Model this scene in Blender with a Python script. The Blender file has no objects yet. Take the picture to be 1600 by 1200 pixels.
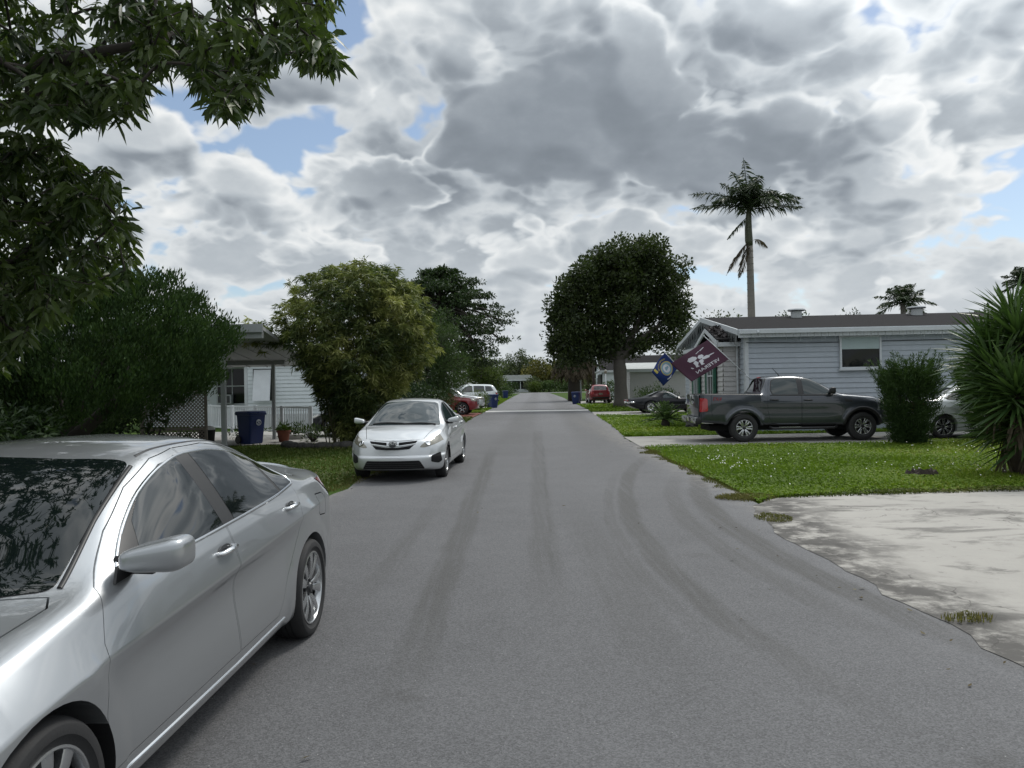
import bpy, bmesh, math, random
import numpy as np
from mathutils import Vector, Matrix
from mathutils.bvhtree import BVHTree
R = math.radians
S = bpy.context.scene
COL = S.collection

# ------------------------------------------------------------------ camera
CAM_H, ROLL, FPX, CX, CY = 1.70, R(1.0), 1200.0, 800.0, 601.5
cam_d = bpy.data.cameras.new('camera')
cam = bpy.data.objects.new('camera', cam_d)
COL.objects.link(cam)
cam_d.sensor_width = 36.0
cam_d.lens = 36.0 * FPX / 1600.0
cam_d.shift_y = (CY - 600.0) / 1600.0
cam_d.clip_start, cam_d.clip_end = 0.05, 3000.0
cR = Vector((math.cos(ROLL), 0, -math.sin(ROLL)))
cU = Vector((math.sin(ROLL), 0, math.cos(ROLL)))
cF = Vector((0, 1, 0))
cam.matrix_world = Matrix(((cR.x, cU.x, -cF.x, 0), (cR.y, cU.y, -cF.y, 0), (cR.z, cU.z, -cF.z, CAM_H), (0, 0, 0, 1)))
S.camera = cam


def ray(px, py):
    return cF + cR * ((px - CX) / FPX) + cU * ((CY - py) / FPX)


def gp(px, py, z=0.0):
    """ground point seen at a pixel of the 1600x1200 photograph"""
    r = ray(px, py)
    t = (z - CAM_H) / r.z
    return Vector((0, 0, CAM_H)) + r * t


def pd(px, py, d):
    """point at depth d (metres along the view) for a pixel"""
    return Vector((0, 0, CAM_H)) + ray(px, py) * d


# ------------------------------------------------------------------ node helpers
class NT:
    """tiny expression layer over a node tree"""
    def __init__(s, tree):
        s.t = tree; s.n = tree.nodes; s.l = tree.links

    def put(s, sock, v):
        if isinstance(v, V): s.l.new(v.s, sock)
        elif v is not None:
            if hasattr(sock.default_value, '__len__') and not hasattr(v, '__len__'):
                v = [v] * len(sock.default_value)
            if hasattr(v, '__len__') and len(v) == 3 and len(sock.default_value) == 4: v = (*v, 1)
            sock.default_value = v

    def m(s, op, a, b=None, c=None, clamp=False):
        n = s.n.new('ShaderNodeMath'); n.operation = op; n.use_clamp = clamp
        s.put(n.inputs[0], a); s.put(n.inputs[1], b); s.put(n.inputs[2], c)
        return V(s, n.outputs[0])

    def vm(s, op, a, b=None, out=0):
        n = s.n.new('ShaderNodeVectorMath'); n.operation = op
        s.put(n.inputs[0], a)
        if b is not None:
            if op == 'SCALE': s.put(n.inputs['Scale'], b)
            else: s.put(n.inputs[1], b)
        return V(s, n.outputs['Value' if op in ('LENGTH', 'DISTANCE', 'DOT_PRODUCT') else 0])

    def xyz(s, x, y, z=0.0):
        n = s.n.new('ShaderNodeCombineXYZ')
        for i, v in enumerate((x, y, z)): s.put(n.inputs[i], v)
        return V(s, n.outputs[0])

    def sep(s, v):
        n = s.n.new('ShaderNodeSeparateXYZ'); s.put(n.inputs[0], v)
        return [V(s, o) for o in n.outputs]

    def noise(s, vec, scale=5.0, detail=4.0, rough=0.5, lac=2.0, dist=0.0, color=False, dims='3D'):
        n = s.n.new('ShaderNodeTexNoise'); n.noise_dimensions = dims
        s.put(n.inputs['Vector'], vec); s.put(n.inputs['Scale'], scale); s.put(n.inputs['Detail'], detail)
        s.put(n.inputs['Roughness'], rough); s.put(n.inputs['Lacunarity'], lac); s.put(n.inputs['Distortion'], dist)
        return V(s, n.outputs['Color' if color else 0])

    def voro(s, vec, scale=5.0, feature='F1', out='Distance', detail=0.0, rough=0.5, rand=1.0, smooth=None, dims='3D'):
        n = s.n.new('ShaderNodeTexVoronoi'); n.feature = feature; n.voronoi_dimensions = dims
        s.put(n.inputs['Vector'], vec); s.put(n.inputs['Scale'], scale)
        if 'Detail' in n.inputs and feature != 'DISTANCE_TO_EDGE': s.put(n.inputs['Detail'], detail); s.put(n.inputs['Roughness'], rough)
        s.put(n.inputs['Randomness'], rand)
        if smooth is not None: s.put(n.inputs['Smoothness'], smooth)
        return V(s, n.outputs[out])

    def ss(s, v, a, b, lo=0.0, hi=1.0):
        n = s.n.new('ShaderNodeMapRange'); n.interpolation_type = 'SMOOTHSTEP'
        s.put(n.inputs['Value'], v); s.put(n.inputs['From Min'], a); s.put(n.inputs['From Max'], b)
        s.put(n.inputs['To Min'], lo); s.put(n.inputs['To Max'], hi)
        return V(s, n.outputs[0])

    def mix(s, f, a, b):
        n = s.n.new('ShaderNodeMix'); n.data_type = 'RGBA'
        s.put(n.inputs['Factor'], f); s.put(n.inputs['A'] if False else n.inputs[6], a); s.put(n.inputs[7], b)
        return V(s, n.outputs[2])

    def ramp(s, f, stops, mode='LINEAR'):
        n = s.n.new('ShaderNodeValToRGB'); cr = n.color_ramp; cr.interpolation = mode
        while len(cr.elements) < len(stops): cr.elements.new(0.5)
        for e, (p, c) in zip(cr.elements, stops):
            e.position = p
            if not hasattr(c, '__len__'): c = (c, c, c)
            e.color = (*c[:3], 1)
        s.put(n.inputs[0], f)
        return V(s, n.outputs[0])

    def coord(s, kind='Object'):
        n = s.n.new('ShaderNodeTexCoord'); return V(s, n.outputs[kind])

    def attr(s, name, out='Fac'):
        n = s.n.new('ShaderNodeAttribute'); n.attribute_name = name; return V(s, n.outputs[out])

    def bump(s, h, strength=0.3, dist=0.01):
        n = s.n.new('ShaderNodeBump'); s.put(n.inputs['Height'], h)
        s.put(n.inputs['Strength'], strength); s.put(n.inputs['Distance'], dist)
        return V(s, n.outputs[0])


class V:
    def __init__(s, nt, sock): s.nt = nt; s.s = sock
    def __add__(a, b): return a.nt.m('ADD', a, b)
    __radd__ = __add__
    def __mul__(a, b): return a.nt.m('MULTIPLY', a, b)
    __rmul__ = __mul__
    def __sub__(a, b): return a.nt.m('SUBTRACT', a, b)
    def __rsub__(a, b): return a.nt.m('SUBTRACT', b, a)
    def __truediv__(a, b): return a.nt.m('DIVIDE', a, b)
    def __rtruediv__(a, b): return a.nt.m('DIVIDE', b, a)
    def __neg__(a): return a.nt.m('MULTIPLY', a, -1.0)
    def abs(a): return a.nt.m('ABSOLUTE', a)
    def max(a, b): return a.nt.m('MAXIMUM', a, b)
    def min(a, b): return a.nt.m('MINIMUM', a, b)
    def clamp(a): return a.nt.m('ADD', a, 0.0, clamp=True)
    def pow(a, b): return a.nt.m('POWER', a, b)


# ------------------------------------------------------------------ world: sky with broken cumulus
SUN_EL, SUN_AZ = R(52), R(38)          # azimuth measured from the view direction (+Y) to the right (+X)
W = bpy.data.worlds.new('World'); S.world = W
W.use_nodes = True
W.cycles.sampling_method = 'MANUAL'; W.cycles.sample_map_resolution = 512
_t = W.node_tree; _t.nodes.clear(); q = NT(_t)
sky = _t.nodes.new('ShaderNodeTexSky'); sky.sky_type = 'NISHITA'; sky.sun_disc = False
sky.sun_elevation = SUN_EL; sky.sun_rotation = SUN_AZ; sky.dust_density = 0.6; sky.ozone_density = 1.5
dirv = q.vm('NORMALIZE', q.coord('Generated'))
dx, dy, dz = q.sep(dirv)
den = dz.max(0.0) + 0.42
px_, py_ = dx / den, dy / den


def sky_p(px, py):
    u, v = (px - 800) / 1200.0, (603 - py) / 1200.0
    n = math.sqrt(u * u + 1 + v * v); k = v / n + 0.42
    return u / n / k, 1 / n / k


def blob(px, py, wx, wy):
    """soft mask round a direction of the sky, size given in degrees"""
    u, v = (px - 800) / 1200.0, (603 - py) / 1200.0
    a = (dx / dy.max(0.05) - u) / math.tan(R(wx)); b = (dz / dy.max(0.05) - v) / math.tan(R(wy))
    f = q.m('EXPONENT', -(a * a + b * b))
    return f * q.ss(dy, 0.05, 0.25)


def cloud_field(ox, oy, sc, seed, wv=.5, soft=False):
    """billowing cloud density: cauliflower cells over broad noise"""
    P = q.xyz(px_ + (ox + seed), py_ + (oy + seed * .37), 0.0)
    warp = q.noise(P, sc * 3.0, 2, 0.5, color=True, dims='2D')
    P2 = q.vm('ADD', P, q.vm('SCALE', q.vm('SUBTRACT', warp, (0.5, 0.5, 0.5)), 0.15 / sc))
    n1 = q.noise(P2, sc, 3 if soft else 7, 0.52, dims='2D')
    b1 = q.voro(P2, sc * 2.6, 'F1', detail=1 if soft else 3, rough=0.5, dims='2D')
    return n1 * (1.0 - wv * .5) + (0.62 - b1) * wv


dark = (blob(860, 190, 14, 7) + 0.9 * blob(1180, 250, 9, 4.6) + 0.5 * blob(660, 290, 5, 3) + 0.4 * blob(1180, 60, 10, 3.5)).min(1.1)
gaps = .78 * blob(450, 195, 4.5, 1.4) + .7 * blob(290, 160, 2.6, 1.6) + 0.8 * blob(535, 365, 3.2, 1.2) + 0.5 * blob(560, 30, 2, 2.4) + 0.5 * blob(1410, 285, 3, 1.1) + 0.5 * blob(1330, 180, 2.5, .9) + .4 * blob(640, 200, 2, 1)
# far layer: pale broken sheet
cA = cloud_field(0.0, 0.0, 2.4, 3.1, .45)
coverA = q.ss(cA - 0.17 * gaps + 0.06 * dark + 0.10 * q.ss(dz, 0.0, 0.12, 1.0, 0.0), 0.08, 0.20)
toneA = q.ss(cA, 0.16, 0.46, 0.76, 0.44) + (q.noise(q.xyz(px_, py_, 0.0), 11.0, 4, .6, dims='2D') - .5) * .22 - dark.clamp() * .26
# near layer: cumulus with bright rims and grey hearts, lit from above
cB = cloud_field(0.0, 0.0, 1.75, 11.4, .55)
cL0 = cloud_field(0.0, 0.0, 1.75, 11.4, .50, True)
cB1 = cloud_field(0.02, -0.065, 1.75, 11.4, .50, True)
dB = cB + 0.31 * dark - 0.22 * gaps - 0.02
coverB = q.ss(dB, 0.215, 0.320)
heart = q.ss(dB, 0.25, 0.50)
lit = q.ss(cL0 - cB1, -0.10, 0.10)
puff = q.noise(q.xyz(px_ + 3.0, py_, 0.0), 9.0, 5, .6, dims='2D') - .5
toneB = (1.0 - heart) * 0.32 + lit * 0.36 + 0.22 + puff * .22
toneB = toneB + dark.clamp() * q.ss(dB, 0.23, 0.40) * .76 * (0.15 + puff * .16 - toneB)
low = q.ss(dz, 0.26, 0.03)                 # distance softens the clouds near the horizon
tone = toneA + coverB * (toneB - toneA)
tone = tone + low * .62 * (0.66 - tone)
cover = (coverA + coverB * (1.0 - coverA)).clamp()
ccol = q.ramp(tone, [(0.0, (0.155, 0.18, 0.21)), (0.25, (0.27, 0.305, 0.345)), (0.50, (0.47, 0.515, 0.555)), (0.72, (0.72, 0.755, 0.775)), (0.95, (1.0, 1.0, 0.985))])
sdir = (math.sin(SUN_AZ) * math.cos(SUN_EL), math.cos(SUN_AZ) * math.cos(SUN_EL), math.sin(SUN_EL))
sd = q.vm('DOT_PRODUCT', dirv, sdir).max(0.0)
glow = 1.0 + 2.2 * sd.pow(14.0) + 0.9 * q.ss(dz, 0.46, 0.85)      # glow round the hidden sun; unseen sky overhead lifted to add light below
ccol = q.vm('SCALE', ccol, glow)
hz = q.ss(dz, 0.0, 0.16)
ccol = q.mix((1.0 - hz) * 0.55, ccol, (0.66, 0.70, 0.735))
blue = q.vm('SCALE', V(q, sky.outputs[0]), 0.10)
blue = q.vm('ADD', blue, (0.09, 0.10, 0.10))
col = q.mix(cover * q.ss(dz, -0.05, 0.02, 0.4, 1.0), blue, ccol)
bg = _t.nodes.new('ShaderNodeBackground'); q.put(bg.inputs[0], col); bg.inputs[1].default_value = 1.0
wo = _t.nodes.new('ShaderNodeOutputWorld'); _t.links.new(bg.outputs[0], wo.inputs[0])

# ------------------------------------------------------------------ sun behind thin cloud
sl = bpy.data.lights.new('sun', 'SUN'); sl.energy = 1.5; sl.angle = R(12); sl.color = (1.0, 0.95, 0.87)
sun = bpy.data.objects.new('sun', sl); COL.objects.link(sun)
sun.rotation_euler = Vector(sdir).to_track_quat('Z', 'Y').to_euler()
S.view_settings.view_transform = 'Standard'; S.view_settings.look = 'None'
S.view_settings.exposure = 0.0; S.view_settings.gamma = 1.0
S.cycles.use_denoising = True
S.cycles.max_bounces = 6; S.cycles.diffuse_bounces = 3; S.cycles.glossy_bounces = 3
S.cycles.transparent_max_bounces = 8

# ------------------------------------------------------------------ mesh helpers
rng = np.random.default_rng(7)
random.seed(7)


def rotz(a):
    return Matrix.Rotation(a, 4, 'Z')


class MB:
    """collects shapes and links them as ONE mesh object"""
    def __init__(s): s.v = []; s.f = []; s.mi = []

    def add(s, verts, faces, mi=0, M=None):
        b = len(s.v)
        for p in verts:
            p = Vector(p)
            s.v.append(tuple(M @ p) if M is not None else tuple(p))
        for f in faces:
            s.f.append([b + i for i in f]); s.mi.append(mi)

    def box(s, x0, x1, y0, y1, z0, z1, mi=0, M=None):
        v = [(x, y, z) for x in (x0, x1) for y in (y0, y1) for z in (z0, z1)]
        s.add(v, [(0, 1, 3, 2), (4, 6, 7, 5), (0, 4, 5, 1), (2, 3, 7, 6), (0, 2, 6, 4), (1, 5, 7, 3)], mi, M)

    def bar(s, a, b, w, h, mi=0, up=(0, 0, 1)):
        """a rectangular bar from a to b"""
        a, b = Vector(a), Vector(b); d = (b - a).normalized(); up = Vector(up)
        if abs(d.dot(up)) > 0.95: up = Vector((1, 0, 0))
        x = d.cross(up).normalized(); y = x.cross(d)
        v = [e + x * sx * w / 2 + y * sy * h / 2 for e in (a, b) for sx, sy in ((-1, -1), (1, -1), (1, 1), (-1, 1))]
        s.add(v, [(0, 1, 2, 3), (7, 6, 5, 4), (0, 4, 5, 1), (1, 5, 6, 2), (2, 6, 7, 3), (3, 7, 4, 0)], mi)

    def tube(s, pts, rad, n=8, mi=0, cap=True):
        pts = [Vector(p) for p in pts]
        if not hasattr(rad, '__len__'): rad = [rad] * len(pts)
        rings = []; ref = None
        for i, p in enumerate(pts):
            t = (pts[min(i + 1, len(pts) - 1)] - pts[max(i - 1, 0)]).normalized()
            if ref is None:
                ref = Vector((0, 0, 1)) if abs(t.z) < 0.9 else Vector((1, 0, 0))
            x = t.cross(ref)
            if x.length < 1e-4: x = t.cross(Vector((0.3, 1, 0.2)))
            x.normalize(); y = x.cross(t).normalized(); ref = y * 1.0
            rings.append([p + (x * math.cos(2 * math.pi * k / n) + y * math.sin(2 * math.pi * k / n)) * rad[i] for k in range(n)])
        v = [p for r in rings for p in r]; f = []
        for i in range(len(pts) - 1):
            for k in range(n):
                f.append((i * n + k, i * n + (k + 1) % n, (i + 1) * n + (k + 1) % n, (i + 1) * n + k))
        if cap:
            f.append(tuple(reversed(range(n)))); f.append(tuple((len(pts) - 1) * n + k for k in range(n)))
        s.add(v, f, mi)

    def lathe(s, prof, n=32, mi=0, M=None, closed=False):
        """profile of (radius, height) turned round the local Z axis"""
        m = len(prof); v = []; f = []
        for k in range(n):
            c, si = math.cos(2 * math.pi * k / n), math.sin(2 * math.pi * k / n)
            v += [(r * c, r * si, h) for r, h in prof]
        for k in range(n):
            k2 = (k + 1) % n
            for i in range(m if closed else m - 1):
                j = (i + 1) % m
                f.append((k * m + i, k2 * m + i, k2 * m + j, k * m + j))
        s.add(v, f, mi, M)

    def disc(s, r, h=0.0, n=32, mi=0, M=None, flip=False):
        v = [(r * math.cos(2 * math.pi * k / n), r * math.sin(2 * math.pi * k / n), h) for k in range(n)]
        f = tuple(range(n)); s.add(v, [tuple(reversed(f)) if flip else f], mi, M)

    def prism(s, poly, h0, h1, axes='xyz', mi=0, M=None):
        """2D polygon extruded; axes gives which world axes (u, v, extrusion)"""
        n = len(poly); ix = ['xyz'.index(c) for c in axes]
        def P(u, v, h):
            p = [0, 0, 0]; p[ix[0]] = u; p[ix[1]] = v; p[ix[2]] = h; return p
        v = [P(a, b, h0) for a, b in poly] + [P(a, b, h1) for a, b in poly]
        area = sum(poly[i][0] * poly[(i + 1) % n][1] - poly[(i + 1) % n][0] * poly[i][1] for i in range(n))
        par = {'xyz': 1, 'yzx': 1, 'zxy': 1}.get(axes, -1)
        flip = (area * par > 0) != (h1 > h0)
        top = tuple(range(n, 2 * n)); bot = tuple(reversed(range(n)))
        f = [top, bot] + [(i, (i + 1) % n, n + (i + 1) % n, n + i) for i in range(n)]
        if flip: f = [tuple(reversed(g)) for g in f]
        s.add(v, f, mi, M)

    def ell(s, c, r, e1=1.0, e2=1.0, nu=20, nv=12, mi=0, M=None, warp=None):
        """superellipsoid"""
        def sg(x, e): return math.copysign(abs(x) ** e, x)
        v = []; f = []
        for j in range(nv + 1):
            ph = -math.pi / 2 + math.pi * j / nv
            for i in range(nu):
                th = 2 * math.pi * i / nu
                p = [r[0] * sg(math.cos(ph), e1) * sg(math.cos(th), e2), r[1] * sg(math.cos(ph), e1) * sg(math.sin(th), e2), r[2] * sg(math.sin(ph), e1)]
                if warp: p = warp(p)
                v.append((c[0] + p[0], c[1] + p[1], c[2] + p[2]))
        for j in range(nv):
            for i in range(nu):
                f.append((j * nu + i, j * nu + (i + 1) % nu, (j + 1) * nu + (i + 1) % nu, (j + 1) * nu + i))
        s.add(v, f, mi, M)

    def build(s, name, mats, parent=None, smooth=False, sharp=None, bevel=0.0):
        me = bpy.data.meshes.new(name)
        me.from_pydata(s.v, [], s.f)
        if not isinstance(mats, (list, tuple)): mats = [mats]
        for m in mats: me.materials.append(m)
        if len(mats) > 1: me.polygons.foreach_set('material_index', s.mi)
        if bevel:
            bm = bmesh.new(); bm.from_mesh(me)
            bmesh.ops.remove_doubles(bm, verts=bm.verts, dist=1e-5)
            es = [e for e in bm.edges if len(e.link_faces) == 2 and e.calc_face_angle(0) > 0.6]
            bmesh.ops.bevel(bm, geom=es, offset=bevel, segments=2, profile=0.5, affect='EDGES', clamp_overlap=True)
            bm.to_mesh(me); bm.free()
            smooth, sharp = True, sharp or 40
        if smooth: shade(me, sharp)
        o = bpy.data.objects.new(name, me); COL.objects.link(o)
        if parent: o.parent = parent
        return o


def shade(me, sharp=None):
    me.polygons.foreach_set('use_smooth', np.ones(len(me.polygons), dtype=bool))
    if sharp: me.set_sharp_from_angle(angle=R(sharp))


def np_mesh(name, verts, faces, mat, parent=None, smooth=False, attrs=None):
    """verts (n,3), faces (m,k) numpy -> one mesh object; attrs: per-face floats"""
    me = bpy.data.meshes.new(name)
    n, m, k = len(verts), len(faces), faces.shape[1]
    me.vertices.add(n); me.vertices.foreach_set('co', np.asarray(verts, np.float32).ravel())
    me.loops.add(m * k); me.loops.foreach_set('vertex_index', faces.astype(np.int32).ravel())
    me.polygons.add(m); me.polygons.foreach_set('loop_start', np.arange(0, m * k, k, dtype=np.int32))
    me.update(calc_edges=True)
    if smooth: me.polygons.foreach_set('use_smooth', np.ones(m, bool))
    for an, av in (attrs or {}).items():
        a = me.attributes.new(an, 'FLOAT', 'FACE'); a.data.foreach_set('value', np.asarray(av, np.float32))
    for mm in (mat if isinstance(mat, (list, tuple)) else [mat]): me.materials.append(mm)
    o = bpy.data.objects.new(name, me); COL.objects.link(o)
    if parent: o.parent = parent
    return o


def tag(o, label=None, cat=None, group=None, kind=None):
    if label: o['label'] = label
    if cat: o['category'] = cat
    if group: o['group'] = group
    if kind: o['kind'] = kind
    return o


def thing(name, label, cat, loc=(0, 0, 0), rz=0.0, group=None):
    o = bpy.data.objects.new(name, None); COL.objects.link(o)
    o.empty_display_size = 0.2
    o.location = loc; o.rotation_euler = (0, 0, rz)
    return tag(o, label, cat, group)


def dup(o, parent=None, loc=None, rz=None, label=None):
    c = o.copy(); COL.objects.link(c)
    if parent: c.parent = parent
    for ch in list(o.children): dup(ch, c)
    if loc is not None: c.location = loc
    if rz is not None: c.rotation_euler = (0, 0, rz)
    if label: c['label'] = label
    return c


def pchip(x, y):
    x, y = np.asarray(x, float), np.asarray(y, float)
    h = np.diff(x); d = np.diff(y) / h; n = len(x); m = np.zeros(n)
    for i in range(1, n - 1):
        if d[i - 1] * d[i] > 0:
            w1, w2 = 2 * h[i] + h[i - 1], h[i] + 2 * h[i - 1]
            m[i] = (w1 + w2) / (w1 / d[i - 1] + w2 / d[i])
    m[0], m[-1] = d[0], d[-1]
    def f(t):
        t = np.clip(np.asarray(t, float), x[0], x[-1]); i = np.clip(np.searchsorted(x, t) - 1, 0, n - 2)
        s = (t - x[i]) / h[i]
        return (2 * s**3 - 3 * s**2 + 1) * y[i] + (s**3 - 2 * s**2 + s) * h[i] * m[i] + (-2 * s**3 + 3 * s**2) * y[i + 1] + (s**3 - s**2) * h[i] * m[i + 1]
    return f


# ------------------------------------------------------------------ materials
def mat(name, base=(0.5, 0.5, 0.5), rough=0.5, metal=0.0, fn=None, **kw):
    m = bpy.data.materials.new(name); m.use_nodes = True
    t = m.node_tree; b = t.nodes['Principled BSDF']; k = NT(t)
    k.put(b.inputs['Base Color'], base); k.put(b.inputs['Roughness'], rough); k.put(b.inputs['Metallic'], metal)
    for a, v in kw.items(): k.put(b.inputs[a.replace('_', ' ')], v)
    if fn: fn(k, b)
    return m


def varied(name, c, amt=0.25, scale=6.0, rough=0.6, bump=0.0, bscale=40.0, metal=0.0, coord='Object', **kw):
    """a surface whose colour wanders with dirt and wear"""
    def fn(k, b):
        P = k.coord(coord)
        n = k.noise(P, scale, 6, 0.6); n2 = k.noise(P, scale * 7, 3, 0.5)
        f = (n - 0.5) * (2 * amt) + (n2 - 0.5) * amt + 1.0
        k.put(b.inputs['Base Color'], k.vm('SCALE', k.vm('MULTIPLY', (1, 1, 1), c), f))
        k.put(b.inputs['Roughness'], rough + (n - 0.5) * 0.2)
        if bump: k.put(b.inputs['Normal'], k.bump(k.noise(P, bscale, 4, 0.6), bump, 0.01))
    return mat(name, c, rough, metal, fn, **kw)


def leafmat(name, dark, light, rough=0.45, trans=0.25, spec=0.4, extra=None):
    """leaf: per-leaf colour from the 'tint' attribute, part of the light passes through"""
    m = bpy.data.materials.new(name); m.use_nodes = True
    t = m.node_tree; b = t.nodes['Principled BSDF']; k = NT(t)
    c = k.mix(k.attr('tint'), dark, light) if extra is None else k.ramp(k.attr('tint'), extra)
    k.put(b.inputs['Base Color'], c); k.put(b.inputs['Roughness'], rough); k.put(b.inputs['Specular IOR Level'], spec)
    if trans:
        tr = t.nodes.new('ShaderNodeBsdfTranslucent'); k.put(tr.inputs[0], k.vm('MULTIPLY', c, (1.1, 1.25, 0.6)))
        mx = t.nodes.new('ShaderNodeMixShader'); mx.inputs[0].default_value = trans
        t.links.new(b.outputs[0], mx.inputs[1]); t.links.new(tr.outputs[0], mx.inputs[2])
        t.links.new(mx.outputs[0], t.nodes['Material Output'].inputs[0])
    return m


M = {}
M['black'] = mat('black_plastic', (0.012, 0.012, 0.013), 0.45)
M['rubber'] = varied('tyre_rubber', (0.018, 0.018, 0.019), 0.3, 9, 0.75, 0.15, 90)
M['void'] = mat('dark_void', (0.004, 0.004, 0.005), 0.9)
M['chrome'] = mat('chrome', (0.75, 0.76, 0.77), 0.09, 1.0)
M['alloy'] = varied('alloy', (0.50, 0.51, 0.52), 0.1, 20, 0.24, metal=0.9)
M['alloy_dark'] = mat('alloy_dark', (0.06, 0.062, 0.065), 0.35, 0.7)
M['glass'] = mat('tinted_glass', (0.008, 0.011, 0.011), 0.02, IOR=1.75)
M['glass_clear'] = mat('car_glass', (0.020, 0.032, 0.034), 0.02, IOR=1.55)
M['windshield'] = mat('windshield_glass', (0.004, 0.007, 0.007), 0.02, IOR=1.48)
M['lens_clear'] = mat('lamp_lens', (0.26, 0.245, 0.20), 0.12, 0.2, Coat_Weight=1.0, Coat_Roughness=0.05)
M['lens_red'] = mat('red_lens', (0.35, 0.012, 0.015), 0.12, Coat_Weight=1.0, Coat_Roughness=0.04)
M['steel'] = varied('galvanised_steel', (0.42, 0.44, 0.45), 0.15, 8, 0.45, metal=0.5)


def paint(name, c, metal=0.6, rough=0.3, coat=1.0, **kw):
    def fn(k, b):
        P = k.coord('Object')
        d = k.noise(P, 3.0, 5, 0.65)                    # faint road dust low on the panels
        z = k.sep(P)[2]
        dust = k.ss(z, 0.75, 0.15) * 0.12 * d
        k.put(b.inputs['Base Color'], k.mix(dust, c, (0.22, 0.21, 0.19)))
        k.put(b.inputs['Roughness'], rough + (d - 0.5) * 0.05)
        k.put(b.inputs['Coat Roughness'], 0.02 + 0.05 * dust)
    return mat(name, c, rough, metal, fn, Coat_Weight=coat, **kw)

# ------------------------------------------------------------------ ground, road, driveways
def sheet(name, poly, z, m, res=None):
    mb = MB(); mb.add([(x, y, z) for x, y in poly], [tuple(range(len(poly)))])
    o = mb.build(name, m)
    bm = bmesh.new(); bm.from_mesh(o.data)
    bmesh.ops.triangulate(bm, faces=bm.faces)
    for f in bm.faces:
        if f.normal.z < 0: f.normal_flip()
    bm.to_mesh(o.data); bm.free()
    o['kind'] = 'structure'
    return o


def wobble(line, amp=.06, step=.35, seed=1):
    r = random.Random(seed); out = []
    for i in range(len(line) - 1):
        a, b = Vector(line[i]), Vector(line[i + 1]); n = max(1, int((b - a).length / step))
        for k in range(n):
            p = a.lerp(b, k / n); out.append((p.x + r.gauss(0, amp), p.y + r.gauss(0, amp) * .5))
    out.append(tuple(line[-1])); return out


def soil_mat():
    def fn(k, b):
        P = k.coord('Object')
        n = k.noise(P, .35, 6, .6); n2 = k.noise(P, 3.0, 5, .65); n3 = k.noise(P, 30, 3, .6)
        c = k.ramp(n * .5 + n2 * .35 + n3 * .2, [(.30, (.022, .045, .009)), (.48, (.040, .078, .012)), (.60, (.060, .095, .018)), (.75, (.085, .085, .035))])
        k.put(b.inputs['Base Color'], c); k.put(b.inputs['Normal'], k.bump(n3 + n2, .8, .04))
    return mat('lawn_soil', (.05, .08, .02), .9, fn=fn, Specular_IOR_Level=.1)


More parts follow.
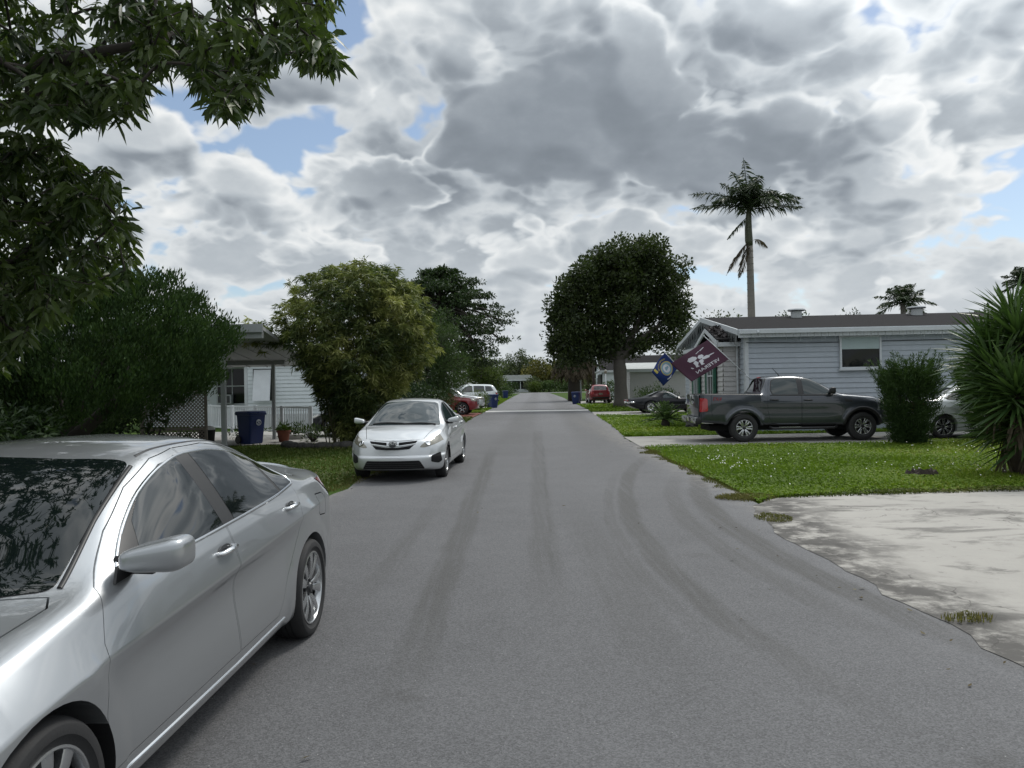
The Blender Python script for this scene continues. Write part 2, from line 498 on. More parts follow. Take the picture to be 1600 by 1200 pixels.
def road_mat():
    def fn(k, b):
        P = k.coord('Object'); x, y, z = k.sep(P)
        big = k.noise(P, .22, 5, .6); mid = k.noise(P, 1.6, 5, .6)
        agg = k.voro(P, 125, 'F1', 'Color'); g = k.sep(agg)[0]
        fine = k.noise(P, 160, 2, .6)
        base = .118 + (big - .5) * .05 + (mid - .5) * .035 + (g - .5) * .075 + (fine - .5) * .03 + k.ss(y, 12, 45) * .03
        # pale dusty shoulder along the right edge
        wob = (k.noise(P, .8, 4, .6) - .5) * 1.2
        dusty = k.ss(x + wob * .8 - y * .045, 1.9, 3.4) * k.ss(y, 60, 25)
        base = base + dusty * .055
        # brownish tyre tracks, smooth curves along the lane and turning into the right driveway
        nz = (k.noise(P, .6, 3, .5) - .5) * .16
        nb = k.noise(k.vm('MULTIPLY', P, (14, .35, 1)), 1.0, 5, .65)
        def band(xc, w, amp, ya, yb, fa=3.0, fb=6.0):
            d = (x - xc + nz).abs()
            return k.ss(d, w, w * .45) * amp * k.ss(y, ya, ya + fa) * k.ss(y, yb, yb - fb) * (k.ss(nb, .25, .60) * .85 + .25)
        A = y - 7.0; pa = 1.37 + A * A * (.015 * 1.0) + k.ss(y, 7.4, 6.6) * A * A * .032
        Bq = y - 8.5; pb = 2.5 + Bq * Bq * .030
        tr = band(pa, .17, .85, 3.2, 20) + band(pa - .26, .10, .45, 4, 17) + band(pb, .21, .9, 3.4, 18) + band(pb - .42, .16, .55, 4, 16)
        tr = tr + band(-.62 + (y - 8) * .006, .18, .75, 3.4, 22) + band(.30 + (y - 8) * .03, .20, .55, 5, 30) + band(.85 - (y - 6) * .012, .28, .45, 3.6, 12) + band(-1.35 + y * .02, .14, .4, 5, 14)
        far = k.ss(y, 14, 26) * k.ss((x - .4 - y * .036 + 1.2).abs(), .9, .3) * .4 + k.ss(y, 14, 26) * k.ss((x - .4 - y * .036 - 1.3).abs(), .9, .3) * .4
        tr = (tr + far).min(1.0)
        col = k.vm('SCALE', (1.0, 1.0, 1.03), base)
        col = k.mix(tr * .85, col, k.vm('SCALE', (.064, .0625, .060), .75 + g * .5))
        oil = k.ss(k.noise(k.vm('ADD', P, (11, 4, 0)), .9, 6, .7), .62, .72) * .35
        col = k.mix(oil, col, (.060, .058, .055))
        # sandy grit gathered along both edges
        ex = k.ss(x - (3.4 - .02 * (y - 10).abs()) + wob * .25, -.55, .15) * k.ss(y, 45, 20) + k.ss(-2.75 - x + wob * .3, -.35, .25) * k.ss(y, 10, 13)
        col = k.mix((ex * k.ss(k.noise(P, 5, 5, .7), .40, .62)).clamp() * .75, col, (.215, .20, .18))
        # bright stone chips
        chip = k.voro(P, 24, 'F1', 'Distance'); cr = k.sep(k.voro(P, 24, 'F1', 'Color'))[1]
        col = k.mix(k.ss(chip, .10, .05) * k.ss(cr, .80, .86), col, (.36, .36, .35))
        # seam down the lane
        seam = k.ss((x - .10 - y * .034 + nz * .3).abs(), .035, .012) * k.ss(k.noise(P, 1.1, 3, .6), .42, .58) * k.ss(y, 5, 9)
        col = k.mix(seam * .18, col, (.035, .035, .035))
        k.put(b.inputs['Base Color'], col)
        k.put(b.inputs['Roughness'], .78 - tr * .08)
        k.put(b.inputs['Normal'], k.bump(g * .7 + fine, .55, .006))
    return mat('asphalt', (.09, .09, .09), .8, fn=fn, Specular_IOR_Level=.35)


def concrete_mat(name, c=(.40, .375, .33), stain=1.0, sc=1.0):
    def fn(k, b):
        P = k.coord('Object'); x, y, z = k.sep(P)
        n = k.noise(P, .55 * sc, 6, .62); n2 = k.noise(P, 2.4 * sc, 6, .65); n3 = k.noise(P, 45, 3, .6)
        wv = k.vm('MULTIPLY', P, (1.0, 2.6, 1.0)); st = k.noise(k.vm('ADD', wv, (7.0, 3.0, 0.0)), .75 * sc, 7, .68, dist=.6)
        f = (n - .5) * .25 + (n2 - .5) * .22 + (n3 - .5) * .12 + 1.0
        col = k.vm('SCALE', k.vm('MULTIPLY', (1, 1, 1), c), f)
        col = k.mix(k.ss(st, .50, .64) * .75 * stain, col, (.12, .115, .105))
        col = k.mix(k.ss(k.noise(k.vm('ADD', P, (3, 9, 0)), 7, 6, .7), .60, .72) * .55 * stain, col, (.10, .095, .09))
        ck = k.voro(k.vm('ADD', P, k.vm('SCALE', k.noise(P, 1.5, 4, .6, color=True), .9)), .55, 'DISTANCE_TO_EDGE')
        crack = k.ss(ck, .006, .001) * k.ss(k.noise(P, .5, 2, .5), .48, .6)
        edge = k.ss(x - 3.05 + (k.noise(P, 1.1, 5, .65) - .5) * 1.3 - (y - 7).max(0.0) * .16, .75, .05) * k.ss(y, 12, 10.5) if name == 'pale_concrete' else None
        if edge is not None: col = k.mix(edge * k.ss(k.noise(P, 3.2, 6, .7), .34, .56) * .9, col, (.068, .064, .06))
        col = k.mix(crack * .6 * stain, col, (.06, .055, .05))
        k.put(b.inputs['Base Color'], col); k.put(b.inputs['Normal'], k.bump(n3 * .4 + n2 * .5 - crack, .4, .01))
    return mat(name, c, .85, fn=fn, Specular_IOR_Level=.25)


soil = soil_mat(); asphalt = road_mat()
sheet('ground', [(-900, -300), (900, -300), (900, 900), (-900, 900)], 0.0, soil)

left_edge = [(-9.5, -40), (-7.2, -10), (-5.2, 2), (-3.7, 7.5), (-2.85, 12.8), (-2.45, 20), (-2.25, 30), (-2.1, 39.5), (-1.45, 56), (0.0, 106), (1.6, 152), (2.2, 158)]
right_edge = [(8.2, 158), (7.3, 152), (6.4, 98), (4.95, 52), (4.5, 41), (3.9, 30), (3.42, 23.8), (3.42, 20), (3.35, 16), (3.40, 12.5), (3.33, 10.4), (3.12, 9.1), (3.02, 7.9), (3.1, 6.8), (3.1, 5.5), (3.15, 4.6), (3.4, 2), (4.0, -10), (4.5, -40)]
road_poly = wobble(left_edge, .05, .5, 3) + wobble(right_edge, .045, .4, 4)
sheet('road', road_poly, 0.012, asphalt)
sheet('cross_street', [(-90, 153), (90, 149), (90, 160), (-90, 164)], 0.020, asphalt)

conc = concrete_mat('pale_concrete', (.375, .358, .328), 1.0)
conc2 = concrete_mat('grey_concrete', (.34, .33, .31), .6)
wet = concrete_mat('drive_concrete', (.30, .29, .27), .8)
# near right driveway: worn pale concrete reaching past the photo's edge
nd = wobble([(2.90, 6.8), (2.86, 7.9), (2.98, 9.1), (3.22, 10.3), (3.6, 10.95), (4.6, 11.2), (6.6, 11.35), (9.0, 11.5), (16, 11.6)], .04, .3, 8)
sheet('near_driveway', [(3.25, -6)] + wobble([(2.98, 3.5), (2.93, 5.5), (2.90, 6.75)], .045, .25, 14) + nd + [(16, -6)], 0.0165, conc)
sheet('truck_driveway', wobble([(3.38, 20.1), (6, 20.25), (10, 20.3), (22, 20.0)], .03, .4, 9) + [(22, 24.0)] + wobble([(12, 24.1), (6, 24.0), (3.45, 23.9)], .03, .4, 10), 0.024, wet)
sheet('coupe_driveway', [(4.35, 40.6), (16, 40.4), (16, 45.2), (4.7, 45.4)], 0.024, conc2)
sheet('far_right_driveway', [(5.3, 64), (12, 64), (12, 74), (5.9, 74)], 0.024, conc2)
sheet('left_driveway', wobble([(-2.4, 24.0), (-7.3, 23.3), (-9.5, 23.0), (-14, 23.2)], .05, .4, 11) + [(-14, 31), (-2.3, 30.0)], 0.022, conc2)
brick = varied('red_brick_paving', (.22, .075, .055), .3, 3, .85, .3, 30)
sheet('brick_driveway', [(-2.12, 40.8), (-9, 41.2), (-9, 47.4), (-1.85, 47.0)], 0.024, brick)
sheet('far_left_driveway', [(-1.5, 56), (-8, 56.5), (-8, 63), (-1.25, 63)], 0.024, conc2)
hump = MB()
P_ = [(-1.78, 49.0), (4.85, 48.6)]
hump.add([(-1.72, 48.6, .013), (-1.70, 48.95, .06), (-1.69, 49.25, .06), (-1.66, 49.6, .013), (4.78, 48.2, .013), (4.80, 48.55, .06), (4.82, 48.85, .06), (4.84, 49.2, .013)], [(0, 4, 5, 1), (1, 5, 6, 2), (2, 6, 7, 3)])
hump.build('speed_hump', mat('worn_white_line', (.62, .61, .58), .8), smooth=False)['kind'] = 'structure'


# grass and clover: blades standing on the lawns (uncountable: one object per lawn)
def inside(poly, X, Y):
    x, y = np.array([p[0] for p in poly]), np.array([p[1] for p in poly]); n = len(x)
    r = np.zeros(len(X), bool); j = n - 1
    for i in range(n):
        c = ((y[i] > Y) != (y[j] > Y)) & (X < (x[j] - x[i]) * (Y - y[i]) / (y[j] - y[i] + 1e-12) + x[i]); r ^= c; j = i
    return r


def vnoise(X, Y, s, seed=0):
    r = np.random.default_rng(seed); G = r.random((64, 64)); x, y = X / s, Y / s
    i, j = np.floor(x).astype(int), np.floor(y).astype(int); u, v = x - i, y - j; u, v = u * u * (3 - 2 * u), v * v * (3 - 2 * v)
    g = lambda a, b: G[a % 64, b % 64]
    return (g(i, j) * (1 - u) + g(i + 1, j) * u) * (1 - v) + (g(i, j + 1) * (1 - u) + g(i + 1, j + 1) * u) * v


def grass(name, label, poly, n, h, w, mat_, seed=1, clover=0.0, dens=None, bias=1.6, z0=.0):
    r = np.random.default_rng(seed)
    xs, ys = [p[0] for p in poly], [p[1] for p in poly]
    x0, x1, y0, y1 = min(xs), max(xs), min(ys), max(ys)
    X = r.uniform(x0, x1, n * 3); Y = y0 + (y1 - y0) * r.random(n * 3) ** bias
    ok = inside(poly, X, Y)
    if dens is not None: ok &= r.random(len(X)) < dens(X, Y)
    X, Y = X[ok][:n], Y[ok][:n]; n = len(X)
    tall = .45 + 1.1 * vnoise(X, Y, .8, seed) * vnoise(X, Y, 3.1, seed + 1) * 1.6 + .2 * r.random(n)
    is_c = r.random(n) < clover * (vnoise(X, Y, 1.3, seed + 5) * 1.6)
    hh = h * tall * np.where(is_c, .8, 1.0); a = r.uniform(0, 2 * np.pi, n)
    ww = w * np.where(is_c, 2.6, 1.0) * r.uniform(.7, 1.3, n)
    lean = np.where(is_c, .35, .55) * hh * r.random(n); la = r.uniform(0, 2 * np.pi, n)
    cx, sx = np.cos(a) * ww / 2, np.sin(a) * ww / 2
    V_ = np.zeros((n, 4, 3))
    V_[:, 0] = np.stack([X - cx, Y - sx, np.full(n, z0)], 1); V_[:, 1] = np.stack([X + cx, Y + sx, np.full(n, z0)], 1)
    tx, ty = X + np.cos(la) * lean, Y + np.sin(la) * lean
    V_[:, 2] = np.stack([tx + cx * .35, ty + sx * .35, z0 + hh], 1); V_[:, 3] = np.stack([tx - cx * .35, ty - sx * .35, z0 + hh], 1)
    # clover leaves lie nearly flat on their stems
    ci = np.where(is_c)[0]; m_ = len(ci)
    if m_:
        tl = r.uniform(-.25, .25, (m_, 2)); q1 = np.stack([cx[ci], sx[ci]], 1); q2 = np.stack([-sx[ci], cx[ci]], 1) * .8
        for kk, (s1, s2) in enumerate(((-1, -1), (1, -1), (1, 1), (-1, 1))):
            off = q1 * s1 + q2 * s2
            V_[ci, kk, 0] = X[ci] + off[:, 0]; V_[ci, kk, 1] = Y[ci] + off[:, 1]; V_[ci, kk, 2] = z0 + hh[ci] + (off * tl).sum(1) * 3
    t = np.clip(.2 + .55 * vnoise(X, Y, 2.2, seed + 9) + r.normal(0, .16, n) + np.where(is_c, -.05, 0), 0, 1)
    o = np_mesh(name, V_.reshape(-1, 3), np.arange(n * 4).reshape(-1, 4), mat_, attrs={'tint': t})
    return tag(o, label, 'grass', kind='stuff')


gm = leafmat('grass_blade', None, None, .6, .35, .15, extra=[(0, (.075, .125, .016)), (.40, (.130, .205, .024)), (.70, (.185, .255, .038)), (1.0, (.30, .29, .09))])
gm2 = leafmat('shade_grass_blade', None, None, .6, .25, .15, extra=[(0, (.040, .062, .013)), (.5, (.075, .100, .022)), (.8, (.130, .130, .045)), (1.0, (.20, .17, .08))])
lawnR = [(3.38, 10.6), (3.75, 11.0), (4.6, 11.22), (9, 11.5), (16, 11.6), (22, 15), (22, 20.0), (10, 20.3), (6, 20.25), (3.42, 20.1), (3.38, 16), (3.42, 12.5)]
grass('grass', 'mown clover lawn in front of the charcoal pickup', lawnR, 120000, .070, .013, gm, 21, .55)
lawnM = [(3.5, 24.0), (6, 24.05), (12, 24.1), (16, 25), (16, 40.4), (4.4, 40.6), (3.9, 30)]
grass('grass', 'lawn round the small sago palm behind the pickup', lawnM, 42000, .09, .024, gm, 22, .35)
lawnF = [(4.75, 45.5), (16, 45.2), (16, 63.8), (5.35, 63.8), (4.95, 52)]
grass('grass', 'lawn under the big round tree', lawnF, 16000, .11, .045, gm, 23, .2)
lawnL = [(-3.6, 8.6), (-2.98, 12.6), (-2.55, 18), (-2.42, 24.0), (-5.5, 23.6), (-7.3, 23.2), (-11, 22.9), (-16, 22.9), (-16, 14), (-8, 9), (-4.4, 7.6)]
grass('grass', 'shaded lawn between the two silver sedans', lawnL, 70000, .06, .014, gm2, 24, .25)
lawnL2 = [(-2.2, 30.2), (-9, 31), (-9, 40.9), (-2.12, 40.7)]
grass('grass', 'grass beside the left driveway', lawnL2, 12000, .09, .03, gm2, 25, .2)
lawnL3 = [(-1.85, 47.2), (-6, 47.5), (-6, 55.9), (-1.5, 55.8)]
grass('grass', 'grass strip by the far blue bin', lawnL3, 9000, .10, .045, gm, 26, .2)
lawnL4 = [(-1.2, 63.2), (-6, 63.4), (-6, 105), (-.1, 104)]
grass('grass', 'grass at the far left of the road', lawnL4, 9000, .12, .07, gm, 27, 0)
dry = leafmat('dry_grass_blade', None, None, .7, .3, .1, extra=[(0, (.075, .085, .028)), (.5, (.13, .125, .048)), (1, (.24, .20, .11))])
tuft = lambda cx, cy, rx, ry: [(cx + rx * math.cos(a), cy + ry * math.sin(a)) for a in np.linspace(0, 2 * math.pi, 14, endpoint=False)]
for i, (px, py, rx, ry, n) in enumerate(((1208, 812, .22, .30, 520), (1512, 972, .18, .10, 150), (1165, 780, .45, .26, 1500))):
    p = gp(px, py)
    grass('grass_tuft', ['yellowing grass tuft between the road and the pale driveway', 'straggly weed tuft at the edge of the pale driveway, nearest the camera', 'low grass tongue at the corner of the lawn and road'][i],
          tuft(p.x, p.y, rx, ry), n, .028 if i != 1 else .05, .010, dry, 30 + i, .1, bias=1.0, z0=.02)
# dry thatch where the turf frays out over the asphalt
edge_r = [(3.42, 20.0), (3.36, 16), (3.41, 12.5), (3.36, 10.7)]
fray = wobble([(x - .13, y) for x, y in edge_r], .09, .25, 31) + wobble([(x + .20, y) for x, y in reversed(edge_r)], .06, .3, 32)
grass('grass', 'dry frayed turf along the right road edge', fray, 5200, .030, .011, dry, 40, 0, bias=1.0)
fray2 = wobble([(3.5, 10.95), (6, 11.15), (10, 11.35), (15, 11.45)], .06, .3, 33) + wobble([(15, 11.75), (10, 11.7), (6, 11.5), (3.7, 11.3)], .05, .3, 34)
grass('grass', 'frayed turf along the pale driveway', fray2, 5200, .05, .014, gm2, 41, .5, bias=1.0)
edge_l = [(-2.95, 12.6), (-2.50, 18), (-2.38, 24.0)]
fray3 = wobble([(x + .14, y) for x, y in edge_l], .09, .25, 35) + wobble([(x - .30, y) for x, y in reversed(edge_l)], .06, .3, 36)
grass('grass', 'dry frayed turf along the left road edge', fray3, 4200, .03, .011, dry, 42, 0, bias=1.0)
# small white daisies over the clover lawn
r_ = np.random.default_rng(5)
n = 1100; X = r_.uniform(4, 15, n); Y = r_.uniform(11.3, 19.6, n); ok = inside(lawnR, X, Y) & (r_.random(n) < vnoise(X, Y, 1.9, 77) ** 3 * 3.2 * np.clip((Y - 11) / 3, 0, 1) * np.clip((20 - Y) / 4, 0, 1)); X, Y = X[ok], Y[ok]; n = len(X)
V_ = np.zeros((n, 6, 3)); Z = .085 + .06 * r_.random(n)
for k in range(6):
    V_[:, k, 0] = X + .012 * np.cos(k * np.pi / 3); V_[:, k, 1] = Y + .010 * np.sin(k * np.pi / 3); V_[:, k, 2] = Z + .008 * np.sin(k * np.pi / 3)
tag(np_mesh('daisies', V_.reshape(-1, 3), np.arange(n * 6).reshape(-1, 6), mat('daisy_white', (.62, .63, .58), .7)), 'small white flowers scattered over the clover lawn', 'flowers', kind='stuff')

# fallen leaves and grit along the road edges, a few on the asphalt
r_ = np.random.default_rng(8); n = 150
Y = 3.2 + 30 * r_.random(n) ** 1.7
xr = np.interp(Y, [3, 6.8, 7.9, 9.1, 12.5, 20, 41], [2.95, 2.85, 2.85, 3.0, 3.35, 3.4, 4.5]); xl = np.interp(Y, [3, 7.5, 12.8, 20, 41], [-3.3, -3.2, -2.85, -2.45, -2.1])
u = r_.random(n); X = np.where(u < .42, xr - np.abs(r_.normal(0, .35, n)), np.where(u < .84, xl + np.abs(r_.normal(0, .45, n)), r_.uniform(-2.2, 2.9, n)))
a = r_.uniform(0, 6.28, n); L_ = r_.uniform(.012, .034, n); V_ = np.zeros((n, 4, 3))
for k, (da, f) in enumerate(((0, 1), (1.57, .35), (3.14, 1), (4.71, .35))):
    V_[:, k, 0] = X + np.cos(a + da) * L_ * f; V_[:, k, 1] = Y + np.sin(a + da) * L_ * f; V_[:, k, 2] = .021 + .012 * r_.random(n)
tag(np_mesh('leaf_litter', V_.reshape(-1, 3), np.arange(n * 4).reshape(-1, 4), leafmat('litter', None, None, .8, .1, .1, extra=[(0, (.035, .028, .018)), (.6, (.11, .085, .045)), (1, (.20, .19, .14))]), attrs={'tint': r_.random(n)}), 'fallen leaves and grit scattered along the road edges', 'leaf litter', kind='stuff')

# ------------------------------------------------------------------ buildings
def siding(name, c, pitch=.19, streak=.12):
    """lap siding whose boards are real steps in the mesh; colour only weathers"""
    return varied(name, c, streak, 1.2, .55, .08, 25)


side_blue = siding('blue_grey_siding', (.37, .41, .455), streak=.18)
side_white = siding('white_siding', (.66, .71, .74))
side_beige = siding('beige_siding', (.47, .465, .46))
trim_w = varied('white_trim', (.52, .55, .57), .14, 3, .55)
roof_dk = varied('dark_shingles', (.024, .023, .024), .4, 2.5, .95, .5, 45, Specular_IOR_Level=.08)
roof_lt = varied('pale_roof', (.42, .44, .43), .25, 1.5, .7, .2, 20)
dark_in = mat('dark_interior', (.010, .011, .012), .6)
pane = mat('window_pane', (.008, .010, .011), .03, IOR=1.35)
blind = varied('pale_blind', (.34, .42, .42), .1, 4, .6)
shut_g = varied('green_shutter', (.012, .10, .062), .2, 6, .5)
soffit = varied('grey_soffit', (.36, .37, .38), .15, 2, .7)
wood_g = varied('weathered_wood', (.20, .175, .145), .3, 5, .85, .4, 40)


class Frame:
    """building axes: u along the front, v away from it"""
    def __init__(s, o, ang): s.o = Vector(o); s.M = Matrix.Translation(s.o) @ rotz(ang)


def lap_wall(mb, a, b, z0, z1, nrm, pitch=.165, d=.028, mi=0, top=None):
    """lap-board wall from a to b (2D), outward normal nrm; top(t) gives a sloping head"""
    a, b, nrm = Vector((*a, 0)), Vector((*b, 0)), Vector((*nrm, 0)).normalized()
    n = max(1, round((z1 - z0) / pitch)); ph = (z1 - z0) / n
    up = Vector((0, 0, 1))
    for i in range(n):
        lo, hi = z0 + i * ph, z0 + (i + 1) * ph
        A0, B0 = a + nrm * d + up * lo, b + nrm * d + up * lo
        A1, B1 = a + up * hi, b + up * hi
        Aa, Bb = a + up * lo, b + up * lo
        mb.add([A0, B0, B1, A1, Aa, Bb], [(0, 1, 2, 3), (4, 5, 1, 0)], mi)


def gable_laps(mb, c0, half, z0, rise, axis, out, pitch=.165, d=.028):
    """lap boards filling a gable triangle; axis = 2D direction along the wall, out = outward normal"""
    n = max(2, round(rise / pitch)); ax, on = Vector((*axis, 0)), Vector((*out, 0)); c = Vector((*c0, 0)); up = Vector((0, 0, 1))
    for i in range(n):
        l0, l1 = i / n, (i + 1) / n; h0, h1 = half * (1 - l0), half * (1 - l1)
        p = [c - ax * h0 + on * d + up * (z0 + rise * l0), c + ax * h0 + on * d + up * (z0 + rise * l0), c + ax * h1 + up * (z0 + rise * l1), c - ax * h1 + up * (z0 + rise * l1)]
        mb.add(p, [(0, 1, 2, 3)])


def window(parent, M_, w, h, frame_m, kind='sash', shutters=None, blind_part=0.0, name='window'):
    """window lying in the local XZ plane, facing -Y; parts: window > pane, blind, sill, shutter"""
    t = .06; M_ = M_ @ Matrix.Translation((0, -.034, 0))
    f = MB()
    for x0, x1, z0, z1 in ((-w / 2, -w / 2 + t, 0, h), (w / 2 - t, w / 2, 0, h), (-w / 2 + t, w / 2 - t, 0, t), (-w / 2 + t, w / 2 - t, h - t, h)):
        f.box(x0, x1, -.05, .06, z0, z1, 0, M_)
    if kind == 'sash': f.box(-w / 2 + t, w / 2 - t, -.04, .05, h / 2 - .025, h / 2 + .025, 0, M_)
    if kind == 'cross':
        f.box(-.02, .02, -.035, .05, t, h / 2 - .025, 0, M_); f.box(-.02, .02, -.035, .05, h / 2 + .025, h - t, 0, M_); f.box(-w / 2 + t, w / 2 - t, -.04, .05, h / 2 - .025, h / 2 + .025, 0, M_)
    o = f.build(name, frame_m, parent)
    g = MB(); g.box(-w / 2 + t, w / 2 - t, -.005, .02, t, h - t, 0, M_); g.build('pane', pane, o)
    if blind_part:
        g = MB(); g.box(-w / 2 + t, w / 2 - t, -.025, -.008, h - t - (h - 2 * t) * blind_part, h - t, 0, M_); g.build('blind', blind, o)
    g = MB(); g.box(-w / 2 - .05, w / 2 + .05, -.10, .0, -.05, -.002, 0, M_); g.build('sill', frame_m, o)
    if shutters is not None:
        for sx in (-1, 1):
            g = MB(); x0, x1 = sorted((sx * (w / 2 + .01), sx * (w / 2 + .33)))
            g.box(x0, x1, -.05, 0, -.02, h + .02, 0, M_)
            nsl = int(h / .07)
            for k in range(nsl): g.box(x0 + .04, x1 - .04, -.065, -.05, .02 + k * .07, .06 + k * .07, 0, M_)
            g.build('shutter', shutters, o)
    return o


# ---- right: blue-grey house --------------------------------------------------
ANG = math.atan(.038)
hA = thing('mobile_home', 'long blue-grey sided house with a dark low roof behind the pickup', 'house', (7.62, 25.0, 0), -ANG)
# local x: along the long wall (away from the road), local y: along the front (away from the camera)
LX, LY, ZE, ZR = 17.0, 10.4, 3.28, 4.08
w = MB()
lap_wall(w, (0, 0), (LX, 0), .75, ZE, (0, -1)); lap_wall(w, (0, LY), (0, 0), .75, ZE, (-1, 0)); lap_wall(w, (LX, 0), (LX, LY), .75, ZE, (1, 0)); lap_wall(w, (LX, LY), (0, LY), .75, ZE, (0, 1))
w.box(.02, LX - .02, .02, LY - .02, .8, ZE - .02)
for x, d in ((0, -1), (LX, 1)): gable_laps(w, (x, LY / 2), LY / 2, ZE, ZR - ZE - .02, (0, -1 if d < 0 else 1), (d, 0))
wallA = w.build('wall', side_blue, hA)
sk = MB(); lap_wall(sk, (0.03, .03), (LX, .03), .0, .70, (0, -1), .30, .01); lap_wall(sk, (.03, LY), (.03, .03), .0, .70, (-1, 0), .30, .01)
sk.build('skirting', siding('skirting_vinyl', (.26, .30, .335)), hA)
tr = MB(); tr.box(-.03, LX, -.045, .02, .70, .77); tr.box(-.045, .02, .02, LY, .70, .77); tr.box(-.03, .09, -.035, .05, .775, ZE - .1); tr.box(-.035, .05, .06, .14, .775, ZE - .1)
tr.build('wall_trim', trim_w, hA)
rf = MB(); oh, th = .30, .07
for sy in (0, 1):
    y0, y1 = (-oh, LY / 2) if sy == 0 else (LY + oh, LY / 2)
    z0 = ZE - (ZR - ZE) / (LY / 2) * oh
    v = [(-oh, y0, z0 + .06), (LX + oh, y0, z0 + .06), (LX + oh, y1, ZR + .06), (-oh, y1, ZR + .06), (-oh, y0, z0 + .06 + th), (LX + oh, y0, z0 + .06 + th), (LX + oh, y1, ZR + .06 + th), (-oh, y1, ZR + .06 + th)]
    f = [(0, 3, 2, 1), (4, 5, 6, 7), (0, 1, 5, 4), (1, 2, 6, 5), (2, 3, 7, 6), (3, 0, 4, 7)]
    rf.add(v, f if sy == 0 else [tuple(reversed(g)) for g in f])
roofA = rf.build('roof', roof_dk, hA)
fa = MB()
z0 = ZE - (ZR - ZE) / (LY / 2) * oh
fa.box(-oh + .0, LX + oh, -oh - .02, -oh + .02, z0 - .14, z0 + .13)
fa.box(-oh, LX, -oh + .02, -.0, z0 - .03, z0 + .0)
for sy in (0, 1):
    y0 = -oh if sy == 0 else LY + oh
    fa.bar((-oh - .02, y0, z0 + .03), (-oh - .02, LY / 2, ZR + .03), .05, .20)
fa.build('fascia', trim_w, roofA)
g = MB(); g.box(-.28, LX, -.42, -.325, z0 - .02, z0 + .10); g.build('gutter', trim_w, roofA)
rv = MB()
for x in (3.1, 7.6, 11.2):
    r2 = MB(); r2.lathe([(.0, .42), (.30, .40), (.33, .34), (.30, .30), (.20, .28), (.20, -.1)], 18, 0, Matrix.Translation((x, 4.4, ZR + .02)) @ Matrix.Scale(.75, 4, (0, 0, 1)))
    r2.build('roof_vent', M['steel'], roofA, smooth=True, sharp=35)
r2 = MB(); r2.box(12.0, 12.7, 4.0, 4.6, ZR - .05, ZR + .30); r2.build('roof_hatch', M['steel'], roofA, bevel=.03)
W0 = Matrix.Translation((3.65, -.02, 2.03))
window(hA, W0, 1.32, 1.08, trim_w, 'plain', None, .40)
for x, z, hh in ((3.45, 2.10, .16), (3.80, 2.10, .22), (3.95, 2.10, .12)):
    pass
# icicle lights hanging along the eaves and the front gable
r3 = random.Random(4); path = []
for k in range(150):
    x = .1 + k * (LX - .3) / 150; l = r3.choice((.10, .18, .28, .14))
    path += [(x, -.33, z0 - .02), (x + .004, -.33, z0 - .02 - l), (x + .012, -.33, z0 - .02)]
ic = MB(); ic.tube(path, .005, 3); ic.build('icicle_lights', mat('light_string', (.50, .52, .52), .5), roofA)
path = []
for k in range(110):
    t = k / 109; y = -oh + t * (LY + 2 * oh); z = z0 + (ZR - z0) * (1 - abs(2 * t - 1)); l = r3.choice((.25, .45, .65, .35, .8)) * (.5 + .5 * (1 - abs(2 * t - 1)))
    path += [(-oh - .06, y, z - .04), (-oh - .06 + r3.uniform(-.04, .04), y + r3.uniform(-.05, .05), z - .05 - l), (-oh - .06, y + .02, z - .04)]
ic = MB(); ic.tube(path, .010, 3); ic.build('icicle_lights', mat('grey_light_string', (.16, .17, .17), .6), roofA)
# front bay with its own small gable
by0, by1, bx, bz = .75, 6.6, -.55, 2.86
bw = MB()
lap_wall(bw, (bx, by0), (0, by0), .55, bz, (0, -1)); lap_wall(bw, (bx, by1), (bx, by0), .55, bz, (-1, 0)); lap_wall(bw, (0, by1), (bx, by1), .55, bz, (0, 1))
gable_laps(bw, (bx, 2.35), 1.6, bz, .52, (0, -1), (-1, 0))
bw.box(bx + .02, -.0, by0 + .02, by1 - .02, .0, bz - .01)
bay = bw.build('bay', side_beige, hA)
b = MB(); b.box(bx - .22, .06, by0 - .22, by1 + .2, bz, bz + .14); b.build('bay_cornice', trim_w, bay)
b = MB()
for s_ in (-1, 1): b.bar((bx - .24, 2.35 + s_ * 1.85, bz + .12), (bx - .24, 2.35, bz + .66), .06, .14)
b.build('bargeboard', trim_w, bay)
b = MB()
for s_ in (-1, 1):
    e0, e1 = 2.35 + s_ * 1.85, 2.35
    v = [(bx - .26, e0, bz + .20), (0, e0, bz + .20), (0, e1, bz + .74), (bx - .26, e1, bz + .74)]
    v += [(x, y, z + .05) for x, y, z in v]
    b.add(v, [(0, 1, 2, 3), (7, 6, 5, 4), (0, 4, 5, 1), (1, 5, 6, 2), (2, 6, 7, 3), (3, 7, 4, 0)])
b.build('bay_roof', roof_dk, bay)
# dead leaves lying on the bay roof and cornice
rl = np.random.default_rng(3); n = 420
lx, ly = rl.uniform(bx - .2, .0, n), rl.uniform(by0 - .1, 2.2, n); lz = bz + .22 + np.clip((ly - .5) / 1.85, 0, 1) * .54 + rl.random(n) * .12
V_ = np.zeros((n, 4, 3)); 
for k in range(4):
    V_[:, k, 0] = lx + rl.normal(0, .05, n); V_[:, k, 1] = ly + rl.normal(0, .05, n); V_[:, k, 2] = lz + rl.normal(0, .035, n)
np_mesh('dead_leaves', V_.reshape(-1, 3), np.arange(n * 4).reshape(-1, 4), mat('dead_leaf', (.055, .048, .05), .8), bay)
TR = lambda x, y, z, a: Matrix.Translation((x, y, z)) @ rotz(a)
for yy, ww in ((2.35, .95), (4.9, .75)):
    window(bay, TR(bx - .03, yy, 1.12, R(-90)), ww, 1.55, trim_w, 'cross', shut_g, .25)
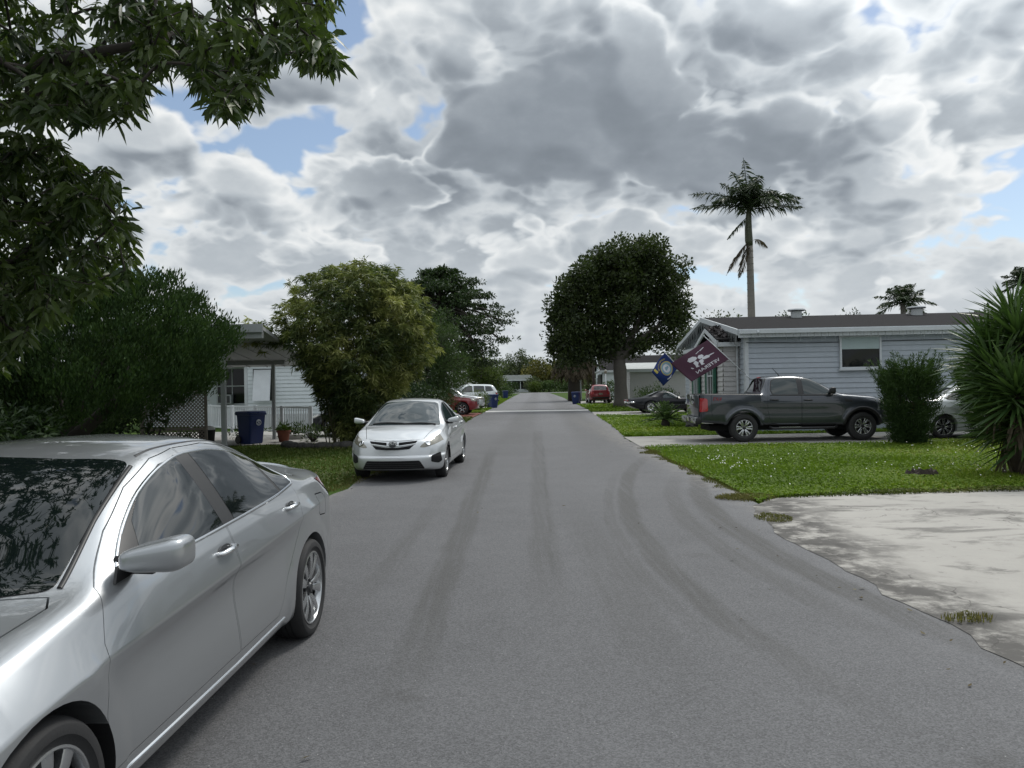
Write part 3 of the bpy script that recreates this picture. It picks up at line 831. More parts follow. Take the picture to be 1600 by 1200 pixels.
d = MB(); d.tube([(bx + .45, by0 - .06, bz), (bx + .45, by0 - .06, .2)], .035, 8); d.build('downpipe', trim_w, bay)
l = MB(); l.ell((bx - .14, 2.35 - .95, 2.60), (.09, .07, .06), .7, .7, 12, 8); l.build('porch_lamp', M['black'], bay)
li = MB(); li.tube([(.02, -.04, 2.94), (2.0, -.04, 2.90), (6, -.04, 2.92), (LX, -.04, 2.90)], .010, 6); li.build('wall_cable', M['black'], wallA)
cl = MB(); cl.ell((.30, -.36, z0 + .02), (.06, .10, .06), .8, .8, 12, 8); cl.build('flood_lamp', trim_w, roofA)


def simple_house(name, label, loc, rz, lx, ly, ze, zr, wall_m, roof_m, ridge='x', doors=(), wins=(), oh=.3, base=0.0):
    """lap-sided house, local x along the long wall (facing -y)"""
    h = thing(name, label, 'house', loc, rz)
    w = MB()
    lap_wall(w, (0, 0), (lx, 0), base, ze, (0, -1)); lap_wall(w, (0, ly), (0, 0), base, ze, (-1, 0)); lap_wall(w, (lx, 0), (lx, ly), base, ze, (1, 0))
    w.box(.02, lx - .02, .02, ly, 0, ze - .01)
    for x, d in ((0, -1), (lx, 1)): gable_laps(w, (x, ly / 2), ly / 2, ze, zr - ze - .02, (0, -1 if d < 0 else 1), (d, 0))
    wl = w.build('wall', wall_m, h)
    rf = MB(); z0 = ze - (zr - ze) / (ly / 2) * oh
    for sy in (0, 1):
        y0, y1 = (-oh, ly / 2) if sy == 0 else (ly + oh, ly / 2)
        v = [(-oh, y0, z0 + .05), (lx + oh, y0, z0 + .05), (lx + oh, y1, zr + .05), (-oh, y1, zr + .05)]; v += [(x, y, z + .08) for x, y, z in v]
        f = [(0, 3, 2, 1), (4, 5, 6, 7), (0, 1, 5, 4), (1, 2, 6, 5), (2, 3, 7, 6), (3, 0, 4, 7)]
        rf.add(v, f if sy == 0 else [tuple(reversed(g)) for g in f])
    ro = rf.build('roof', roof_m, h)
    fa = MB(); fa.box(-oh, lx + oh, -oh - .04, -oh, z0 - .10, z0 + .12)
    for sy in (0, 1):
        y0 = -oh if sy == 0 else ly + oh; fa.bar((-oh - .02, y0, z0 + .03), (-oh - .02, ly / 2, zr + .03), .05, .18)
    fa.build('fascia', trim_w, ro)
    for (x, z, ww, hh) in doors:
        dm = MB(); dm.box(x - ww / 2, x + ww / 2, -.06, .0, z, z + hh); dd = dm.build('door', trim_w, h)
        dm = MB(); dm.box(x - ww * .32, x + ww * .32, -.075, -.062, z + hh * .55, z + hh * .92); dm.build('door_pane', pane, dd)
        dm = MB(); dm.ell((x + ww * .40, -.09, z + hh * .47), (.03, .03, .03), 1, 1, 10, 6); dm.build('handle', M['chrome'], dd)
    for (sd, p, z, ww, hh) in wins:
        Mx = TR(p, -.03, z, 0) if sd == 'x' else TR(-.03, p, z, R(-90))
        window(h, Mx, ww, hh, trim_w, 'sash', None, .3)
    return h


# ---- second house on the right, beyond the coupe -----------------------------
hB = simple_house('mobile_home', 'beige sided house with a pale roof behind the black coupe', (8.7, 56.5, 0), -ANG, 18, 9.0, 2.62, 3.15, side_beige, roof_lt, doors=[(5.3, .35, 1.0, 2.05)], wins=[('y', 2.6, 1.1, .9, 1.1), ('y', 6.3, 1.1, .9, 1.1)], base=.5)
b = MB(); b.box(-.02, 4.6, -.05, -.0, .02, .5); b.box(-.05, .0, .0, 9, .02, .5); b.build('skirting', varied('green_skirting', (.05, .10, .075), .2, 3, .7), hB)
# third house with a porch behind the canary palm
hC = simple_house('house', 'white house with a dark open porch behind the date palm', (9.2, 78.0, 0), -ANG, 12, 9, 3.0, 4.5, side_white, roof_dk, wins=[('y', 6.5, 1.1, .9, 1.2), ('x', 3.2, 1.1, 1.2, 1.2)])
b = MB(); b.box(-2.3, -.32, -.2, 5.5, 2.75, 2.9); pr_ = b.build('porch_roof', trim_w, hC)
for y in (-.1, 2.6, 5.3):
    b = MB(); b.box(-2.25, -2.12, y, y + .13, 0, 2.75); b.build('porch_post', trim_w, hC)
b = MB(); b.box(-.12, -.03, .2, 5.2, .1, 2.6); b.build('porch_shade', dark_in, hC)  # near-black panel on the wall stands in for the open porch's shade
# house at the end of the road with an open porch
hE = thing('house', 'small white porch house facing down the end of the road', 'house', (pd(812, 605, 172).x - 6.5, 172, 0), 0)
w = MB(); lap_wall(w, (0, 2.6), (9.5, 2.6), .0, 2.9, (0, -1)); w.box(.02, 9.48, 2.62, 10, 0, 2.9); w.build('wall', side_white, hE)
b = MB(); b.prism([(-.5, 2.75), (10, 2.75), (9, 3.9), (.5, 3.9)], -.4, 10.4, 'xzy'); b.build('roof', roof_lt, hE)
b = MB(); b.box(-.5, 10, -.45, -.4, 2.6, 2.85); b.build('fascia', trim_w, hE)
for x in (4.6, 6.6, 9.2):
    b = MB(); b.box(x, x + .18, -.1, .08, 0, 2.75); b.build('porch_post', trim_w, hE)
b = MB(); b.box(4.7, 9.2, 2.45, 2.57, .3, 2.5); b.build('porch_shade', dark_in, hE)  # dark panel before the wall paints in the shade under the porch
b = MB(); b.box(4.7, 9.3, -.05, .03, .1, .75); b.build('porch_rail', trim_w, hE)

# ---- left: pale house with a carport ------------------------------------------
hD = thing('mobile_home', 'pale blue-white sided house behind the carport on the left', 'house', (-17.5, 34.0, 0), 0)
w = MB()
lap_wall(w, (0, 2.2), (5.7, 2.2), .6, 2.95, (0, -1)); lap_wall(w, (5.7, 0), (11.6, 0), .6, 2.95, (0, -1)); lap_wall(w, (11.6, 0), (11.6, 9), .6, 2.95, (1, 0)); lap_wall(w, (5.7, 2.2), (5.7, 0), .6, 2.95, (-1, 0))
w.box(.02, 5.7, 2.22, 9, 0, 2.94); w.box(5.72, 11.58, .02, 9, 0, 2.94)
wd = w.build('wall', side_white, hD)
b = MB(); b.box(5.68, 11.62, -.03, .0, 0, .6); b.box(5.66, 5.80, -.035, .02, .6, 2.95); b.build('wall_trim', trim_w, hD)
b = MB(); b.prism([(-.4, 2.95), (12.0, 2.95), (12.0, 3.05), (5.8, 3.55), (-.4, 3.05)], -.3, 9.4, 'xzy'); b.build('roof', roof_lt, hD)
window(hD, TR(4.35, 2.17, 1.0, 0), 1.5, 1.75, trim_w, 'cross', None, .0)
b = MB(); b.box(3.75, 4.40, 1.75, 2.1, 1.05, 1.48); b.build('air_conditioner', trim_w, hD, bevel=.02)
b = MB(); b.box(3.80, 4.35, 1.735, 1.75, 1.10, 1.43); b.build('air_conditioner_grille', M['alloy_dark'], hD)
# white tilted hurricane panel over a side window
b = MB()
v = [(6.10, -.06, 2.55), (6.85, -.06, 2.55), (6.95, -.62, 1.20), (6.20, -.62, 1.20)]; v += [(x, y + .04, z + .03) for x, y, z in v]
b.add(v, [(3, 2, 1, 0), (4, 5, 6, 7), (0, 1, 5, 4), (1, 2, 6, 5), (2, 3, 7, 6), (3, 0, 4, 7)]); b.build('awning_panel', trim_w, hD)
b = MB(); b.box(6.05, 6.92, -.035, 0, 1.2, 2.6); b.build('window_opening', dark_in, hD)

cp = thing('carport', 'aluminium carport with a grey sloping roof beside the bamboo', 'carport', (0, 0, 0))
xr0, xr1 = -6.55, -14.5
b = MB()
v = [(xr1, 20.2, 3.28), (xr0, 20.2, 3.28), (xr0 - .5, 27.2, 2.50), (xr1, 27.2, 2.50)]; v += [(x, y, z + .10) for x, y, z in v]
b.add(v, [(3, 2, 1, 0), (4, 5, 6, 7), (0, 1, 5, 4), (1, 2, 6, 5), (2, 3, 7, 6), (3, 0, 4, 7)])
for k in range(12):
    x = xr1 + .3 + k * .62; b.bar((x, 20.3, 3.272), (x, 27.1, 2.492), .03, .03)
cr = b.build('roof', soffit, cp)
b = MB(); b.box(xr1, xr0 + .03, 20.12, 20.2, 3.20, 3.42); b.box(xr1, xr0, 20.2, 20.32, 3.05, 3.20); b.build('fascia', M['steel'], cr)
b = MB(); b.bar((xr1, 25.75, 2.60), (-7.6, 25.75, 2.60), .14, .16); b.build('beam', soffit, cr)
for x, y, z, ww in ((-7.70, 20.5, 3.06, .115), (-7.98, 25.7, 2.54, .10), (-13.5, 20.5, 3.06, .115), (-13.6, 25.7, 2.54, .10)):
    b = MB(); b.box(x - ww / 2, x + ww / 2, y - ww / 2, y + ww / 2, 0, z); p_ = b.build('post', M['steel'], cp)
    b = MB(); b.box(x - .09, x + .09, y - .09, y + .09, .0, .025); b.build('base_plate', M['steel'], p_)

# white ramp railing running past the house
rl_ = thing('ramp_railing', 'white picket railing along the ramp behind the blue bin', 'railing')
A_, B_ = Vector((-13.9, 33.2, 0)), Vector((-6.8, 25.9, 0))
b = MB()
for z in (.20, 1.05): b.bar(A_ + Vector((0, 0, z)), B_ + Vector((0, 0, z)), .05, .06)
b.build('rail', trim_w, rl_)
n = 62
b = MB()
for k in range(n + 1):
    p = A_.lerp(B_, k / n); b.box(p.x - .014, p.x + .014, p.y - .014, p.y + .014, .235, 1.015)
b.build('balusters', trim_w, rl_)
for k in range(6):
    p = A_.lerp(B_, k / 5); b = MB(); b.box(p.x - .05, p.x + .05, p.y - .05, p.y + .05, 0, 1.10); b.build('post', trim_w, rl_)

# lattice screen
lt = thing('lattice_screen', 'weathered wooden lattice screen beneath the big cypress', 'fence panel', (-10.75, 22.2, 0), R(-2))
wv, hv = 1.95, 1.75
b = MB()
for x0, x1, z0_, z1_ in ((0, .07, 0, hv), (wv - .07, wv, 0, hv), (.07, wv - .07, hv - .07, hv), (.07, wv - .07, .55, .62), (.07, wv - .07, .04, .10)): b.box(x0, x1, -.03, .03, z0_, z1_)
b.build('frame', wood_g, lt)
for z0_, z1_ in ((.10, .55), (.62, hv - .07)):
    b = MB(); hh, ww = z1_ - z0_, wv - .14
    for s_, yo in ((1, -.012), (-1, .012)):
        k = -hh
        while k < ww:
            xa, xb = max(k, 0), min(k + hh, ww); za, zb_ = xa - k, xb - k
            if s_ < 0: za, zb_ = hh - za, hh - zb_
            if xb - xa > .03: b.bar((.07 + xa, yo, z0_ + za), (.07 + xb, yo, z0_ + zb_), .032, .012, up=(0, 1, 0))
            k += .105
    b.build('lattice', wood_g, lt)
for x in (.28,):
    b = MB(); b.tube([(x, -.10, 0), (x + .01, -.10, 1.62)], .022, 8); b.build('pole', M['steel'], lt)

# ------------------------------------------------------------------ vehicles
from mathutils.interpolate import poly_3d_calc


class Car:
    """a closed body lofted from tables along the length; parts are cut from it with booleans.
    local axes: front at y = 0 facing -Y, rear at y = L, +x is the car's left side"""
    def __init__(s, root, L, tabs, wheels, arch_r, front=None, rear=None, flare=0.0, step=0.04, fr=None, rows=None):
        s.root, s.L, s.wheels, s.arch_r = root, L, wheels, arch_r
        T = {k: pchip(*zip(*v)) for k, v in tabs.items()}
        ys = np.concatenate([np.linspace(0, 0.16, 6)[:-1], np.arange(0.16, L - 0.16, step), np.linspace(L - 0.16, L, 6)])
        fr = fr or {}
        # corner softness of each long line of the body
        F = dict(rk=0.25, R=0.35, L=0.5, M=0.45, C=0.08, B=0.3, G=0.5, T=0.42, U=0.5); F.update(fr)
        rings = []
        for y in ys:
            g = {k: float(f(y)) for k, f in T.items()}
            P = [(0, g['zb']), (g['wR'] - 0.06, g['zb']), (g['wR'], g['zR']), (g['wL'], g['zL']), (g['wM'], g['zM']), (g['wC'], g['zC']), (g['wB'], g['zB'])]
            gx, gz = (g['wB'] + g['wT']) / 2, (g['zB'] + g['zT']) / 2
            P += [(gx + 0.010, gz + 0.012), (g['wT'], g['zT']), (g['wT'] * 0.62, g['zT'] + (g['zc'] - g['zT']) * 0.66), (0, g['zc'])]
            fl = [0, F['rk'], F['R'], F['L'], F['M'], F['C'], F['B'], F['G'], F['T'], F['U'], 0]
            out = [P[0]]
            for i in range(1, len(P) - 1):
                a, b, c = np.array(P[i - 1]), np.array(P[i]), np.array(P[i + 1]); f = fl[i]
                p0, p2 = b + (a - b) * f, b + (c - b) * f
                for t in (np.linspace(0, 1, 5) if f > 0.2 else np.linspace(0, 1, 4)):
                    out.append(tuple((1 - t)**2 * p0 + 2 * t * (1 - t) * b + t * t * p2))
            out.append(P[-1])
            rings.append(out)
        A = np.array(rings)                       # (ny, k, 2)
        ny, k, _ = A.shape
        # full ring: right half reversed without the two centre points
        X = np.concatenate([A[:, :, 0], -A[:, -2:0:-1, 0]], 1); Z = np.concatenate([A[:, :, 1], A[:, -2:0:-1, 1]], 1)
        n = X.shape[1]
        Y = np.repeat(ys[:, None], n, 1)
        V_ = np.stack([X, Y, Z], 2).reshape(-1, 3)
        faces = []
        for i in range(ny - 1):
            for j in range(n):
                j2 = (j + 1) % n
                faces.append((i * n + j, (i + 1) * n + j, (i + 1) * n + j2, i * n + j2))
        verts = [tuple(p) for p in V_]
        # end caps as grids so that they can be shaped
        NX = 14
        for end, i0 in ((0, 0), (1, (ny - 1) * n)):
            rows_ = []
            for j in range(k):
                if j in (0, k - 1): rows_.append([i0 + j]); continue
                a, b = i0 + j, i0 + (n - j)
                pa, pb = np.array(verts[a]), np.array(verts[b]); r = [a]
                for t in range(1, NX):
                    verts.append(tuple(pa + (pb - pa) * t / NX)); r.append(len(verts) - 1)
                r.append(b); rows_.append(r)
            for j in range(k - 1):
                r0, r1 = rows_[j], rows_[j + 1]
                if len(r0) == 1: fs = [(r0[0], r1[t], r1[t + 1]) for t in range(NX)]
                elif len(r1) == 1: fs = [(r0[t], r1[0], r0[t + 1]) for t in range(NX)]
                else: fs = [(r0[t], r1[t], r1[t + 1], r0[t + 1]) for t in range(NX)]
                faces += fs if end == 0 else [tuple(reversed(f)) for f in fs]
        Vv = np.array(verts)
        # shape the nose and tail
        for spec, sgn, y0 in ((front, 1, 0.0), (rear, -1, L)):
            if not spec: continue
            prof = pchip(*zip(*spec['prof'])); w = spec['w']; reach = spec['reach']
            dist = np.abs(Vv[:, 1] - y0)
            d = prof(Vv[:, 2]) + spec['plan'] * np.minimum(np.abs(Vv[:, 0]) / w, 1.15) ** spec.get('pow', 2.4)
            Vv[:, 1] += sgn * d * np.clip(1 - dist / reach, 0, 1)
        if flare:
            for (wy, wz, wr) in wheels:
                r = np.hypot(Vv[:, 1] - wy, Vv[:, 2] - wz)
                ra = arch_r
                t = np.clip((ra + 0.13 - r) / 0.06, 0, 1); t = t * t * (3 - 2 * t)
                side = np.clip((np.abs(Vv[:, 0]) - 0.6) / 0.1, 0, 1)
                Vv[:, 0] += np.sign(Vv[:, 0]) * flare * t * side * (Vv[:, 2] < 1.05)
        me = bpy.data.meshes.new('solid'); me.from_pydata([tuple(p) for p in Vv], [], faces)
        bm = bmesh.new(); bm.from_mesh(me)
        bmesh.ops.recalc_face_normals(bm, faces=bm.faces); bm.to_mesh(me); bm.free()
        shade(me)
        s.me = me; s.infl = {}; s.bv = {}
        bm = bmesh.new(); bm.from_mesh(me); s.bvh = BVHTree.FromBMesh(bm); bm.free()

    def solid(s, off=0.0):
        if off not in s.infl:
            me = s.me.copy()
            if off:
                c = np.zeros(len(me.vertices) * 3, np.float32); nn = c.copy()
                me.vertices.foreach_get('co', c); me.vertices.foreach_get('normal', nn)
                me.vertices.foreach_set('co', c + nn * off)
            s.infl[off] = me
        return s.infl[off]

    def prism(s, poly, kind, rng_=None, side=0):
        """cutter: 'side' polygon in (y,z); 'front' in (x,z); 'top' in (x,y)"""
        mb = MB()
        if kind == 'side':
            lo, hi = rng_ or (0.3, 1.4)
            if side >= 0: mb.prism(poly, lo, hi, 'yzx')
            if side <= 0: mb.prism(poly, -hi, -lo, 'yzx')
        elif kind == 'front': mb.prism(poly, *(rng_ or (-0.5, 0.7)), 'xzy')
        else: mb.prism(poly, *(rng_ or (0.7, 2.5)), 'xyz')
        return mb

    def boolean(s, me, cutter, op, mats, name):
        o = bpy.data.objects.new('tmp', me.copy()); COL.objects.link(o)
        o.data.materials.clear()
        for m in mats: o.data.materials.append(m)
        c = cutter.build('tmpcut', [mats[-1]])
        md = o.modifiers.new('b', 'BOOLEAN'); md.operation = op; md.object = c; md.solver = 'MANIFOLD'
        try: md.material_mode = 'TRANSFER'
        except Exception: pass
        bpy.context.view_layer.update()
        dg = bpy.context.evaluated_depsgraph_get()
        new = bpy.data.meshes.new_from_object(o.evaluated_get(dg), depsgraph=dg)
        if len(new.polygons) == 0:
            md.solver = 'EXACT'; bpy.context.view_layer.update(); dg = bpy.context.evaluated_depsgraph_get()
            new = bpy.data.meshes.new_from_object(o.evaluated_get(dg), depsgraph=dg)
        bpy.data.objects.remove(o); bpy.data.objects.remove(c)
        new.name = name
        return new

    def fix_normals(s, me, off):
        """faces that lie on the lofted surface take its smooth normals; cut walls stay flat"""
        src = s.solid(off)
        if off not in s.bv:
            bm = bmesh.new(); bm.from_mesh(src); s.bv[off] = BVHTree.FromBMesh(bm); bm.free()
        bv = s.bv[off]; sv = src.vertices; sp = src.polygons
        on = []; nrm = []
        for v in me.vertices:
            p, n, i, d = bv.find_nearest(v.co, 0.02)
            if p is None or d > 4e-4: on.append(False); nrm.append(None); continue
            ids = sp[i].vertices
            w = poly_3d_calc([sv[k].co for k in ids], p)
            nn = Vector((0, 0, 0))
            for k, ww in zip(ids, w): nn += sv[k].normal * ww
            on.append(True); nrm.append(nn.normalized())
        out = [None] * len(me.loops)
        for f in me.polygons:
            ids = f.vertices
            ok = all(on[k] for k in ids)
            for li, k in zip(f.loop_indices, ids):
                out[li] = nrm[k] if ok else f.normal
        shade(me)
        me.normals_split_custom_set(out)

    def part(s, name, me, parent=None, off=0.0):
        s.fix_normals(me, off)
        o = bpy.data.objects.new(name, me); COL.objects.link(o); o.parent = parent or s.root
        return o

    def patch(s, name, poly, kind, m, off=0.003, rng_=None, side=0, parent=None, side_m=None):
        o = None
        for sd in ((1, -1) if kind == 'side' and side == 0 else (side,)):
            me = s.boolean(s.solid(off), s.prism(poly, kind, rng_, sd), 'INTERSECT', [m, side_m or M['black']], name)
            if len(me.polygons): o = s.part(name, me, parent, off)
        return o

    def body(s, m, doors=(), slots=(), cutters=(), wheel_w=0.30, name='body', gap=0.006):
        """doors: polygons in (y,z), cut on both sides; slots: open polylines cut as panel gaps"""
        def wells():
            w = MB()
            for (wy, wz, wr) in s.wheels:
                for sd in (1, -1):
                    c = [(wy + s.arch_r * math.cos(t), wz + s.arch_r * math.sin(t)) for t in np.linspace(0, 2 * math.pi, 48, endpoint=False)]
                    a, b = (0.92 - wheel_w - 0.12, 1.4)
                    w.prism(c, *((a, b) if sd > 0 else (-b, -a)), 'yzx')
            return w
        me = s.boolean(s.solid(), wells(), 'DIFFERENCE', [m, M['void']], name)
        for d in doors:
            for sd in (1, -1):
                dm = s.boolean(s.boolean(s.solid(), s.prism(inset(d, gap), 'side', (0.35, 1.4), sd), 'INTERSECT', [m, M['black']], 'door'), wells(), 'DIFFERENCE', [m, M['black'], M['void']], 'door')
                s.part('door', dm)
            me = s.boolean(me, s.prism(inset(d, -0.0005), 'side', (0.345, 1.4)), 'DIFFERENCE', [m, M['void'], M['black']], name)
        for kind, line, rg in slots:
            mb = MB()
            for i in range(len(line) - 1):
                a, b = np.array(line[i]), np.array(line[i + 1]); t = (b - a) / np.linalg.norm(b - a); nrm = np.array((-t[1], t[0])) * 0.004
                a2, b2 = a - t * 0.001, b + t * 0.001
                poly = [tuple(a2 - nrm), tuple(b2 - nrm), tuple(b2 + nrm), tuple(a2 + nrm)]
                c = s.prism(poly, kind, rg)
                me = s.boolean(me, c, 'DIFFERENCE', [m, M['void'], M['black']], name)
        for c, cm in cutters:
            me = s.boolean(me, c, 'DIFFERENCE', [m, M['void'], cm], name)
        return s.part(name, me)

    def hit(s, kind, a, b, sgn=1):
        if kind == 'side': o, d = Vector((1.6 * sgn, a, b)), Vector((-sgn, 0, 0))
        elif kind == 'front': o, d = Vector((a, -2, b)), Vector((0, 1, 0))
        elif kind == 'rear': o, d = Vector((a, s.L + 2, b)), Vector((0, -1, 0))
        else: o, d = Vector((a, b, 3)), Vector((0, 0, -1))
        p, n, _, _ = s.bvh.ray_cast(o, d)
        return p, n

    def trim(s, name, line, kind, m, w=0.012, h=0.006, sgns=(1,), n=60, parent=None, closed=False, lift=0.0):
        for sg in sgns:
            mb = MB()
            L_ = [np.array(p, float) for p in line]
            if closed: L_.append(L_[0])
            seg = [np.linalg.norm(L_[i + 1] - L_[i]) for i in range(len(L_) - 1)]; tot = sum(seg)
            pts = []
            for k in range(n + 1):
                t = tot * k / n; i = 0
                while i < len(seg) - 1 and t > seg[i]: t -= seg[i]; i += 1
                q_ = L_[i] + (L_[i + 1] - L_[i]) * min(t / seg[i], 1)
                p, nn = s.hit(kind, q_[0], q_[1], sg)
                if p is not None: pts.append((p + nn * lift, nn))
            if len(pts) < 3: continue
            v = []; f = []; K = 6
            for k, (p, nn) in enumerate(pts):
                tg = (pts[min(k + 1, len(pts) - 1)][0] - pts[max(k - 1, 0)][0]).normalized(); b = nn.cross(tg).normalized()
                for j in range(K): 
                    th = math.pi * j / (K - 1); v.append(p + b * (w / 2 * math.cos(th)) + nn * (h * math.sin(th) - 0.001))
            for k in range(len(pts) - 1):
                for j in range(K - 1): f.append((k * K + j, k * K + j + 1, (k + 1) * K + j + 1, (k + 1) * K + j))
            mb.add(v, f)
            o = mb.build(name, m, parent or s.root, smooth=True)
        return o


def inset(poly, d):
    n = len(poly); P = [np.array(p, float) for p in poly]
    area = sum(P[i][0] * P[(i + 1) % n][1] - P[(i + 1) % n][0] * P[i][1] for i in range(n)); sg = 1 if area > 0 else -1
    out = []
    for i in range(n):
        a, b, c = P[i - 1], P[i], P[(i + 1) % n]
        t1 = (b - a) / np.linalg.norm(b - a); t2 = (c - b) / np.linalg.norm(c - b)
        n1, n2 = np.array((-t1[1], t1[0])) * sg, np.array((-t2[1], t2[0])) * sg
        bis = n1 + n2; bis = bis / max(np.dot(bis, bis), 0.3) * 2 * 0.5 * 2 / 2
        out.append(tuple(b + bis * d * 1.0))
    return out


def rounded(poly, r, k=4):
    out = []; n = len(poly)
    for i in range(n):
        a, b, c = (np.array(poly[j % n], float) for j in (i - 1, i, i + 1))
        la, lc = np.linalg.norm(a - b), np.linalg.norm(c - b); rr = min(r, 0.45 * la, 0.45 * lc)
        p0, p2 = b + (a - b) / la * rr, b + (c - b) / lc * rr
        for t in np.linspace(0, 1, k + 1): out.append(tuple((1 - t)**2 * p0 + 2 * t * (1 - t) * b + t * t * p2))
    return out


def mirror(poly): return [(-x, z) for x, z in reversed(poly)]


def make_wheel(root, x, y, r, w, rim, style, sgn, bright=None, dark=None, steer=0.0):
    """a wheel at the side sgn; part 'wheel' (drum and barrel) > tyre, rim, hub"""
    bright = bright or M['alloy']; dark = dark or M['alloy_dark']
    Mx = Matrix.Translation((x, y, r)) @ Matrix.Rotation(steer, 4, 'Z') @ Matrix.Rotation(math.pi / 2 * sgn, 4, 'Y')
    mb = MB(); d = w / 2
    mb.lathe([(0.0, d - 0.09), (rim * 0.55, d - 0.09), (rim * 0.6, d - 0.075), (rim * 0.93, d - 0.06), (rim * 0.96, d - 0.012), (rim * 0.99, d - 0.01), (rim, -d * 0.8), (0, -d * 0.8)], 36, 0, Mx)
    wh = mb.build('wheel', M['void'] if style != 'cover' else dark, root, smooth=True, sharp=30)
    t = MB(); s_ = r - rim
    t.lathe([(rim - 0.01, -d * 0.8), (rim + s_ * .3, -d * 1.0), (rim + s_ * .7, -d * 0.98), (r - 0.012, -d * 0.86), (r - 0.002, -d * .6), (r, -d * .36), (r - .009, -d * .34), (r - .009, -d * .30), (r, -d * .28), (r, -d * .03), (r - .009, -d * .02), (r - .009, d * .02), (r, d * .03),
             (r, d * .28), (r - .009, d * .30), (r - .009, d * .34), (r, d * .36), (r - 0.002, d * .6), (r - 0.012, d * 0.86), (rim + s_ * .72, d * .99), (rim + s_ * .69, d * 1.01), (rim + s_ * .32, d * 1.02), (rim + s_ * .29, d * .99), (rim + 0.004, d * .9), (rim - 0.008, d * .86)], 56, 0, Mx)
    t.build('tyre', M['rubber'], wh, smooth=True, sharp=40)
    b = MB()
    b.lathe([(rim * .90, d - 0.05), (rim * .935, d - 0.012), (rim * .955, d - 0.006), (rim * 0.99, d - 0.008), (rim * 1.0, d - 0.02)], 48, 0, Mx)

    def spoke(a0, a1, r0, r1, w0, w1, z0, z1, th=0.02, mi=0):
        A0, A1 = R(a0), R(a1)
        p0 = Vector((math.cos(A0) * r0, math.sin(A0) * r0, 0)); p1 = Vector((math.cos(A1) * r1, math.sin(A1) * r1, 0))
        n_ = Vector((0, 0, 1)).cross((p1 - p0).normalized())
        v = []; K = 5
        for k in range(K):
            u = k / (K - 1); c = p0.lerp(p1, u); ww = (w0 + (w1 - w0) * u) / 2; z = z0 + (z1 - z0) * u + 0.012 * math.sin(math.pi * u)
            for sx, zz in ((-1, z - th * 1.6), (-1, z - 0.004), (-0.72, z), (0.72, z), (1, z - 0.004), (1, z - th * 1.6)): v.append(c + n_ * ww * sx + Vector((0, 0, zz)))
        f = []
        for k in range(K - 1):
            for j in range(5): f.append((k * 6 + j, (k + 1) * 6 + j, (k + 1) * 6 + j + 1, k * 6 + j + 1))
        b.add(v, f, mi, Mx)
    if style == 'twin5':
        for i in range(5):
            a = 90 + 72 * i
            spoke(a - 9, a - 15, rim * .17, rim * .95, rim * .13, rim * .27, d - .035, d - .012)
            spoke(a + 9, a + 15, rim * .17, rim * .95, rim * .13, rim * .27, d - .035, d - .012)
    elif style == 'twin6':
        for i in range(6):
            a = 90 + 60 * i
            spoke(a - 6, a - 11, rim * .2, rim * .95, rim * .16, rim * .19, d - .03, d - .012)
            spoke(a + 6, a + 11, rim * .2, rim * .95, rim * .16, rim * .19, d - .03, d - .012)
    elif style == 'multi':
        for i in range(8):
            a = 45 * i
            spoke(a - 4, a - 7, rim * .18, rim * .95, rim * .09, rim * .15, d - .03, d - .012); spoke(a + 4, a + 7, rim * .18, rim * .95, rim * .09, rim * .15, d - .03, d - .012)
    elif style == 'cover':
        for i in range(8):
            a = 45 * i
            spoke(a, a + 6, rim * .2, rim * .95, rim * .2, rim * .42, d - .03, d - .012)
    elif style == 'rally':
        b.lathe([(0.0, d - .02), (rim * .42, d - .02), (rim * .5, d - .05), (rim * .62, d - .055)], 40, 0, Mx)
        for i in range(8):
            a = 45 * i; spoke(a, a, rim * .5, rim * .93, rim * .26, rim * .5, d - .055, d - .03)
    elif style == 'six':
        for i in range(6):
            a = 60 * i + 30; spoke(a, a, rim * .2, rim * .95, rim * .24, rim * .34, d - .03, d - .012)
    rm = b.build('rim', bright, wh, smooth=True, sharp=35)
    h = MB()
    h.lathe([(0, d - .012), (rim * .12, d - .014), (rim * .15, d - .025), (rim * .26, d - .035), (rim * .27, d - .06)], 24, 0, Mx)
    for i in range(5):
        a = R(72 * i + 36); c = Mx @ Vector((math.cos(a) * rim * .205, math.sin(a) * rim * .205, 0))
        h.lathe([(0, d - .02), (.009, d - .021), (.010, d - .04)], 8, 0, Matrix.Translation(c - Mx.translation) @ Mx)
    h.build('hub_cap', bright if style in ('cover', 'rally') else M['alloy_dark'], rm, smooth=True, sharp=35)
    return wh


def sym(*a): return a


silver = paint('silver_paint', (0.40, 0.415, 0.43), 0.74, 0.315)
silver2 = paint('light_silver_paint', (0.60, 0.62, 0.635), 0.5, 0.315)
grey_p = paint('charcoal_paint', (0.050, 0.057, 0.070), 0.55, 0.32)
black_p = paint('black_paint', (0.003, 0.004, 0.007), 0.0, 0.33, coat=.12, Specular_IOR_Level=.25)
red_p = paint('red_paint', (0.22, 0.010, 0.016), 0.2, 0.32)
white_p = paint('white_paint', (0.72, 0.76, 0.77), 0.0, 0.33)
dark_p = paint('dark_car_paint', (0.012, 0.014, 0.018), 0.3, 0.32)


def handle(c, y, z, sgn, m, parent, w=0.20):
    p, n = c.hit('side', y, z, sgn); mb = MB()
    mb.tube([p + Vector((sgn * -.004, -w / 2, -.004)), p + Vector((sgn * .022, -w / 2 + .02, -.002)), p + Vector((sgn * .034, 0, .003)), p + Vector((sgn * .026, w / 2 - .02, .004)), p + Vector((sgn * -.004, w / 2, .004))], [.011, .014, .016, .014, .011], 10)
    return mb.build('handle', m, parent, smooth=True)


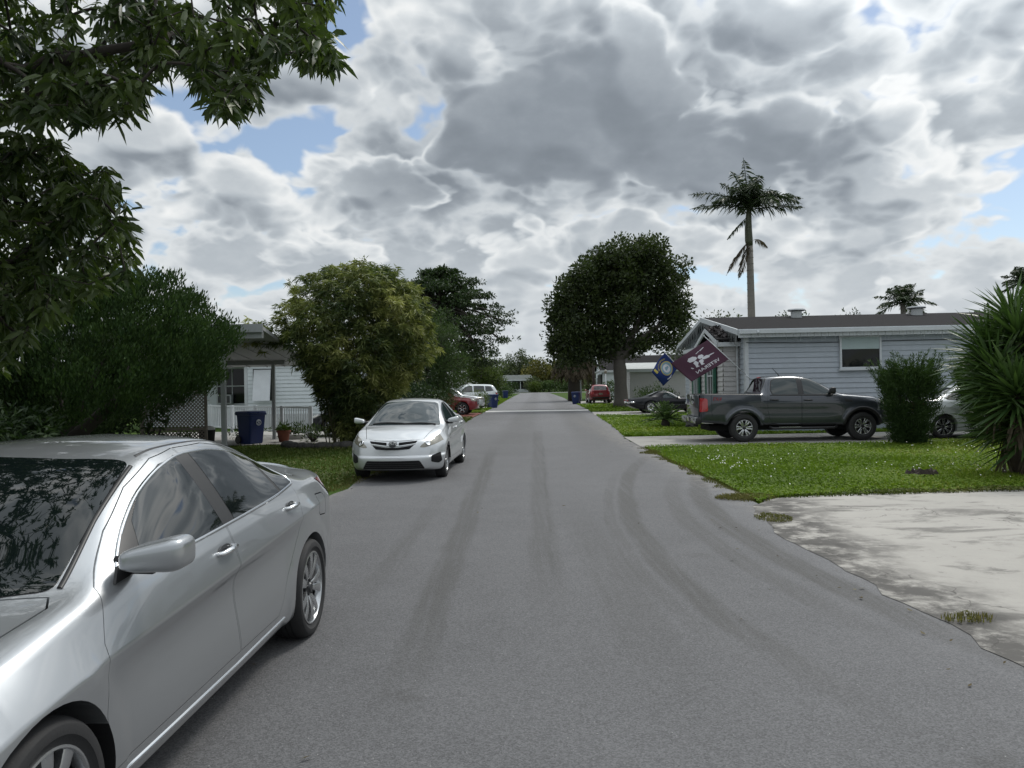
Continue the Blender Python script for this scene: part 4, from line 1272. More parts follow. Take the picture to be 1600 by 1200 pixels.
def mirror_part(c, y, z, sgn, m, reach=0.17, size=(.105, .075, .07), base_x=None, m2=None):
    p, _ = c.hit('side', y, z, sgn)
    if base_x is not None: p = Vector((base_x * sgn, y, z))
    mb = MB()
    def warp(q_):
        x, yy, zz = q_
        w_ = x * sgn / size[0]; k = .80 + .22 * w_ - .10 * max(0, w_ - .6)          # blunt outer end, narrow neck
        return [x, yy * (1.0 if yy > 0 else 1.2) + .015 * w_, zz * k * (1.0 if zz > 0 else .92) + .010 * w_]
    cen = (p.x + sgn * reach, y - .02, z + .03)
    mb.ell(cen, size, .50, .42, 36, 22, warp=warp)
    mir = mb.build('wing_mirror', m, c.root, smooth=True)
    mb = MB(); mb.tube([p + Vector((-sgn * .02, 0, -.015)), p + Vector((sgn * .05, -.005, -.012)), Vector((cen[0] - sgn * .02, cen[1], cen[2] - .045))], [.045, .034, .03], 10)
    mb.build('mirror_arm', m2 or M['black'], mir, smooth=True)
    return mir


def gy(y):
    return float(np.interp(y, [0, .5, 1.0, 1.2, 1.55, 2.25, 2.65, 3.4, 3.83, 4.2, 4.86], [0, .45, .88, 1.03, 1.32, 2.08, 2.45, 3.27, 3.70, 4.12, 4.86]))


def gs(poly): return [(gy(a), b) for a, b in poly]
def gt(poly): return [(a, gy(b)) for a, b in poly]


# ---- near silver sedan -----------------------------------------------------
def sedan_tabs(L=4.86, W=.925, H=1.465, dz=0.0):
    kx = W / .925; kh = H / 1.465; ky = L / 4.86
    def t(pairs, k): return [(y * ky, v * k) for y, v in pairs]
    return dict(
        zb=t([(0, .24), (.3, .19), (1, .18), (3.7, .19), (4.5, .25), (4.86, .34)], 1),
        wR=t([(0, .62), (.14, .74), (.5, .86), (1.0, .885), (2.4, .885), (3.7, .89), (4.5, .84), (4.75, .76), (4.86, .68)], kx),
        zR=t([(0, .27), (.5, .24), (1, .23), (3.7, .24), (4.5, .30), (4.86, .38)], kh),
        wL=t([(0, .66), (.14, .79), (.5, .895), (1.0, .91), (1.6, .908), (2.4, .906), (3.2, .91), (3.7, .922), (4.3, .905), (4.7, .82), (4.86, .73)], kx),
        zL=t([(0, .40), (.5, .40), (1, .40), (1.8, .37), (3.2, .38), (3.7, .44), (4.4, .48), (4.86, .52)], kh),
        wM=t([(0, .665), (.14, .80), (.5, .90), (1.0, .915), (1.6, .868), (2.4, .862), (3.2, .872), (3.7, .912), (4.3, .90), (4.7, .825), (4.86, .735)], kx),
        zM=t([(0, .53), (.5, .56), (1, .63), (1.8, .665), (3.2, .72), (3.7, .75), (4.4, .72), (4.86, .72)], kh),
        wC=t([(0, .65), (.14, .785), (.5, .893), (1.0, .918), (1.6, .922), (2.4, .924), (3.2, .925), (3.7, .924), (4.3, .893), (4.7, .80), (4.86, .71)], kx),
        zC=t([(0, .62), (.5, .68), (1, .735), (1.8, .765), (2.6, .80), (3.2, .83), (3.7, .86), (4.3, .885), (4.86, .88)], kh),
        wB=t([(0, .60), (.14, .70), (.5, .79), (1.0, .825), (1.5, .845), (1.9, .862), (2.9, .868), (3.5, .855), (4.0, .835), (4.6, .75), (4.86, .66)], kx),
        zB=t([(0, .67), (.14, .70), (.5, .80), (1.0, .875), (1.5, .935), (1.9, .955), (2.9, .985), (3.5, 1.01), (4.0, 1.03), (4.6, 1.03), (4.86, 1.0)], kh),
        wT=t([(0, .48), (.5, .62), (1.0, .68), (1.4, .715), (1.55, .715), (1.9, .635), (2.25, .575), (2.7, .575), (3.1, .57), (3.4, .555), (3.8, .585), (4.15, .63), (4.5, .61), (4.86, .54)], kx),
        zT=t([(0, .685), (.5, .825), (1.0, .91), (1.4, .97), (1.55, 1.015), (1.9, 1.22), (2.25, 1.375), (2.5, 1.415), (2.8, 1.425), (3.1, 1.405), (3.4, 1.345), (3.8, 1.20), (4.15, 1.085), (4.5, 1.075), (4.86, 1.04)], kh),
        zc=t([(0, .70), (.5, .855), (.95, .94), (1.2, .985), (1.32, 1.03), (1.7, 1.235), (2.1, 1.41), (2.35, 1.455), (2.65, 1.467), (3.0, 1.46), (3.4, 1.40), (3.85, 1.24), (4.2, 1.115), (4.35, 1.105), (4.7, 1.11), (4.86, 1.07)], kh))


def build_near_sedan():
    root = thing('parked_car', 'nearest silver sedan with tinted windows and chrome trim, cropped at the left edge', 'car')
    wf, wr, r = .84, 3.725, .334
    c = Car(root, 4.86, {k: gs(v) if k in ('wT', 'zT', 'zc', 'wB', 'zB') else v for k, v in sedan_tabs().items()}, [(wf, r, r), (wr, r, r)], .375,
            front=dict(prof=[(.2, .06), (.35, .02), (.5, 0), (.62, .03), (.72, .12), (.9, .2)], plan=.20, w=.75, reach=.7),
            rear=dict(prof=[(.25, .10), (.4, .03), (.6, 0), (.8, .02), (1.0, .06), (1.12, .03), (1.3, .05)], plan=.16, w=.8, reach=.6), flare=.012, step=.03)
    dlo = [(1.62, .975), (1.80, 1.10), (2.05, 1.235), (2.35, 1.335), (2.62, 1.375), (2.95, 1.370), (3.25, 1.325), (3.5, 1.25), (3.70, 1.17), (3.83, 1.10), (3.80, 1.058), (3.4, 1.032), (2.8, 1.008), (2.2, .988)]
    fd = [(1.40, .33), (1.35, .55), (1.39, .80), (1.52, .975), (1.78, 1.135), (2.05, 1.275), (2.35, 1.375), (2.62, 1.405), (2.60, 1.0), (2.64, .55), (2.66, .33)]
    rd = [(2.672, .33), (2.652, .55), (2.612, 1.0), (2.632, 1.405), (2.95, 1.405), (3.25, 1.362), (3.55, 1.262), (3.76, 1.165), (3.72, .95), (3.60, .75), (3.42, .55), (3.30, .40), (3.22, .33)]
    dlo, fd, rd = rounded(gs(dlo), .12, 3), gs(fd), gs(rd)
    hood = [('top', gt([(.66, .55), (.70, .95), (.735, 1.30), (.70, 1.38), (.55, 1.30)]), (.6, 1.2)), ('top', gt([(-.66, .55), (-.70, .95), (-.735, 1.30), (-.70, 1.38), (-.55, 1.30)]), (.6, 1.2)),
            ('side', [(3.96, .94), (4.14, .93), (4.155, .91), (4.15, .79), (4.13, .775), (3.98, .79), (3.955, .81), (3.96, .94)], (.75, 1.2)),
            ('side', [(4.42, .40), (4.40, .72), (4.47, .80)], (.6, 1.2))]
    c.body(silver, [fd, rd], hood)
    # glass
    c.patch('window_surround', dlo, 'side', M['black'], .0025)
    c.patch('side_window', inset(gs([(1.80, .995), (1.92, 1.15), (2.08, 1.25), (2.36, 1.348), (2.56, 1.372), (2.60, 1.01), (2.2, .995)]), .008), 'side', M['glass'], .004)
    c.patch('side_window', inset(gs([(2.72, 1.012), (2.70, 1.372), (2.95, 1.370), (3.25, 1.325), (3.42, 1.275), (3.46, 1.045), (3.2, 1.025)]), .008), 'side', M['glass'], .004)
    c.patch('quarter_window', inset(gs([(3.50, 1.045), (3.46, 1.26), (3.70, 1.168), (3.815, 1.10), (3.79, 1.065)]), .008), 'side', M['glass'], .004)
    c.patch('door_pillar_trim', gs([(2.575, 1.0), (2.545, 1.372), (2.685, 1.372), (2.705, 1.01)]), 'side', M['black'], .0045)
    c.patch('windshield', rounded(gt([(-.69, 1.42), (-.45, 1.24), (0, 1.17), (.45, 1.24), (.69, 1.42), (.545, 2.22), (.3, 2.13), (0, 2.10), (-.3, 2.13), (-.545, 2.22)]), .05), 'top', M['windshield'], .004, (.85, 1.6))
    c.trim('windshield_seal', gt([(.705, 1.45), (.63, 1.80), (.56, 2.20)]), 'top', M['black'], .022, .008, (1,), 40)
    c.trim('windshield_seal', gt([(-.705, 1.45), (-.63, 1.80), (-.56, 2.20)]), 'top', M['black'], .022, .008, (1,), 40)
    c.trim('roof_moulding', gt([(.53, 2.3), (.54, 2.8), (.525, 3.35)]), 'top', M['black'], .014, .004, (1,), 40)
    c.trim('roof_moulding', gt([(-.53, 2.3), (-.54, 2.8), (-.525, 3.35)]), 'top', M['black'], .014, .004, (1,), 40)
    c.patch('rear_window', rounded(gt([(-.53, 3.42), (.53, 3.42), (.60, 4.06), (0, 4.16), (-.60, 4.06)]), .06), 'top', M['glass'], .004, (.9, 1.6))
    c.trim('window_chrome', dlo, 'side', M['chrome'], .020, .009, (1, -1), 160, closed=True)
    c.trim('sill_chrome', [(1.26, .285), (2.4, .275), (3.18, .285)], 'side', M['chrome'], .022, .012, (1, -1), 60)
    # sail triangle behind the mirror, dark
    c.patch('mirror_sail', gs([(1.60, .965), (1.63, .985), (1.82, 1.115), (1.80, .985)]), 'side', M['black'], .008)
    for sg in (1, -1):
        mirror_part(c, gy(1.72), 1.02, sg, silver, .155, (.122, .08, .076))
    ds = [o for o in root.children if o.name.startswith('door') and not o.name.startswith('door_p')]
    for d, (y, z, sg) in zip(ds, ((2.30, .895, 1), (2.30, .895, -1), (3.39, .945, 1), (3.39, .945, -1))):
        c_m = M['chrome']
        handle(c, y, z, sg, c_m, d)
        p, n = c.hit('side', y - .01, z, sg); mb = MB()
        mb.ell((p.x + sg * .001, y - .005, z - .002), (.004, .085, .034), 1, .8, 20, 10); mb.build('handle_recess_shade', M['alloy_dark'], d, smooth=True)  # thin dark disc in place of the shaded hollow behind the handle
    # lamps
    c.patch('tail_light', [(4.22, 1.025), (4.40, 1.02), (4.9, 1.03), (4.9, .78), (4.66, .79), (4.45, .88)], 'side', M['lens_red'], .005, (.5, 1.2))
    c.patch('headlight', [(-.05, .60), (.05, .74), (.30, .76), (.52, .80), (.42, .70), (.15, .60)], 'side', M['lens_clear'], .005, (.42, 1.2))
    c.patch('grille', rounded([(-.4, .64), (.4, .64), (.34, .42), (-.34, .42)], .05), 'front', M['black'], .006, (-.3, .3))
    for sg in (1, -1):
        c.patch('bumper_intake', rounded([(.45 * sg, .36), (.72 * sg, .36), (.70 * sg, .22), (.45 * sg, .22)], .03), 'front', M['black'], .004, (-.3, .3))
    # boot lip spoiler
    mb = MB(); mb.ell((0, 4.70, 1.085), (.50, .07, .016), .7, .8, 32, 10, warp=lambda q_: [q_[0], q_[1] + .10 * (1 - (q_[0] / .6)**2) - .08, q_[2] + .022 * q_[1] / .1 - .05 * (q_[0] / .6)**2])
    mb.build('spoiler', silver, root, smooth=True)
    for sg in (1, -1):
        make_wheel(root, .80 * sg, wf, r, .225, .246, 'twin5', sg, M['alloy'], M['alloy_dark'])
        make_wheel(root, .815 * sg, wr, r, .225, .246, 'twin5', sg, M['alloy'], M['alloy_dark'])
    return root


car_a = build_near_sedan()
p_rear = gp(492, 993)
car_a.rotation_euler = (0, 0, R(-1.2))
# the outer face of the left rear wheel stands where the photograph shows it
off = rotz(R(-1.2)) @ Vector((.93, 3.725, 0))
car_a.location = (p_rear.x - off.x, p_rear.y - off.y, 0)


# ---- silver compact sedan facing the camera --------------------------------
def emblem_oval(c, x, y_hint, z, w, h, m, parent, kind='front'):
    p, n = c.hit(kind, x, z); mb = MB()
    sg = -1 if kind == 'front' else 1
    def ring(cx, cz, rx, rz, t=.006):
        pts = [(x + cx + rx * math.cos(a), p.y + sg * .012, z + cz + rz * math.sin(a)) for a in np.linspace(0, 2 * math.pi, 25)]
        mb.tube(pts, t, 6, cap=False)
    ring(0, 0, w, h); ring(0, .0, w * .38, h * .85, .005); ring(0, h * .38, w * .72, h * .42, .005)
    return mb.build('emblem', m, parent, smooth=True)


def sedan_common(c, root, paint_m, f, wf, wr, r, rim, style, glass, far=False):
    """doors, glass and wheels shared by the three-box cars; f maps the tables' lengths"""
    G = lambda P: [(f(a), b) for a, b in P]
    Gt = lambda P: [(a, f(b)) for a, b in P]
    dlo = rounded(G([(1.62, .975), (1.80, 1.10), (2.05, 1.235), (2.35, 1.345), (2.62, 1.385), (2.95, 1.380), (3.25, 1.335), (3.5, 1.26), (3.70, 1.18), (3.83, 1.10), (3.80, 1.058), (3.4, 1.032), (2.8, 1.008), (2.2, .988)]), .1, 3)
    fd = G([(1.50, .33), (1.44, .55), (1.46, .80), (1.55, .975), (1.78, 1.135), (2.05, 1.275), (2.35, 1.375), (2.62, 1.405), (2.60, 1.0), (2.64, .55), (2.66, .33)])
    rd = G([(2.672, .33), (2.652, .55), (2.612, 1.0), (2.632, 1.405), (2.95, 1.405), (3.25, 1.362), (3.55, 1.262), (3.76, 1.165), (3.72, .95), (3.60, .75), (3.42, .55), (3.30, .40), (3.22, .33)])
    slots = [] if far else [('top', Gt([(sg * .52, .35), (sg * .64, .95), (sg * .70, 1.28)]), (.5, 1.2)) for sg in (1, -1)]
    c.body(paint_m, [] if far else [fd, rd], slots, gap=.008)
    c.patch('window_surround', dlo, 'side', M['black'], .0025)
    c.patch('side_window', inset(G([(1.72, .99), (1.88, 1.13), (2.08, 1.25), (2.36, 1.348), (2.56, 1.378), (2.60, 1.01), (2.2, .995)]), .012), 'side', glass, .005)
    c.patch('side_window', inset(G([(2.72, 1.012), (2.70, 1.378), (2.95, 1.375), (3.25, 1.33), (3.42, 1.28), (3.60, 1.20), (3.70, 1.06), (3.2, 1.025)]), .012), 'side', glass, .005)
    c.patch('windshield', rounded(Gt([(-.70, 1.40), (-.45, 1.22), (0, 1.15), (.45, 1.22), (.70, 1.40), (.545, 2.24), (.3, 2.15), (0, 2.12), (-.3, 2.15), (-.545, 2.24)]), .05), 'top', glass, .004, (.8, 1.6))
    c.patch('rear_window', rounded(Gt([(-.53, 3.42), (.53, 3.42), (.60, 4.06), (0, 4.16), (-.60, 4.06)]), .06), 'top', glass, .004, (.85, 1.6))
    for sg in (1, -1):
        make_wheel(root, .775 * sg * c.kx, wf, r, .20, rim, style, sg)
        make_wheel(root, .785 * sg * c.kx, wr, r, .20, rim, style, sg)
    if not far:
        ds = [o for o in root.children if o.name.startswith('door')]
        for d, (y, z, sg) in zip(ds, ((f(2.46), .88, 1), (f(2.46), .88, -1), (f(3.55), .93, 1), (f(3.55), .93, -1))):
            handle(c, y, z, sg, paint_m, d, .19)


def build_compact():
    root = thing('parked_car', 'silver sedan facing the camera, parked half on the grass beside the road', 'car')
    L, W2 = 4.54, .88
    f = lambda y: gy(y) * L / 4.86
    tabs = {k: [(gy(a) * L / 4.86 if k in ('wT', 'zT', 'zc', 'wB', 'zB') else a * L / 4.86, b * (W2 / .925 if k[0] == 'w' else 1)) for a, b in v] for k, v in sedan_tabs().items()}
    # a taller nose and bonnet than the longer sedan's
    for k, add in (('zB', .05), ('zT', .06), ('zc', .065)):
        tabs[k] = [(a, b + add * max(0, 1 - a / 1.1)) for a, b in tabs[k]]
    r, wf, wr = .317, .92, 3.52
    c = Car(root, L, tabs, [(wf, r, r), (wr, r, r)], .355,
            front=dict(prof=[(.18, .07), (.26, .02), (.40, 0), (.52, .012), (.60, .03), (.70, .07), (.78, .14), (.95, .22)], plan=.24, w=.75, reach=.75),
            rear=dict(prof=[(.25, .10), (.4, .03), (.6, 0), (.8, .02), (1.0, .06), (1.3, .1)], plan=.16, w=.8, reach=.6), flare=.010, step=.035,
            fr=dict(C=.3, M=.5))
    c.kx = W2 / .925 * 1.01
    sedan_common(c, root, silver2, f, wf, wr, r, .205, 'cover', M['glass_clear'])
    fw = (-.3, .55)
    hl = [(.47, .625), (.57, .62), (.74, .675), (.92, .77), (.92, .865), (.80, .845), (.62, .755), (.50, .665)]
    for pl in (hl, mirror(hl)):
        h = c.patch('headlight', rounded(pl, .03), 'front', M['lens_clear'], .004, (-.3, .62))
        sx = 1 if pl is hl else -1
        p, n = c.hit('front', .60 * sx, .695); mb = MB()
        mb.lathe([(.0, .004), (.04, .008), (.052, .014), (.056, .0)], 20, 0, Matrix.Translation(p + Vector((0, -.004, 0))) @ n.to_track_quat('Z', 'Y').to_matrix().to_4x4())
        mb.build('reflector', M['chrome'], h, smooth=True)
    for pl in ([(.11, .715), (.43, .742), (.40, .70), (.11, .665)],):
        for q_ in (pl, mirror(pl)): c.patch('grille', rounded(q_, .012), 'front', M['void'], .004, fw)
    c.patch('grille', rounded([(-.375, .668), (-.12, .628), (.12, .628), (.375, .668), (.30, .60), (.10, .585), (-.10, .585), (-.30, .60)], .012), 'front', M['void'], .004, fw)
    c.trim('grille_chrome', [(-.45, .762), (-.2, .745), (0, .735), (.2, .745), (.45, .762)], 'front', silver2, .02, .010)
    c.trim('grille_bar', [(-.39, .685), (-.13, .648), (-.06, .66)], 'front', silver2, .024, .014); c.trim('grille_bar', [(.39, .685), (.13, .648), (.06, .66)], 'front', silver2, .024, .014)
    emblem_oval(c, 0, 0, .69, .062, .045, M['chrome'], root)
    c.patch('emblem_base', [(.075 * math.cos(a), .69 + .058 * math.sin(a)) for a in np.linspace(0, 2 * math.pi, 24, endpoint=False)], 'front', M['alloy_dark'], .010, fw)
    c.patch('bumper_intake', rounded([(-.47, .395), (.47, .395), (.56, .245), (-.56, .245)], .025), 'front', M['void'], .004, fw)
    for z in (.28, .315, .35): c.trim('intake_slat', [(-.5, z), (0, z), (.5, z)], 'front', M['black'], .010, .012)
    fog = [(.665, .47), (.80, .52), (.82, .36), (.77, .32), (.66, .36)]
    for q_ in (fog, mirror(fog)): c.patch('fog_lamp_recess', rounded(q_, .02), 'front', M['void'], .004, fw)
    # wipers and mirrors
    for a, b in (((-.58, f(1.36)), (.02, f(1.22))), ((0.02, f(1.20)), (.62, f(1.33)))):
        c.trim('wiper', [a, ((a[0] + b[0]) / 2, (a[1] + b[1]) / 2 + .015), b], 'top', M['black'], .03, .03, n=20)
    for sg in (1, -1):
        mirror_part(c, f(1.73), 1.02, sg, silver2, .16, (.105, .07, .066))
    tl = [(f(4.40), 1.0), (4.6, 1.0), (4.6, .76), (f(4.55), .78)]
    c.patch('tail_light', tl, 'side', M['lens_red'], .005, (.45, 1.2))
    return root


car_b = build_compact()
p_b = gp(702, 745)
ab = R(-3.0)
offb = rotz(ab) @ Vector((.86, .92, 0))
car_b.rotation_euler = (0, 0, ab); car_b.location = (p_b.x - offb.x - .02, p_b.y - offb.y, 0)


# ---- charcoal pickup --------------------------------------------------------
def build_pickup():
    root = thing('pickup_truck', 'charcoal grey crew cab pickup parked across the driveway in front of the blue-grey house', 'pickup truck')
    L = 5.33
    T = dict(
        zb=[(0, .46), (.4, .40), (1, .42), (4.3, .46), (5.0, .52), (5.33, .55)],
        wR=[(0, .62), (.15, .78), (.5, .87), (1, .88), (4.4, .88), (5.2, .88), (5.33, .85)],
        zR=[(0, .50), (.5, .46), (1, .46), (4.3, .50), (5.33, .58)],
        wL=[(0, .68), (.15, .83), (.5, .905), (1, .915), (2, .905), (3.6, .905), (4.2, .92), (5.2, .91), (5.33, .87)],
        zL=[(0, .62), (1, .60), (2, .58), (3.6, .60), (4.2, .66), (5.33, .68)],
        wM=[(0, .69), (.15, .835), (.5, .91), (1, .92), (2, .90), (3.6, .90), (4.2, .92), (5.2, .91), (5.33, .87)],
        zM=[(0, .80), (1, .84), (2, .80), (3.6, .82), (4.2, .86), (5.33, .88)],
        wC=[(0, .68), (.15, .83), (.5, .90), (1, .915), (2, .91), (3.6, .91), (4.2, .925), (5.2, .905), (5.33, .865)],
        zC=[(0, .95), (.6, 1.04), (1, 1.06), (2, 1.08), (3.6, 1.10), (4.2, 1.12), (5.33, 1.14)],
        wB=[(0, .62), (.15, .76), (.5, .83), (1, .855), (1.6, .865), (2.4, .87), (3.6, .87), (3.66, .90), (5.2, .885), (5.33, .85)],
        zB=[(0, 1.03), (.5, 1.14), (1, 1.19), (1.6, 1.235), (2.4, 1.245), (3.6, 1.265), (3.66, 1.275), (5.33, 1.30)],
        wT=[(0, .50), (.5, .66), (1, .70), (1.45, .74), (1.55, .735), (2.0, .655), (2.45, .605), (3.0, .615), (3.45, .61), (3.55, .62), (3.66, .80), (3.72, .83), (5.2, .83), (5.33, .80)],
        zT=[(0, 1.06), (.5, 1.175), (1, 1.225), (1.45, 1.27), (1.55, 1.31), (2.0, 1.56), (2.45, 1.735), (2.8, 1.765), (3.3, 1.75), (3.42, 1.725), (3.60, 1.40), (3.66, 1.30), (3.72, 1.29), (5.33, 1.315)],
        zc=[(0, 1.09), (.5, 1.21), (1, 1.26), (1.25, 1.285), (1.4, 1.33), (1.9, 1.61), (2.3, 1.775), (2.7, 1.815), (3.3, 1.805), (3.44, 1.77), (3.60, 1.42), (3.66, 1.30), (3.72, 1.29), (5.33, 1.315)])
    wf, wr, r = .93, 4.15, .385
    c = Car(root, L, T, [(wf, r, r), (wr, r, r)], .46,
            front=dict(prof=[(.4, .08), (.6, .0), (.75, 0), (.9, .02), (1.05, .06), (1.2, .12)], plan=.16, w=.8, reach=.6),
            rear=dict(prof=[(.4, .05), (.6, 0), (1.3, .02)], plan=.02, w=.9, reach=.4), flare=.028, step=.035, fr=dict(C=.3, M=.4, B=.25, T=.35))
    fd = [(1.50, .50), (1.46, .80), (1.52, 1.22), (1.75, 1.42), (2.05, 1.60), (2.35, 1.715), (2.56, 1.745), (2.56, 1.2), (2.57, .50)]
    rd = [(2.582, .50), (2.572, 1.2), (2.572, 1.745), (3.0, 1.752), (3.36, 1.72), (3.44, 1.50), (3.50, 1.15), (3.50, .85), (3.44, .60), (3.40, .50)]
    bed = MB(); bed.box(-.76, .76, 3.74, 5.27, .80, 1.8)
    c.body(grey_p, [fd, rd], [('side', [(3.665, .4), (3.665, 1.4)], (.5, 1.2)), ('side', [(5.02, .72), (5.03, 1.4)], (.7, 1.2))], [(bed, M['black'])], wheel_w=.33, gap=.009)
    c.patch('bed_rail_cap', [(3.70, 1.285), (5.30, 1.305), (5.30, 1.34), (3.70, 1.33)], 'side', M['black'], .006, (.78, 1.2))
    fw_ = inset(rounded([(1.66, 1.255), (1.86, 1.44), (2.10, 1.60), (2.36, 1.70), (2.50, 1.722), (2.515, 1.26)], .06), .012)
    rw_ = inset(rounded([(2.63, 1.262), (2.62, 1.725), (2.95, 1.735), (3.25, 1.715), (3.34, 1.66), (3.40, 1.42), (3.36, 1.285), (3.25, 1.268)], .06), .012)
    c.patch('side_window', fw_, 'side', M['glass_clear'], .003); c.patch('side_window', rw_, 'side', M['glass_clear'], .003)
    for pl_ in (fw_, rw_): c.trim('window_frame', pl_, 'side', M['black'], .032, .007, (1, -1), 90, closed=True)
    c.trim('window_seal', [(1.60, 1.242), (2.54, 1.252), (3.42, 1.268)], 'side', M['black'], .03, .008, (1, -1), 40)
    c.patch('door_pillar_trim', [(2.52, 1.26), (2.51, 1.735), (2.63, 1.735), (2.63, 1.26)], 'side', M['black'], .002)
    c.patch('windshield', rounded([(-.72, 1.50), (-.4, 1.36), (0, 1.33), (.4, 1.36), (.72, 1.50), (.585, 2.40), (0, 2.28), (-.585, 2.40)], .05), 'top', M['glass_clear'], .003, (1.1, 1.9))
    c.patch('rear_window', rounded([(-.66, 1.37), (.66, 1.37), (.585, 1.725), (-.585, 1.725)], .05), 'front', M['windshield'], .005, (3.40, 3.75))
    c.patch('high_brake_lamp', [(-.16, 1.745), (.16, 1.745), (.16, 1.775), (-.16, 1.775)], 'front', M['lens_red'], .012, (3.30, 3.75))
    for d, (y, z, sg) in zip([o for o in root.children if o.name.startswith('door') and 'pillar' not in o.name], ((2.40, 1.12, 1), (2.40, 1.12, -1), (3.32, 1.14, 1), (3.32, 1.14, -1))):
        handle(c, y, z, sg, M['black'], d, .24)
    # tail lamps, tailgate, bumper
    for sg in (1, -1):
        c.patch('tail_light', rounded([(5.13, .86), (5.14, 1.20), (5.40, 1.23), (5.40, .83)], .05), 'side', M['lens_red'], .012, (.72, 1.2), side=sg)
    tg = MB(); tg.box(-.70, .70, 5.315, 5.345, .70, 1.30)
    g = tg.build('tailgate', grey_p, root, bevel=.012)
    e = MB(); e.ell((0, 5.352, 1.06), (.115, .010, .045), 1, 1, 28, 8); e.build('emblem', M['chrome'], g, smooth=True)
    e = MB(); e.box(-.13, .13, 5.345, 5.36, 1.14, 1.19); e.build('handle', M['black'], g, bevel=.006)
    e = MB(); e.box(-.62, .62, 5.343, 5.350, .90, .905); e.box(-.62, .62, 5.343, 5.350, 1.225, 1.23); e.build('pressing', M['black'], g)
    b = MB(); b.box(-.88, .88, 5.30, 5.47, .50, .68); b.box(-.5, .5, 5.30, 5.44, .42, .50)
    bb = b.build('rear_bumper', M['black'], root, bevel=.03)
    b = MB(); b.box(-.86, -.30, 5.44, 5.478, .53, .67); b.box(.30, .86, 5.44, 5.478, .53, .67); b.box(-.86, .86, 5.40, 5.47, .675, .69)
    b.build('bumper_chrome', M['alloy'], bb, bevel=.01)
    b = MB(); b.box(-.16, .16, 5.475, 5.482, .555, .665); b.build('licence_plate', M['lens_clear'], bb, bevel=.004)
    b = MB(); b.tube([(0, 5.2, .42), (0, 5.55, .42)], .03, 8); b.build('tow_hitch', M['black'], bb)
    # fx sticker in red outline letters on the bed side
    fc = bpy.data.curves.new('decal', 'FONT'); fc.body = 'FX4'; fc.size = .14; fc.extrude = .002; fc.shear = .25
    fo = bpy.data.objects.new('decal', fc); COL.objects.link(fo); bpy.context.view_layer.update()
    me = bpy.data.meshes.new_from_object(fo.evaluated_get(bpy.context.evaluated_depsgraph_get())); bpy.data.objects.remove(fo)
    red = mat('decal_red', (.30, .012, .02), .4); me.materials.clear(); me.materials.append(red)
    for sg in (1, -1):
        d = bpy.data.objects.new('decal', me); COL.objects.link(d); d.parent = root
        p, n = c.hit('side', 4.9, 1.17, sg)
        y0 = 5.00 if sg < 0 else 4.68
        d.matrix_basis = Matrix.Translation((sg * (abs(p.x) + .012), y0, 1.14)) @ Matrix(((0, 0, sg, 0), (sg, 0, 0, 0), (0, 1, 0, 0), (0, 0, 0, 1)))
    # steps, mirrors, vent badge, aerial, lamps
    for sg in (1, -1):
        b = MB(); b.tube([(sg * .86, 1.62, .40), (sg * .93, 1.72, .36), (sg * .93, 3.36, .36), (sg * .86, 3.46, .40)], .035, 10)
        st = b.build('side_step', M['black'], root, smooth=True)
        b = MB(); b.box(sg * .93 - .03, sg * .93 + .03, 2.62, 3.22, .388, .40); b.build('step_pad', M['alloy'], st)
        mirror_part(c, 1.78, 1.33, sg, M['black'], .15, (.11, .07, .105))
        c.patch('fender_vent', [(1.20, 1.11), (1.42, 1.135), (1.38, 1.06), (1.20, 1.05)], 'side', M['black'], .004, side=sg)
        # wheel arch mouldings
        for wy in (wf, wr):
            c.trim('arch_moulding', [(wy + .50 * math.cos(a), r + .50 * math.sin(a)) for a in np.linspace(R(-4), R(184), 30)], 'side', M['black'] if wy == wf else grey_p, .085, .022, (sg,), 60)
        make_wheel(root, .80 * sg, wf, r, .265, .225, 'twin6', sg, M['alloy'], M['alloy_dark'])
        make_wheel(root, .80 * sg, wr, r, .265, .225, 'twin6', sg, M['alloy'], M['alloy_dark'])
    b = MB(); b.tube([(-.35, 3.0, 1.79), (-.35, 3.02, 1.83), (-.33, 3.18, 2.02)], [.018, .012, .006], 8); b.build('aerial', M['black'], root)
    hl = [(-.1, .86), (-.1, 1.04), (.2, 1.10), (.46, 1.13), (.40, 1.02), (.2, .92)]
    c.patch('headlight', hl, 'side', M['lens_clear'], .004, (.40, 1.2))
    c.patch('grille', rounded([(-.55, .70), (.55, .70), (.55, 1.03), (-.55, 1.03)], .06), 'front', M['black'], .006, (-.3, .3))
    b = MB(); b.box(-.86, .86, -.08, .12, .46, .62); b.build('front_bumper', M['black'], root, bevel=.04)
    u = MB(); u.box(-.55, .55, .6, 5.0, .30, .44); u.build('chassis', M['void'], root)
    return root


truck = build_pickup()
truck.rotation_euler = (0, 0, R(90) - R(0.4))
truck.location = (10.47, 21.82, 0.03)


